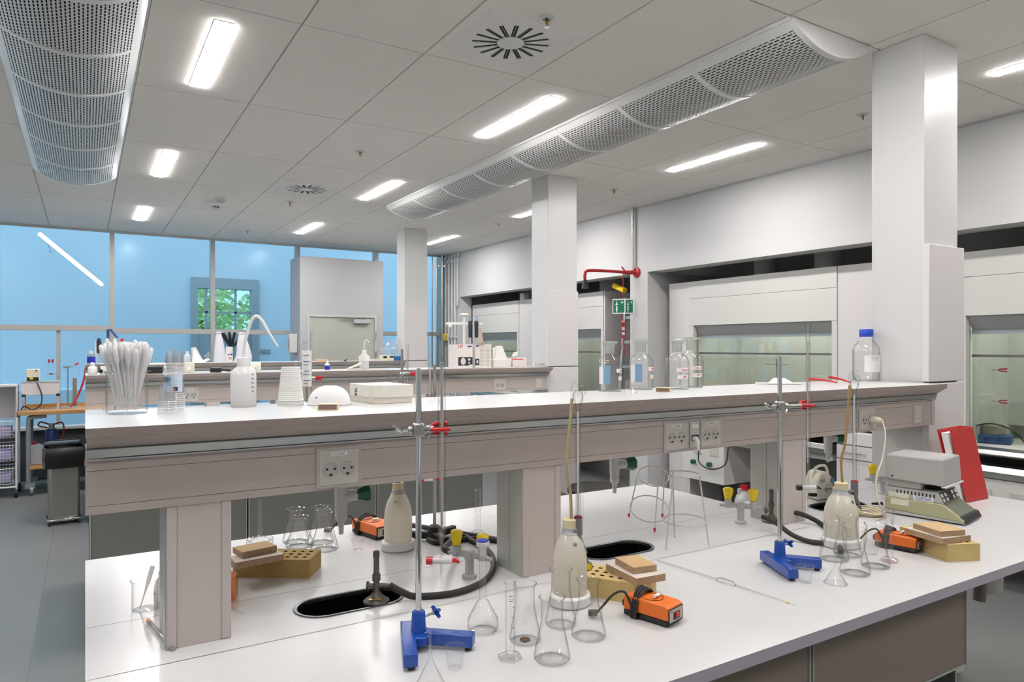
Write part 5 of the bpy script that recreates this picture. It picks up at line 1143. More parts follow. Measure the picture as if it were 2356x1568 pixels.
p = onshelf(669, 2.0); q = pxm(p); r0, r1, h = 28/q, 20.5/q, 74/q; pr = [(r0*1.04,0.0),(r0*1.04,0.002),(r0,0.003)]
for i in range(16): f_ = i/16; rr_ = r0+(r1-r0)*f_; pr += [(rr_,0.004+h*f_),(rr_,0.004+h*(f_+0.042)),(rr_*0.972,0.004+h*(f_+0.046)),(rr_*0.972,0.004+h*(f_+0.058))]
pr.append((r1*0.97,h+0.003))
me = MB().lathe(pr, 30, cap0=False).mesh('cup'); me.materials.append(white_plastic)
for i in range(4):
    o = obj('drinking_cup', me, None); o.location = p+Vector((0,0,0.0005+0.0042*i)); tag(o, ('lowest','second','third','topmost')[i]+' ribbed white cup in the upturned white stack beside the wash bottle', 'cup', 'ribbed white cups in the stack')
def wash_bottle(x, Y, k, rpx, hcap, label, spout, text=True):
    p = onshelf(x, Y, k); q = pxm(p); R = rpx/q; t = thing('wash_bottle', label, 'bottle', p, group='wash bottles')
    hb = hcap/q; hs = hb*0.78
    obj('body', MB().lathe([(R*0.93,0),(R,0.004),(R,hs*0.82),(R*0.93,hs*0.92),(R*0.7,hs),(R*0.45,hs*1.07)],32), milky, t)
    obj('liquid', MB().lathe([(R*0.95,0.003),(R*0.95,hs*0.7)],28), mat('bottle_water', (214,220,226), 0.3), t) if False else None
    obj('cap', MB().lathe([(R*0.46,hs*1.03),(R*0.48,hs*1.05),(R*0.46,hb),(R*0.3,hb*1.01)],24), white_plastic, t)
    rv = Vector((RT[0],RT[1],0)); pts = [rv*(a/q)+Vector((0,0,b/q)) for a, b in spout]; sp = spline(pts,7)
    obj('spout', MB().tube(sp, [0.0045*q/828*min(1, 1) if i < len(sp)*0.75 else 0.0045*q/828-(0.0025*q/828)*(i-len(sp)*0.75)/(len(sp)*0.25) for i in range(len(sp))], 10), milky, t) if k == 0 else obj('spout', MB().tube(sp, 0.0035, 8), white_plastic, t)
    if text:
        for i in range(5): lettering('500 400 300 200 100'.split()[i], ink_blue, t, Matrix.Translation((R*1.005*cos(-YAW-0.45), R*1.005*sin(-YAW-0.45), hs*(0.85-0.11*i))) @ Matrix.Rotation(-YAW-0.45+pi/2,4,'Z') @ Matrix.Rotation(pi/2,4,'X'), 0.006, name='numeral')
    return t
wash_bottle(560, 2.015, 0, 28.5, 112, 'white wash bottle with a long bent spout on the nearest shelf', [(0,108),(4,150),(16,192),(25,206),(34,207),(44,196),(60,168),(80,137)])
# dust mask
p = onshelf(757, 1.95); q = pxm(p); t = thing('dust_mask', 'white moulded dust mask lying on the shelf', 'mask', p, -YAW)
m = MB(); N, K = 28, 8; v = []
for j in range(K+1):
    f_ = j/K; r_ = cos(f_*pi/2)**0.75
    for i in range(N): a = 2*pi*i/N; v.append((50/q*r_*cos(a)+0.004*f_, 0.034*r_*sin(a), 0.001+44/q*sin(f_*pi/2)**1.1))
m.add(v, [(j*N+i, j*N+(i+1)%N, (j+1)*N+(i+1)%N, (j+1)*N+i) for j in range(K) for i in range(N)]); obj('shell', m, mat('mask_felt', (240,240,238), 0.95, bump=0.3, bscale=300), t)
obj('nose_strip', MB().cbox((-0.028,-0.026,0.022),(0.006,0.004,0.004)), mat('mask_blue', (90,130,190), 0.5), t); obj('rim', MB().tube([(50.5/q*cos(2*pi*i/28), 0.0345*sin(2*pi*i/28), 0.002) for i in range(29)],0.0016,6,False), mat('mask_edge', (228,228,224), 0.9), t)
def matchbox(corner, ang, label):
    t = thing('matchbox', label, 'matchbox', corner, ang, group='matchboxes')
    obj('sleeve', MB().box(0,0.05,0,0.034,0.0003,0.015), mat('match_cream', (222,196,130), 0.7), t); obj('striker', MB().box(0.002,0.048,-0.0006,0.0002,0.002,0.0135), mat('striker_brown', (124,100,92), 0.9), t); obj('top_print', MB().box(0.0015,0.0485,0.0015,0.0325,0.0149,0.0156), mat('match_print', (230,218,212), 0.7), t); obj('end_face', MB().box(0.0498,0.0504,0.002,0.032,0.0015,0.0138), mat('match_end', (226,212,206), 0.8), t)
matchbox(onshelf(731, 1.80), -0.42, 'matchbox lying in front of the white dust mask'); matchbox(onshelf(1509, 1.90), -0.9, 'matchbox lying before the acid bottles')
# stiff cardboard box
p = at(858, 929, S); t = thing('cardboard_box', 'flat speckled cardboard box with a lid on the shelf', 'box', (p.x, 1.90, S), R_(5))
card = mat('speckled_card', (226,218,204), 0.85, noise=0.14, nscale=40)
obj('body', MB().box(0,0.122,0,0.165,0.0005,0.030), card, t, 0.001); obj('lid', MB().box(-0.002,0.124,-0.002,0.167,0.017,0.053), mat('card_lid', (234,230,220), 0.8, noise=0.06, nscale=30), t, 0.001); obj('corner_tape', MB().box(-0.0028,0.02,-0.0028,0.03,0.020,0.0535), mat('tape_clear', (228,224,212), 0.4), t)
lettering('EK', ink_black, t, Matrix.Translation((-0.0032,0.12,0.030)) @ Matrix.Rotation(-pi/2,4,'Z') @ Matrix.Rotation(pi/2,4,'X') @ Matrix.Rotation(pi/2,4,'Z'), 0.022)
# stoppered reagent bottles
lab_w = mat('label_white', (238,236,232), 0.7); lab_b = mat('label_blue', (120,158,190), 0.7)
def reagent(x, Y, label, blue=False, fill=0.5, mark=('Saltsyre','4M'), k=0, side=0.5):
    p = onshelf(x, Y, k); q = pxm(p); R = 27/q; H = 112/q; t = thing('reagent_bottle', label, 'bottle', p, group='stoppered glass bottles on the shelf')
    hs = H*0.56
    obj('body', MB().lathe([(R*0.9,0.001),(R,0.006),(R,hs),(R*0.96,hs+0.010),(R*0.8,hs+0.022),(R*0.5,hs+0.032),(R*0.42,hs+0.036),(R*0.42,H-0.012),(R*0.55,H-0.010),(R*0.55,H-0.006)],34,cap0=False,cap1=False), clear_edge, t)
    obj('base', MB().lathe([(R*0.95,0.0008),(R*0.6,0.004),(0.0005,0.006)],28,cap0=False,cap1=False), clear_edge, t)
    obj('liquid', MB().lathe([(R*0.9,0.004),(R*0.96,0.008),(R*0.96,hs*fill)],30), water, t)
    obj('stopper', MB().lathe([(R*0.36,hs+0.040),(R*0.42,H-0.008),(R*0.46,H-0.004),(R*0.68,H-0.001),(R*0.68,H+0.004),(R*0.5,H+0.006)],26), glass('ground_glass', tint=(225,232,226), edge=(170,182,174), haze=0.45), t)
    def wrapl(a, w_, z0, z1, m_, nm, ex=0.0004):
        mm = MB(); n = 8; r_ = R+ex; c = -YAW-pi/2+a; mm.add([(r_*cos(c+w_*(i/n-0.5)), r_*sin(c+w_*(i/n-0.5)), z) for i in range(n+1) for z in (z0,z1)], [(2*i,2*i+2,2*i+3,2*i+1) for i in range(n)]); return obj(nm, mm, m_, t)
    def txt(s_, a, z, sz, m_): lettering(s_, m_, t, Matrix.Translation(((R+0.0009)*cos(-YAW-pi/2+a), (R+0.0009)*sin(-YAW-pi/2+a), z)) @ Matrix.Rotation(-YAW+a,4,'Z') @ Matrix.Rotation(pi/2,4,'X'), sz)
    if blue:
        wrapl(-0.95,0.5,hs*0.28,hs*0.92,lab_w,'label'); wrapl(-0.40,0.62,hs*0.30,hs*0.95,lab_b,'label'); wrapl(0.85,0.8,hs*0.70,hs*0.84,lab_w,'label'); wrapl(0.95,0.55,hs*0.42,hs*0.56,lab_w,'label'); txt(mark[0][:4],0.95,hs*0.77,0.010,ink_red); txt('1',0.9,hs*0.49,0.011,ink_red)
        m = MB()
        for i in range(5): m.cbox((-R*0.92,-R*0.55,hs*(0.4+0.1*i)),(0.006,0.0006,0.0007),-YAW-0.95)
    else:
        wrapl(side,1.1,hs*0.66,hs*0.80,lab_w,'label'); wrapl(side+0.05,1.0,hs*0.40,hs*0.54,lab_w,'label'); txt(mark[0],side+0.2,hs*0.73,0.0095,ink_red); txt(mark[1],side+0.2,hs*0.47,0.012,ink_red)
    return t
reagent(1403, 2.0, 'stoppered glass bottle with a blue label, farthest left of the four', blue=True, fill=0.62)
reagent(1475, 2.02, 'stoppered glass bottle with a blue label behind the small clear cup', blue=True, fill=0.12)
reagent(1558, 1.96, 'stoppered bottle marked Saltsyre 4M in front of its twin', fill=0.62, side=0.25)
reagent(1591, 2.025, 'stoppered bottle marked Saltsyre 4M partly behind its twin', fill=0.5, side=0.15)
p = onshelf(1450, 1.87); q = pxm(p); cup(p, 14/q, 10/q, 30/q, 'upturned clear cup between the blue-labelled bottles', inv=True)
# folded paper mask, spectacles, screw-cap bottle, bags
p = onshelf(1792, 2.0); q = pxm(p); t = thing('filter_mask', 'flat folded white paper mask lying on the shelf', 'mask', p, -YAW)
m = MB(); m.prism([(-48/q,-0.02),(50/q,-0.025),(52/q,0.0),(20/q,0.045),(-16/q,0.05),(-40/q,0.02)],0.001,0.006); obj('panel', m, mat('mask_paper', (238,238,234), 0.9), t, 0.002)
m = MB(); m.add([(-30/q,-0.02,0.006),(30/q,-0.022,0.006),(20/q,0.045,0.006),(-14/q,0.048,0.006),(-12/q,0.0,0.028),(14/q,0.002,0.027)],[(0,1,5,4),(1,2,5),(2,3,4,5),(3,0,4)]); obj('fold', m, mat('mask_paper_2', (244,244,240), 0.9), t)
obj('strip', MB().box(-58/q,-30/q,-0.028,-0.018,0.001,0.010), paper, t)
p = onshelf(1890, 1.99); q = pxm(p); t = thing('safety_glasses', 'clear safety glasses with red temples lying on the shelf', 'glasses', p, -YAW)
obj('lens', MB().tube(spline([(-24/q,0.02,0.012),(-10/q,0.05,0.028),(10/q,0.05,0.03),(24/q,0.03,0.026)],8),0.0035,8), film, t); m = MB(); m.add([(-22/q,0.022,0.010),(0,0.05,0.03),(0,0.05,0.008),(-18/q,0.022,0.002),(24/q,0.03,0.026),(20/q,0.03,0.004)],[(0,1,2,3),(1,4,5,2)]); obj('shield', m, film, t)
for a_, b_ in (((-26/q,0.02,0.016),(26/q,-0.045,0.003)),((24/q,0.03,0.024),(56/q,-0.045,0.003))):
    A, Bq = Vector(a_), Vector(b_); obj('temple', MB().tube([A,A+(Bq-A)*0.5+Vector((0,0,0.004)),Bq],[0.0065,0.0045,0.003],8), red_plastic, t)
p = onshelf(1993, 1.99); q = pxm(p); R = 28.5/q; H = 118/q
t = thing('screw_cap_bottle', 'clear bottle with a bright blue screw cap and white label near the shelf end', 'bottle', p)
hs = H*0.60
obj('body', MB().lathe([(R*0.92,0.001),(R,0.008),(R,hs),(R*0.92,hs+0.016),(R*0.6,hs+0.042),(R*0.45,hs+0.052),(R*0.45,H-0.028)],36,cap0=False,cap1=False), clear, t); obj('base', MB().lathe([(R*0.95,0.001),(R*0.5,0.004),(0.0005,0.006)],28,cap0=False,cap1=False), clear_edge, t)
obj('liquid', MB().lathe([(R*0.92,0.004),(R*0.97,0.010),(R*0.97,hs*0.97)],32), water, t)
cp = obj('screw_cap', MB().lathe([(R*0.50,H-0.030),(R*0.53,H-0.028),(R*0.53,H-0.004),(R*0.50,H)],36), mat('cap_blue', (24,70,186), 0.35), t); obj('pour_ring', MB().lathe([(R*0.49,H-0.036),(R*0.52,H-0.035),(R*0.52,H-0.031)],28), MATS['cap_blue'], cp)
mm = MB(); n = 12; mm.add([((R+0.0005)*cos(-YAW-pi/2+0.25+1.7*(i/n-0.5)), (R+0.0005)*sin(-YAW-pi/2+0.25+1.7*(i/n-0.5)), z) for i in range(n+1) for z in (hs*0.30,hs*0.82)], [(2*i,2*i+2,2*i+3,2*i+1) for i in range(n)]); lb = obj('label', mm, lab_w, t)
for j in range(3): lettering('Calciumchlorid 0,1 M'[:20-4*j], ink_black, t, Matrix.Translation(((R+0.001)*cos(-YAW-pi/2+0.2), (R+0.001)*sin(-YAW-pi/2+0.2), hs*(0.76-0.045*j))) @ Matrix.Rotation(-YAW+0.2,4,'Z') @ Matrix.Rotation(pi/2,4,'X'), 0.006) if False else obj('print_line', MB().cbox((0,0,0),(0.05-0.012*j,0.0012,0.0003)), ink_grey, lb).__setattr__('matrix_local', Matrix.Translation(((R+0.0008)*cos(-YAW-pi/2+0.2), (R+0.0008)*sin(-YAW-pi/2+0.2), hs*(0.76-0.04*j))) @ Matrix.Rotation(-YAW+0.2,4,'Z') @ Matrix.Rotation(pi/2,4,'X'))
p = onshelf(2043, 1.93); tag(obj('cork_ring', MB().lathe([(0.024,0.0005),(0.028,0.003),(0.028,0.016),(0.024,0.02),(0.012,0.02),(0.012,0.012)],22,tuple(p)), mat('cork', (214,196,166), 0.9, noise=0.1, nscale=60)), 'pale cork ring lying before the clear plastic bags', 'ring')
def crumple(loc, sx, sy, sz, label, m_, seed, cat='bag', name='plastic_bag', grp='clear plastic bags'):
    rn = random.Random(seed); m = MB(); nx, ny = 16, 9; v = []
    for j in range(ny):
        for i in range(nx):
            u, w_ = i/(nx-1)*2-1, j/(ny-1)*2-1; e = max(0, 1-max(abs(u),abs(w_))**2); v.append((sx*u*(1+0.06*rn.uniform(-1,1)), sy*w_*(1+0.1*rn.uniform(-1,1)), 0.001+sz*e*(0.55+0.45*rn.random())))
    m.add(v, [(j*nx+i, j*nx+i+1, (j+1)*nx+i+1, (j+1)*nx+i) for j in range(ny-1) for i in range(nx-1)])
    t = thing(name, label, cat, loc, -YAW, grp); obj('film', m, m_, t, smooth=20); obj('under_film', MB().box(-sx*0.9,sx*0.9,-sy*0.8,sy*0.8,0.0003,0.0008), m_, t); return t
crumple(onshelf(2085,1.98), 0.075, 0.04, 0.045, 'crumpled clear plastic bag near the shelf end', film, 5)
p = onshelf(2128,1.93); t = thing('paper_sachet', 'small white paper sachet lying at the shelf end', 'sachet', p, -YAW); obj('sachet', MB().prism([(-0.03,-0.015),(0.028,-0.02),(0.02,0.02),(-0.03,0.02)],0.001,0.008), paper, t, 0.002); obj('flap', MB().prism([(0.026,-0.015),(0.036,-0.01),(0.032,0.01),(0.02,0.018)],0.006,0.016), paper, t)
# ================================================================ middle and far bench
def bench_stand(x, Y, ztop, label, k=1):
    p = atY(x, 798, Y); t = thing('retort_stand', label, 'stand', (p.x, Y, B), group='retort stands on the middle bench')
    obj('base', MB().box(-0.07,0.07,-0.10,0.06,0,0.02), blue_paint, t, 0.003); obj('rod', MB().cyl((0,0,0.02),(0,0,ztop-B),0.0085,10), steel, t)
    a = obj('clamp', MB().cyl((0,0,ztop-B-0.17),(0.05,-0.02,ztop-B-0.17),0.008,8).sphere((0,0,ztop-B-0.17),0.016,8), steel, t); obj('jaw', MB().tube([(0.05,-0.02,ztop-B-0.17),(0.065,-0.035,ztop-B-0.165),(0.09,-0.04,ztop-B-0.165)],0.007,8).tube([(0.05,-0.02,ztop-B-0.175),(0.06,-0.01,ztop-B-0.18),(0.09,-0.02,ztop-B-0.18)],0.007,8), red_plastic, a)
    return p
YF = 1.42+DY
pp = bench_stand(925, YF, 1.548, 'retort stand with a red clamp behind the flat cardboard box')
b_ = atY(938, 798, YF); burette(b_, 1.10, 1.58, 1.20, 0.007, 'burette held by the stand behind the cardboard box', col=ink_red)
pp = bench_stand(706, YF, 1.535, 'retort stand with dark clamps behind the white cup stack')
b_ = atY(716, 798, YF); burette(b_, 1.02, 1.66, 1.12, 0.006, 'slim burette beside the labelled cylinder on the middle bench', col=ink_red)
p = atY(702, 798, YF-0.12); q = pxm(p); t = thing('label_cylinder', 'tall glass jar with a printed white label behind the white cup stack', 'jar', (p.x, YF-0.12, B))
zz = lambda y, P: EYE-(y-HYP)/pxm(P)-B
R = 15/q
obj('body', MB().lathe([(R,0.001),(R,zz(815,p)),(R*0.75,zz(800,p)),(R*0.4,zz(793,p)),(R*0.4,zz(788,p))],26,cap0=False,cap1=False), clear_edge, t)
z0, z1 = zz(888,p), zz(806,p); lb = obj('label', MB().cbox((0.0,-R*0.9,(z0+z1)/2),(R*1.5,0.004,z1-z0),-YAW), lab_w, t)
for i in range(10): obj('print_line', MB().cbox((0.004*(i%3-1)-0.0015,-R*0.9-0.003,z0+(z1-z0)*(0.08+0.088*i)),(R*(1.0 if i%2 else 0.7),0.001,0.003),-YAW), ink_blue if i % 4 else ink_black, lb)
obj('blue_cap', MB().lathe([(R*0.42,zz(789,p)),(R*0.42,zz(786,p))],14), mat('cap_pale_blue', (130,180,205), 0.5), t)
p = onshelf(684, 1.72, 1); q = pxm(p); t = thing('burette_bulb', 'clear glass burette bulb before the labelled jar', 'glassware', (p.x, p.y, S)); obj('bulb', MB().lathe([(0.004,0.001),(0.006,0.02),(0.022,0.035),(0.026,0.055),(0.016,0.075),(0.005,0.08)],18), clear_edge, t); obj('side_tube', MB().cyl((-0.03,0,0.001),(-0.03,0,0.10),0.004,8).tube(spline([(-0.03,0,0.10),(-0.015,0,0.115),(0.0,0,0.08)],5),0.004,8), clear_edge, t)
def bx(name, x, Y, k, w_, d, h, label, cat, m_, rz=0.0, grp=None, z=S):
    p = onshelf(x, Y, k); q = pxm(p); t = thing(name, label, cat, (p.x, p.y, z), rz, grp); obj('body', MB().box(-w_/q/2, w_/q/2, 0, d, 0.0005, h/q), m_, t, 0.002); return t, q
def small_bottle(x, Y, k, rpx, hpx, label, m_, capm, capf=0.72, band=None, cat='bottle', cone=False, grp='small bottles on the far shelves'):
    p = onshelf(x, Y, k); q = pxm(p); R, H = rpx/q, hpx/q; t = thing('small_bottle', label, cat, p, group=grp)
    obj('body', MB().lathe([(R*0.94,0),(R,0.003),(R,H*capf*0.78),(R*0.9,H*capf*0.87),(R*0.45,H*capf)],20), m_, t); obj('cap', MB().lathe([(R*0.5,H*capf*0.97),(R*0.5,H*(0.9 if cone else 1.0)),(R*(0.15 if cone else 0.45),H)],14), capm, t)
    if band: obj('label', MB().lathe([(R*1.01,H*0.08),(R*1.01,H*capf*0.7)],20,cap0=False,cap1=False), band, t)
    return t
deep_blue = mat('ink_bottle_blue', (36,40,170), 0.35)
small_bottle(753, 1.78, 1, 5.8, 23, 'small dropper bottle with a deep blue label on the middle shelf', white_plastic, white_plastic, 0.72, deep_blue, cone=True)
small_bottle(213, 1.80, 1, 9.5, 28, 'white dropper bottle at the left end of the middle shelf', white_plastic, white_plastic, 0.7, cone=True)
t = wash_bottle(838, 1.86, 1, 10.8, 44, 'small white wash bottle on the middle shelf, before the grey door', [(0,42),(0,55),(1,64),(4,68),(7,67),(11,62)], False)
obj('label', MB().lathe([(0.0395,0.06),(0.0395,0.10)],20,cap0=False,cap1=False), lab_w, t)
t, q = bx('timer_cube', 588, 1.82, 1, 24, 0.05, 22, 'white plastic timer cube beside the wash bottle on the middle shelf', 'timer', white_plastic); obj('knob', MB().cyl((0.01,0,0.025),(0.01,-0.008,0.025),0.012,14), cream_plastic, t)
t, q = bx('socket_cube', 434, 1.84, 1, 25, 0.06, 24, 'cream plastic box with a dial behind the clear cup stack', 'box', cream_plastic); obj('dial', MB().cyl((0,0,0.03),(0,-0.006,0.03),0.014,14), white_plastic, t)
t, q = bx('note_pad', 352, 1.78, 1, 40, 0.16, 14, 'black covered notebook on the middle shelf behind the pipette beaker', 'notebook', black_plastic); obj('paper_sheet', MB().box(-0.10,0.075,-0.01,0.15,0.055,0.058), paper, t); obj('pages', MB().box(-0.085,0.085,0.004,0.155,0.0545,0.055), paper, t)
t, q = bx('dial_box', 243, 1.76, 1, 20, 0.10, 18, 'small white instrument box with dark knobs at the left of the middle shelf', 'box', white_plastic); obj('knob', MB().cyl((-0.025,0,0.02),(-0.025,-0.012,0.02),0.012,10).cyl((0.02,0,0.012),(0.02,-0.012,0.012),0.014,10), black_plastic, t)
p = onshelf(505, 1.76, 1); q = pxm(p); t = thing('weighing_scoop', 'black scoop with a long handle lying on the middle shelf', 'scoop', p, -YAW*0.2); obj('bowl', MB().box(-20/q,4/q,-0.02,0.03,0.001,0.03), black_plastic, t, 0.004); obj('handle', MB().tube([(4/q,0,0.018),(24/q,0,0.012)],0.008,8), black_plastic, t); obj('lining', MB().box(-18/q,2/q,-0.016,0.026,0.0295,0.0325), alu_soft, t)
p = onshelf(815, 1.78, 1); t = thing('stapler', 'cream hand tool lying open on the middle shelf beside the small wash bottle', 'stapler', p, 0.3); obj('base', MB().box(-0.055,0.055,-0.015,0.015,0.0005,0.010), cream_plastic, t, 0.003); obj('arm', MB().prism([(0.012,-0.055),(0.045,0.04),(0.055,0.055),(0.035,0.055),(0.010,-0.045)][::-1],-0.015,0.015,'y'), cream_plastic, t, 0.003)
# mask boxes
def mask_box(x, Y, w_, h_, label, other):
    p = onshelf(x, Y, 1); q = pxm(p); W2, H2 = w_/q/2, h_/q; t = thing('mask_box', label, 'box', p, -0.10 if not other else 0.06, 'cartons of dust masks')
    obj('carton', MB().box(-W2,W2,0,0.12,0.0005,H2), mat('carton_white_%d' % other, (232,226,218), 0.7), t)
    f = -0.0008
    def pr(x0,x1,z0,z1,m_,nm='print',y=f): return obj(nm, MB().box(W2*x0,W2*x1,y,0.0005,H2*z0,H2*z1), m_, t)
    navy = MATS.get('print_navy') or mat('print_navy', (44,48,62), 0.7)
    if not other:
        pr(-0.55,0.99,0.10,0.46,navy); lettering('3M', ink_red, t, facing((-W2*0.35,f-0.0006,H2*0.90)), 0.036); pr(0.45,0.9,0.89,0.95,ink_blue); pr(0.6,0.99,0.10,0.14,paper,'print',f-0.0004)
        m = MB(); n = 16; m.add([(-W2*0.02+W2*0.27*cos(2*pi*i/n), f-0.001, H2*0.27+H2*0.17*sin(2*pi*i/n)*(1 if sin(2*pi*i/n) > 0 else 0.85)) for i in range(n)], [tuple(range(n))]); obj('mask_picture', m, mat('print_mask', (214,204,208), 0.7), t)
        for dx in (0.62,): m = MB(); m.add([(W2*(dx+0.16*cos(2*pi*i/n)), f-0.001, H2*(0.36+0.05*sin(2*pi*i/n))) for i in range(n)], [tuple(range(n))]); obj('mask_picture', m, MATS['print_mask'], t); m = MB(); m.add([(W2*(dx+0.10*cos(2*pi*i/n)), f-0.001, H2*(0.22+0.045*sin(2*pi*i/n))) for i in range(n)], [tuple(range(n))]); obj('mask_picture', m, MATS['print_mask'], t)
        for j in range(9): pr(-0.96,-0.72,0.12+0.085*j,0.16+0.085*j,panel_pale)
    else:
        pr(-0.99,-0.5,0.10,0.38,navy); pr(-0.9,-0.6,0.89,0.95,ink_blue); m = MB(); n = 14; m.add([(W2*(-0.74+0.13*cos(2*pi*i/n)), f-0.001, H2*(0.25+0.08*sin(2*pi*i/n))) for i in range(n)], [tuple(range(n))]); obj('mask_picture', m, mat('print_mask_2', (206,200,200), 0.7), t)
        for c0, c1 in ((-0.42,0.18),(0.28,0.92)):
            for j in range(15): pr(c0,c0+(c1-c0)*(0.7+0.3*((j*7)%5)/5),0.08+0.053*j,0.10+0.053*j,mat('print_grey_%d_%d' % (j, int(c0*10)), (186,178,172), 0.8) if 'print_grey' not in MATS else MATS['print_grey'])
        obj('open_flap', MB().add([(-W2*0.2,0.10,H2),(W2*0.9,0.10,H2),(W2*0.75,0.12,H2+0.13),(-W2*0.05,0.12,H2+0.13)],[(0,1,2,3)]), mat('carton_inside', (186,172,158), 0.8), t); obj('open_flap', MB().add([(-W2*0.9,0.0,H2),(W2*0.2,0.0,H2),(W2*0.1,-0.03,H2+0.02),(-W2*0.7,-0.03,H2+0.012)],[(0,1,2,3)]), MATS['carton_white_1'], t)
MATS['print_grey'] = mat('print_grey', (186,178,172), 0.8)
mask_box(1066, 1.80, 46, 54, 'white mask carton with red 3M lettering and a mask picture', 0); mask_box(1112, 1.82, 44, 54, 'second mask carton with small grey print and an open flap', 1)
# pipettes hanging on a carousel behind the cartons
p = onshelf(1068, 2.0, 1); q = pxm(p); t = thing('pipette_stand', 'white carousel stand rising behind the mask cartons', 'stand', p); zt = 116/q
obj('base', MB().lathe([(0.06,0.0005),(0.06,0.01),(0.02,0.016)],20), white_plastic, t); obj('column', MB().cyl((0,0,0.016),(0,0,zt),0.012,10), white_plastic, t); obj('top_knob', MB().lathe([(0.012,zt),(0.036,zt+0.012),(0.036,zt+0.02),(0.02,zt+0.026)],18), white_plastic, t)
obj('hanger', MB().cbox((0,0,zt-0.055),(0.30,0.02,0.02),-YAW).tube([(-0.12*cos(YAW),0.12*sin(YAW),zt-0.055),(-0.12*cos(YAW),0.12*sin(YAW)-0.02,zt-0.085)],0.012,8), white_plastic, t)
def micropipette(dx, label):
    c = p+Vector((RT[0],RT[1],0))*(dx/q)-Vector((0,0.045,0)); tt = thing('micropipette', label, 'pipette', (c.x, c.y, S), group='dark micropipettes on the carousel')
    obj('grip', MB().tube([(0,0,zt-0.17),(0,0,zt-0.05),(0,0,zt-0.035)],[0.014,0.018,0.012],12), mat('grip_navy', (30,42,54), 0.4), tt); obj('shaft', MB().tube([(0,0,zt-0.17),(0,0,zt-0.23),(0,0,zt-0.26)],[0.011,0.008,0.004],10), alu_soft, tt); obj('plunger', MB().cyl((0,0,zt-0.035),(0,0,zt-0.005),0.003,8).lathe([(0.011,zt-0.005),(0.011,zt+0.003)],12), mat('plunger_blue', (120,170,200), 0.4), tt)
micropipette(8, 'dark micropipette nearer the carousel column'); micropipette(22, 'dark micropipette farther right on the carousel')
# tissue box, glove box
t, q = bx('tissue_box', 1157, 1.80, 1, 46, 0.12, 18, 'white tissue box beside the mask cartons', 'tissue box', mat('tissue_card', (232,228,220), 0.8)); obj('tissue', MB().add([(-0.06,0.06,18/q),(0.06,0.05,18/q),(0.075,0.06,18/q+0.01),(0.03,0.06,49/q),(-0.01,0.065,50/q),(-0.055,0.07,44/q)],[(0,1,2,3,4,5)]).add([(-0.05,0.05,18/q),(0.05,0.04,18/q),(0.02,0.05,44/q),(-0.02,0.055,46/q)],[(0,1,2,3)]), paper, t)
t, q = bx('glove_box', 1196, 1.80, 1, 38, 0.11, 21, 'low pink and white glove box at the right end of the middle shelf', 'glove box', mat('glove_card', (230,218,212), 0.8)); obj('red_band', MB().box(-0.075,0.03,-0.0008,0.0004,0.060,0.068), ink_red, t); obj('glove', MB().add([(-0.05,0.05,0.085),(0.0,0.05,0.085),(0.02,0.05,0.13),(-0.03,0.05,0.12)],[(0,1,2,3)]), paper, t)
crumple(onshelf(1243,1.80,1), 0.07, 0.05, 0.035, 'crumpled clear bag at the right end of the middle shelf', film, 9)
# on the middle worktop
for i, (x, c_, lb) in enumerate(((500,(120,150,110),'green'),(430,(200,190,60),'yellow'),(620,(90,140,190),'blue'))):
    p = atY(x, 798, 1.35+DY); t = thing('storage_tray', lb + ' plastic tray on the middle bench under its shelf', 'tray', (p.x, p.y, B), group='trays on the middle worktop'); obj('tray', MB().box(-0.08,0.08,-0.05,0.05,0.0005,0.05), mat('tray_'+lb, c_, 0.5), t, 0.004); obj('content', MB().box(-0.07,0.07,-0.04,0.04,0.05,0.075), paper, t)
for i, x in enumerate((1040, 1082, 1120)):
    p = atY(x, 798, 1.45+DY); t = thing('black_device', ('first','second','third')[i] + ' small dark instrument on the middle bench right of the front burette', 'instrument', (p.x, p.y, B), group='dark instruments on the middle worktop'); obj('body', MB().box(-0.05,0.05,-0.04,0.04,0.0005,0.25), black_plastic, t, 0.006); obj('panel', MB().box(-0.04,0.04,-0.042,-0.04,0.16,0.22), alu_soft, t)
# far shelf (third bench)
small_bottle(210, 1.80, 2, 8.5, 30, 'clear bottle of deep blue liquid at the left end of the farthest shelf', glass('pale_bottle', tint=(225,235,240), edge=(170,190,200), haze=0.3), white_plastic, 0.78, deep_blue)
small_bottle(431, 1.85, 2, 7, 27, 'clear white-capped bottle on the farthest shelf beside the tissue stand', milky, white_plastic, 0.75)
p = onshelf(258, 1.85, 2); q = pxm(p); t = thing('pipette_rack', 'white pipette rack with dark pipettes on the farthest shelf behind the big beaker', 'rack', p)
obj('frame', MB().box(-34/q,-30/q,0,0.1,0.0005,52/q).box(30/q,34/q,0,0.1,0.0005,52/q).box(-30/q,30/q,0,0.1,40/q,43/q), white_plastic, t)
for i, dx in enumerate((-26,-10,6,20)): obj('pipette', MB().tube([(dx/q,0,24/q),(dx/q,0,50/q),(dx/q,0,58/q)],[0.02,0.022,0.012],8), (MATS['grip_navy'], white_plastic, cream_plastic, red_plastic)[i], t)
obj('lamp_arm', MB().tube([(-8/q,0.05,50/q),(-8/q,0.05,78/q),(-2/q,0.05,78/q),(10/q,0.0,60/q)],0.012,8), mat('arm_blue', (40,80,140), 0.4), t)
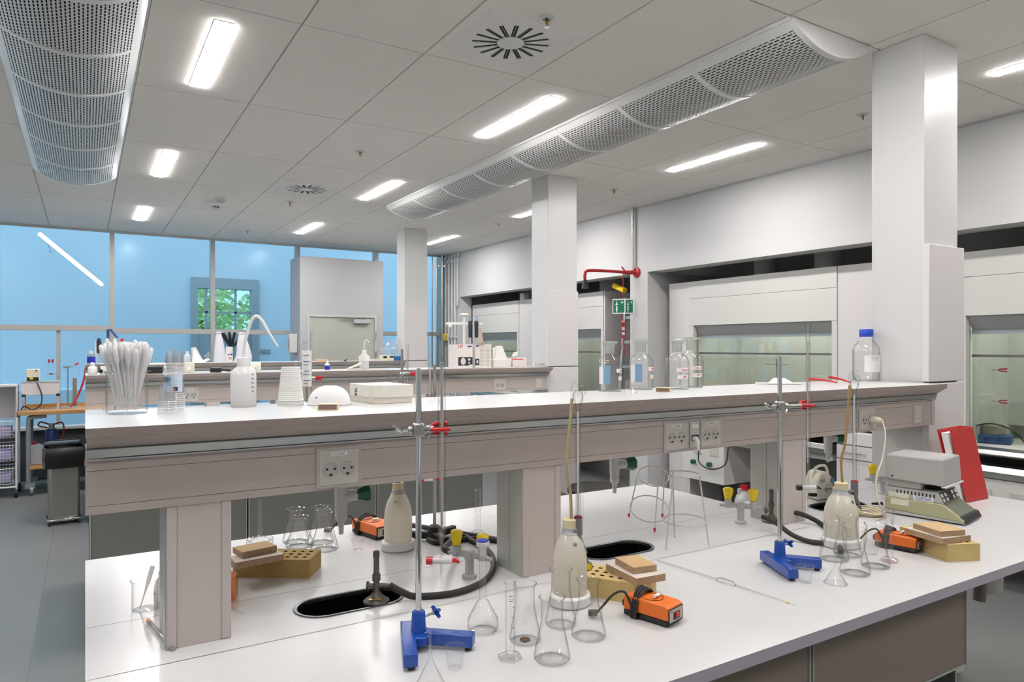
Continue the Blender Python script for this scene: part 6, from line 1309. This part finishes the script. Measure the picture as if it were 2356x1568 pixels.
p = onshelf(455, 1.80, 2); q = pxm(p); t = thing('tissue_stand', 'crumpled white tissue standing on the farthest shelf', 'tissue', p); obj('tissue', MB().add([(-13/q,0,0.001),(16/q,0.02,0.001),(8/q,0.03,14/q),(-3/q,0.03,36/q),(-13/q,0.03,35/q)],[(0,1,2,3,4)]).add([(-13/q,-0.06,0.001),(14/q,-0.08,0.001),(4/q,0.0,14/q),(-8/q,0.0,34/q)],[(0,1,2,3)]), paper, t); obj('glove', MB().tube([(10/q,-0.05,0.01),(22/q,-0.05,0.04),(20/q,-0.05,0.10),(15/q,-0.05,0.06)],0.02,8), film, t)
t, q = bx('carton', 529, 1.80, 2, 13, 0.07, 36, 'slim upright white carton with small prints before the lab coats', 'carton', mat('carton_slim', (236,234,228), 0.7)); obj('print', MB().box(-0.02,-0.005,-0.001,0.0005,0.075,0.09).box(0.004,0.025,-0.001,0.0005,0.075,0.092), ink_blue, t); obj('print_low', MB().box(-0.015,0.02,-0.001,0.0005,0.03,0.055), mat('print_tan', (190,170,140), 0.8), t)
t, q = bx('sand_tray', 741, 1.78, 2, 22, 0.10, 5, 'low orange tray on the farthest shelf before the grey door', 'tray', mat('tray_sand', (220,180,130), 0.7)); obj('rim', MB().box(-0.075,0.075,-0.002,0.0,0.022,0.028), cream_plastic, t)
t, q = bx('pen_rest', 795, 1.78, 2, 5, 0.03, 2.5, 'tiny black clip on the farthest shelf before the door', 'clip', black_plastic); obj('clip_arm', MB().cyl((0,0,0.016),(0.02,0,0.02),0.004,6), black_plastic, t)
t, q = bx('panel_meter', 893, 1.80, 2, 28, 0.12, 13, 'cream meter with two dark readouts on the farthest shelf', 'meter', cream_plastic); obj('readout', MB().box(-0.06,-0.015,-0.001,0.0005,0.03,0.055), ink_black, t); obj('readout', MB().box(0.02,0.07,-0.001,0.0005,0.035,0.055), ink_black, t)
t, q = bx('blue_device', 915, 1.80, 2, 15, 0.10, 10, 'small blue device at the right of the cream meter', 'device', mat('device_blue', (40,110,170), 0.5)); obj('red_button', MB().lathe([(0.02,0),(0.02,0.03),(0.01,0.035)],12,(0.08,0.02,0.001)), red_plastic, t)
p = onshelf(890, 1.95, 2); q = pxm(p); t = thing('sample_bag', 'puffed clear plastic bag standing on the farthest shelf by the last pillar', 'bag', p)
m = MB(); rn = random.Random(4); N = 12; K = 7; v = []
for j in range(K+1):
    f_ = j/K
    for i in range(N): a = 2*pi*i/N; r_ = (0.06+0.035*sin(f_*pi)+0.03*f_)*(1+0.12*rn.uniform(-1,1)); v.append((r_*cos(a)+0.10*f_**2, r_*sin(a)*0.7, 0.001+(48/q)*f_+0.03*f_*cos(a)))
m.add(v, [(j*N+i, j*N+(i+1)%N, (j+1)*N+(i+1)%N, (j+1)*N+i) for j in range(K) for i in range(N)]); obj('film', m, film, t); obj('tie', MB().tube([(0.075*cos(2*pi*i/12),0.05*sin(2*pi*i/12),0.14) for i in range(13)],0.004,5,False), milky, t)
for i, dx in enumerate((856, 864)):
    p = onshelf(dx, 1.80+0.08*i, 2); t = thing('petri_dish', ('nearer','farther')[i] + ' white dish on the farthest shelf beside the small wash bottle', 'dish', p, group='white dishes on the farthest shelf'); obj('dish', MB().lathe([(0.03,0.0005),(0.035,0.02),(0.033,0.02),(0.028,0.004)],16), white_plastic, t); obj('lid', MB().lathe([(0.036,0.02),(0.036,0.03),(0.034,0.032)],16), film, t)

# ================================================================ coats, dispensers and the far left corner
def coat(x, label, w0, w1, seed, yt, yb, Y=9.30):
    p = atY(x, 798, Y); q = pxm(p); rn = random.Random(seed); t = thing('lab_coat', label, 'coat', (p.x, Y, 0), group='white lab coats on the black rack'); n = 22; m = MB(); v = []; K = 10; z1 = EYE-(yt-HYP)/q; z0 = EYE-(yb-HYP)/q-0.35
    for j in range(K+1):
        f_ = j/K; z = z1+(z0-z1)*f_; r_ = (w0+(w1-w0)*f_**0.8)/q
        for i in range(n): a = 2*pi*i/n; rr = r_*(1+0.14*f_*sin(5*a+seed)+0.05*rn.uniform(-1,1)); v.append((rr*cos(a)+0.03*f_*seed%0.03, rr*sin(a)*0.55, z))
    m.add(v, [(j*n+i, (j+1)*n+i, (j+1)*n+(i+1)%n, j*n+(i+1)%n) for j in range(K) for i in range(n)]+[tuple(range(n))]); obj('cloth', m, mat('coat_cotton_%d' % seed, (226,226,232), 0.9), t); obj('collar', MB().tube([(w0/q*cos(a)*0.8, w0/q*sin(a)*0.5, z1) for a in [2*pi*i/14 for i in range(15)]],0.015,6,False), MATS['coat_cotton_%d' % seed], t); return p
ca = coat(503, 'white lab coat hanging on the left of the black rack', 5, 22, 1, 765, 832); cb = coat(556, 'white lab coat hanging on the right of the black rack', 6, 30, 2, 767, 832)
p = atY(532, 798, 9.36); q = pxm(p); t = thing('coat_rack', 'black coat rack with spreading arms between the lab coats', 'coat rack', (p.x, 9.36, 0)); zc = EYE-(795-HYP)/q
obj('pole', MB().cyl((0,0,0.02),(0,0,zc),0.025,10), black_plastic, t); obj('foot', MB().lathe([(0.22,0.0),(0.22,0.015),(0.03,0.04)],20), black_plastic, t)
for dx, dz in ((-24,30),(-18,30),(-5,32),(7,32),(28,28),(33,26)): obj('arm', MB().tube([(0,0,zc-0.02),(dx/q,-0.03,zc+dz/q-0.005)],0.016,8), black_plastic, t)
p = Vector((BX0-0.05, 9.72, 1.56)); t = thing('soap_dispenser', 'white wall dispenser with a pink tag on the side of the door box', 'dispenser', p); obj('housing', MB().box(-0.06,0.049,-0.06,0.06,-0.08,0.18), pure_white, t, 0.01); obj('pink_tag', MB().box(-0.062,-0.06,-0.05,-0.01,-0.02,0.12), mat('tag_pink', (214,90,150), 0.5), t); obj('spout', MB().cyl((-0.01,-0.02,-0.08),(-0.01,-0.02,-0.13),0.012,8), alu_soft, t)
t = thing('soap_bottle', 'second small dispenser under the pink-tagged one', 'dispenser', (BX0-0.05, 9.72, 1.18)); obj('housing', MB().box(-0.06,0.049,-0.06,0.06,0,0.16), panel_pale, t, 0.01); obj('window', MB().box(-0.03,0.03,-0.062,-0.06,0.05,0.11), ink_grey, t)
# left: wooden trolley with glass apparatus
wood = mat('beech_wood', (196,150,92), 0.5, noise=0.12, nscale=14); tube_grey = mat('tube_grey_enamel', (150,156,162), 0.4, 0.2)
TY = 9.15
t = thing('wooden_trolley', 'wooden trolley with grey tube legs in front of the blue glass', 'trolley', (0, TY, 0)); X0, X1 = -0.60, 0.55
obj('top', MB().box(X0,X1,-0.28,0.28,0.845,0.885), wood, t, 0.004); obj('edge_rim', MB().box(X0,X1,0.26,0.28,0.885,0.925), wood, t); obj('shelf', MB().box(X0+0.10,X1-0.05,-0.25,0.25,0.27,0.30), wood, t, 0.004)
for sy in (-0.22, 0.22):
    for x in (X0+0.09, X1-0.07):
        l = obj('leg', MB().tube(spline([(x+0.16 if x < 0 else x-0.16,sy,0.83),(x+0.03 if x < 0 else x-0.03,sy,0.815),(x,sy,0.74),(x,sy,0.12)],6),0.022,10), tube_grey, t); obj('castor', MB().cyl((x-0.015+0.03,sy,0.05),(x+0.015+0.03,sy,0.05),0.05,14).box(x-0.03,x+0.06,sy-0.035,sy+0.035,0.07,0.12), tube_grey, l)
ZT = 0.886
def onT(x, Y=TY): return atY(x, 798, Y)
p = onT(95); t = thing('water_bath', 'pale rectangular water bath on legs standing on the wooden trolley', 'water bath', (p.x, TY, ZT)); 
obj('tank', MB().box(-0.17,0.17,-0.10,0.10,0.16,0.30), panel_pale, t, 0.004); obj('rim', MB().box(-0.175,0.175,-0.105,0.105,0.295,0.305), alu_soft, t)
for x in (-0.155,0.155):
    for y in (-0.09,0.09): l = obj('leg', MB().box(x-0.012,x+0.012,y-0.012,y+0.012,0.0,0.16), alu_soft, t); obj('joint', MB().box(x-0.015,x+0.015,y-0.015,y+0.015,0.145,0.17), black_plastic, l)
p2 = onT(77); t = thing('thermostat_head', 'cream immersion thermostat clipped to the water bath', 'thermostat', (p2.x, TY, ZT+0.3055)); obj('housing', MB().box(-0.06,0.06,-0.07,0.05,0.0,0.13), cream_plastic, t, 0.004)
obj('knob', MB().cyl((0.03,-0.07,0.115),(0.03,-0.078,0.115),0.008,10), black_plastic, t); obj('socket_block', MB().box(-0.055,0.05,-0.076,-0.07,0.005,0.045), black_plastic, t); obj('yellow_block', MB().box(-0.03,0.0,-0.079,-0.075,0.02,0.045), yellow_plastic, t); obj('cord', MB().tube(spline([(0.02,-0.08,0.02),(0.05,-0.11,-0.05),(0.08,-0.13,-0.15),(0.07,-0.15,-0.25),(0.0,-0.16,-0.295),(-0.07,-0.16,-0.26),(-0.10,-0.15,-0.29)],7),0.006,8), black_rubber, t)
for i, x in enumerate((113, 121)): p = onT(x); t = thing('glass_condenser', ('left','right')[i] + ' red-topped glass tube standing in the water bath', 'glass tube', (p.x, TY+0.02, ZT+0.25), group='red-topped tubes in the water bath'); obj('tube', MB().cyl((0,0,0.05),(0,0,0.255),0.007,10), clear_edge, t); obj('stopper', MB().cyl((0,0,0.25),(0,0,0.29),0.010,10), red_plastic, t); obj('clamp', MB().cbox((0,-0.01,0.13),(0.05,0.02,0.015)), alu, t)
p = onT(156); t = thing('apparatus_stand', 'tall steel stand holding glass tubing on the wooden trolley', 'stand', (p.x, TY, ZT)); obj('base', MB().box(-0.06,0.09,-0.06,0.06,0.0005,0.02), alu_soft, t); obj('rod', MB().cyl((0,0,0.02),(0,0,0.46),0.007,8), steel, t); obj('cross_arm', MB().cyl((-0.03,0,0.455),(0.05,0,0.458),0.007,8).sphere((-0.025,0,0.455),0.018,8), steel, t); obj('glass_arm', MB().cyl((-0.18,0,0.455),(-0.03,0,0.455),0.005,8).cyl((0.06,0,0.458),(0.20,0,0.458),0.006,8), clear_edge, t); obj('red_stopper', MB().tube([(0.065,0,0.475),(0.10,0,0.50)],0.011,8), red_plastic, t); obj('glass_drop', MB().cyl((0.10,0,0.45),(0.10,0,0.34),0.008,8).tube([(0.10,0,0.34),(0.09,0,0.30),(0.06,0,0.27)],0.003,6), clear_edge, t); obj('post', MB().box(0.045,0.085,0.0,0.03,0.02,0.33), mat('post_brown_grey', (130,124,112), 0.6), t)
tag(obj('red_hose', MB().tube(spline([onT(197)+Vector((0,0,-0.22)) if False else Vector((onT(197).x,TY+0.05,1.33)),Vector((onT(195).x,TY+0.04,1.24)),Vector((onT(188).x,TY+0.02,1.12)),Vector((onT(176).x,TY,0.99)),Vector((onT(162).x,TY-0.06,0.902))],7),0.011,8), red_paint), 'red rubber hose hanging from the far bench to the trolley stand', 'hose')
p = onT(119, TY+0.05); t = thing('gas_flask', 'blue pump cylinder standing on the lower shelf of the trolley', 'cylinder', (p.x, TY+0.05, 0.3005)); obj('body', MB().lathe([(0.055,0),(0.06,0.01),(0.06,0.34),(0.05,0.36)],20), mat('pump_navy', (24,52,120), 0.4), t); obj('head', MB().cyl((0,0,0.36),(0,0,0.42),0.03,12), alu, t); obj('tubing', MB().tube(spline([(-0.02,0,0.41),(-0.10,0,0.44),(-0.12,0,0.40),(-0.04,-0.03,0.38)],6),0.008,8).tube(spline([(0.02,0,0.41),(0.10,0,0.42),(0.11,-0.02,0.30),(0.07,-0.03,0.18),(0.16,-0.03,0.10)],6),0.008,8), red_paint, t)
p = onT(86, TY-0.05); t = thing('jerrycan', 'white plastic can with a red cap on the lower shelf of the trolley', 'can', (p.x, TY-0.05, 0.3005), 0.2); obj('body', MB().prism([(-0.07,0),(0.07,0),(0.07,0.17),(0.03,0.215),(-0.03,0.215),(-0.07,0.19)],-0.06,0.06,'y').xf(Matrix(((0,0,1,0),(0,1,0,0),(1,0,0,0),(0,0,0,1)))), milky, t, 0.008); obj('cap', MB().cyl((-0.03,0,0.212),(-0.03,0,0.24),0.025,14), red_plastic, t)
t = thing('vacuum_pump', 'grey vacuum pump with metal fittings on the trolley shelf beside the bin', 'pump', (0.28, TY-0.05, 0.3005)); obj('motor', MB().cyl((-0.16,0,0.09),(0.10,0,0.09),0.085,16), mat('pump_grey', (92,94,98), 0.5), t); obj('filter', MB().lathe([(0.04,0.16),(0.045,0.24),(0.04,0.28)],16,(0.0,0,0)), alu, t); obj('foot', MB().box(-0.14,0.08,-0.06,0.06,0,0.02), black_plastic, t); obj('fitting', MB().cyl((0.08,0,0.17),(0.08,0,0.30),0.02,10).cyl((0.02,0,0.25),(0.12,0,0.25),0.014,8), steel, t)
# pedal bin with black liner
t = thing('waste_bin', 'steel pedal bin with a black liner at the end of the far bench', 'bin', (-0.165, 7.40, 0), 0.1)
obj('drum', MB().prism([(-0.115,-0.10),(0.115,-0.10),(0.12,0.0),(0.10,0.12),(-0.10,0.12),(-0.12,0.0)],0.05,0.60), mat('bin_steel', (176,176,168), 0.32, 0.9), t, 0.02, seg=3); obj('liner', MB().add([(x*s_,y*s_,z) for z, s_ in ((0.50,1.10),(0.56,1.14),(0.66,1.13),(0.68,1.05)) for x, y in ((-0.13,-0.12),(0.0,-0.135),(0.13,-0.12),(0.135,0.03),(0.10,0.14),(-0.10,0.14),(-0.14,0.03))], [(j*7+i,j*7+(i+1)%7,(j+1)*7+(i+1)%7,(j+1)*7+i) for j in range(3) for i in range(7)]), mat('liner_black', (22,22,23), 0.25), t)
obj('lid', MB().prism([(-0.14,-0.13),(0.14,-0.13),(0.14,0.15),(-0.14,0.15)],0.68,0.72).xf(Matrix.Rotation(-0.14,4,'X')), mat('lid_slate', (78,88,100), 0.5), t, 0.02, seg=3); obj('lid_flap', MB().prism([(-0.07,-0.08),(0.09,-0.08),(0.09,0.09),(-0.07,0.09)],0.722,0.734).xf(Matrix.Rotation(-0.14,4,'X')), black_plastic, t, 0.006); obj('chassis', MB().box(-0.13,0.13,-0.12,0.13,0.035,0.055), chrome, t, 0.004)
for x in (-0.11,0.11):
    for y in (-0.1,0.11): obj('castor', MB().cyl((x-0.01,y,0.018),(x+0.01,y,0.018),0.018,10), black_rubber, t)
# wire basket unit at the left edge
t = thing('basket_trolley', 'white wire basket trolley at the left edge of the picture', 'basket trolley', (-0.83, 9.05, 0)); wh = mat('wire_white', (236,236,232), 0.4)
X0, X1, Y0, Y1 = -0.27, 0.22, -0.18, 0.18; obj('worktop', MB().box(X0,X1,Y0,Y1,1.15,1.165).box(X1-0.006,X1,Y0,Y1,0.80,1.15).box(X0,X1,Y1-0.01,Y1,0.80,1.15), panel_pale, t)
for x in (X0,X1):
    for y in (Y0,Y1): l = obj('post', MB().cyl((x,y,0.09),(x,y,0.83),0.010,8), wh, t); obj('castor', MB().cyl((x-0.015,y,0.045),(x+0.015,y,0.045),0.045,12), black_rubber, l)
obj('base_frame', MB().tube([(X0,Y0,0.11),(X1,Y0,0.11),(X1,Y1,0.11),(X0,Y1,0.11),(X0,Y0,0.11)],0.010,6), wh, t)
for zb, dp in ((0.62,0.17),(0.38,0.16),(0.14,0.16)):
    b = obj('basket', MB().tube([(X0+0.02,Y0+0.01,zb+dp),(X1-0.02,Y0+0.01,zb+dp),(X1-0.02,Y1-0.01,zb+dp),(X0+0.02,Y1-0.01,zb+dp),(X0+0.02,Y0+0.01,zb+dp)],0.005,6), wh, t); m = MB()
    for i in range(17): x = X0+0.03+(X1-X0-0.06)*i/16; m.tube([(x,Y0+0.012,zb+dp),(x,Y0+0.03,zb),(x,Y1-0.03,zb),(x,Y1-0.012,zb+dp)],0.002,4)
    for j in range(5): z = zb+dp*j/5; m.tube([(X0+0.025,Y0+0.02,z),(X1-0.025,Y0+0.02,z),(X1-0.025,Y1-0.02,z),(X0+0.025,Y1-0.02,z)],0.002,4)
    obj('mesh_wire', m, wh, b)
    tag(obj('folded_cloth', MB().box(-0.83+X0+0.05,-0.83+X1-0.05,9.05+Y0+0.05,9.05+Y1-0.04,zb+0.004,zb+dp*0.6), mat('cloth_lilac_%d' % int(zb*100), (178,170,214), 0.9, bump=0.4, bscale=20), bevel=0.015), {0.62:'folded lilac cloth in the top wire basket',0.38:'folded lilac cloth in the middle wire basket',0.14:'folded lilac cloth in the bottom wire basket'}[zb], 'cloth', 'lilac cloths in the wire baskets')

# ================================================================ safety shower, sign, ladder on the wall pier
t = thing('safety_shower', 'red emergency shower arm with a black head on the white pier', 'shower', (XW, 5.47, 2.33))
obj('flange', MB().lathe([(0.055,0),(0.05,0.012),(0.02,0.02)],22).xf(Matrix.Rotation(-pi/2,4,'Y')), red_paint, t); A = Vector((-0.03,0,0)); e = atX(1346, 628, 4.32)-Vector((XW,5.47,2.33))
obj('arm', MB().tube([(-0.01,0,0),(-0.12,0.08,0.0)],0.021,12).tube(spline([(-0.10,0.06,0.0),(e.x*0.5,e.y*0.5,0.005),(e.x*0.93,e.y*0.93,0.006),(e.x,e.y,-0.03),(e.x,e.y,-0.10)],7),0.016,10), red_paint, t); obj('valve_lever', MB().tube([(-0.10,0.06,0.0),(-0.12,0.10,0.06)],[0.012,0.008],8), red_paint, t)
obj('shower_head', MB().lathe([(0.016,-0.09),(0.022,-0.10),(0.024,-0.135),(0.034,-0.15),(0.036,-0.175)],18,(e.x,e.y,0)), black_plastic, t); obj('pull_rod', MB().cyl((-0.11,0.09,0.0),(-0.11,0.09,-0.72),0.004,6).tube([(-0.11,0.09,-0.72),(-0.11,0.15,-0.84),(-0.11,0.03,-0.84),(-0.11,0.09,-0.72)],0.005,6), red_paint, t)
tag(obj('supply_pipe', MB().cyl((XW-0.03,5.50,2.35),(XW-0.03,5.50,ZC-0.001),0.014,12), steel), 'steel supply pipe above the red shower arm', 'pipe')
sgn = mat('sign_green', (0,122,88), 0.5); t = thing('shower_sign', 'green emergency shower sign, folded as a box, below the red arm', 'sign', (XW-0.10, 5.54, 1.905), 0.0)
fr = Matrix.Rotation(-0.55,4,'Z')
w_ = 0.145; ang1 = -1.18; d1 = Vector((cos(ang1+pi/2)*-1, sin(ang1+pi/2)*-1, 0))
def panel(a, b, nm):
    a, b = Vector(a), Vector(b); d = (b-a).normalized(); n = Vector((d.y,-d.x,0)); M = Matrix.Translation(a) @ Matrix(((d.x,-n.x,0,0),(d.y,-n.y,0,0),(0,0,1,0),(0,0,0,1))); L = (b-a).length
    pl = obj(nm, MB().box(0,L,0,0.004,0,0.155), paper, t); pl.matrix_local = M; obj('green_field', MB().box(L*0.07,L*0.93,-0.0008,0.0004,0.011,0.144), sgn, pl)
    k = L
    obj('cross', MB().box(k*0.66,k*0.86,-0.0016,-0.0006,0.112,0.124).box(k*0.73,k*0.79,-0.0016,-0.0006,0.104,0.132), paper, pl)
    obj('figure', MB().cyl((k*0.34,-0.0016,0.072),(k*0.34,-0.0006,0.072),0.009,12).box(k*0.27,k*0.41,-0.0016,-0.0006,0.036,0.062).box(k*0.29,k*0.33,-0.0016,-0.0006,0.014,0.036).box(k*0.35,k*0.39,-0.0016,-0.0006,0.014,0.036).box(k*0.32,k*0.36,-0.0016,-0.0006,0.112,0.136).prism([(0.090,k*0.22),(0.112,k*0.30),(0.112,k*0.38),(0.090,k*0.46)],-0.0016,-0.0006,'y'), paper, pl)
panel((-0.085,0.10,0),(0.0,0.0,0),'sign_panel'); panel((0.0,0.0,0),(0.085,-0.03,0),'sign_panel')
t = thing('pull_tag', 'red and white instruction tag hanging under the green sign', 'tag', (XW-0.115, 5.556, 1.65), 0.25); obj('plate', MB().box(-0.03,0.03,-0.003,0.003,0,0.185), red_plastic, t); obj('white_field', MB().box(-0.024,0.024,-0.0045,-0.003,0.035,0.065).box(-0.024,0.024,-0.0045,-0.003,0.085,0.115).box(-0.028,0.028,-0.0045,-0.003,0.168,0.183), paper, t); lettering('PULL', ink_black, t, facing((0,-0.0046,0.145)), 0.016) if False else obj('symbol', MB().box(-0.02,-0.008,-0.0045,-0.003,0.135,0.152).box(0.006,0.02,-0.0045,-0.003,0.135,0.152), ink_black, t)
t = thing('step_ladder', 'aluminium step ladder leaning in the recess beside the white pier', 'ladder', (5.0, 5.68, 0))
for y in (0.0, 0.26): obj('rail', MB().tube([(-0.05,y,0.0),(0.12,y,2.10)],0.026,6), alu, t)
for k in range(7): z = 0.25+0.27*k; obj('rung', MB().box(-0.06+0.17*z/2.1,0.02+0.17*z/2.1,0.0,0.26,z,z+0.03), alu, t)
yc_ = [atX(x,y,X)-Vector((5.0,5.68,0)) for x,y,X in ((1438,668,5.0),(1413,657,5.02))]; obj('yellow_cap', MB().tube(yc_,0.032,6), yellow_plastic, t)
# stools
def stool(x, y, label, h, seat_m, r=0.17):
    t = thing('lab_stool', label, 'stool', (x, y, 0), group='round lab stools'); obj('seat', MB().lathe([(r*0.93,h-0.055),(r,h-0.04),(r,h-0.012),(r*0.92,h)],28), seat_m, t); obj('column', MB().cyl((0,0,0.08),(0,0,h-0.055),0.022,12), steel, t)
    for k in range(5): a = 2*pi*k/5+0.3; l = obj('foot_arm', MB().tube([(0,0,0.10),(0.25*cos(a),0.25*sin(a),0.065)],[0.022,0.014],8), alu_soft, t); obj('castor', MB().sphere((0.25*cos(a),0.25*sin(a),0.028),0.028,10), black_rubber, l)
t = thing('waste_trap', 'white cylindrical sink trap under the right end of the nearest bench', 'trap', (3.21, 1.45, 0.545)); obj('cup', MB().lathe([(0.052,0),(0.058,0.006),(0.058,0.20),(0.03,0.22)],24), white_plastic, t); obj('pipe', MB().cyl((0,0,0.22),(0,0,0.325),0.025,12), white_plastic, t); obj('outlet', MB().tube(spline([(0,0,0.17),(-0.10,-0.03,0.16),(-0.16,-0.05,0.06),(-0.17,-0.05,0.005)],5),0.022,10), mat('trap_grey', (150,142,136), 0.5), t)
stool(2.95, 3.72, 'black round stool between the nearest and middle bench', 0.62, black_rubber, 0.2); stool(2.45, 3.66, 'second black round stool left of the other, behind the second shelf leg', 0.62, black_rubber, 0.2)

p = atX(1712, 798, 5.12); t = thing('jerrycan', 'white plastic can with a dark red cap on the floor under the wide fume hood', 'can', (5.12, p.y, 0.0)); obj('body', MB().lathe([(0.09,0),(0.10,0.01),(0.10,0.17),(0.08,0.22),(0.035,0.255),(0.035,0.27)],20,sq=0.7), milky, t); obj('cap', MB().lathe([(0.042,0.265),(0.042,0.30),(0.035,0.305)],14), red_plastic, t); obj('grip', MB().tube(spline([(-0.06,0,0.22),(-0.075,0,0.27),(-0.03,0,0.265)],5),0.012,8), milky, t)
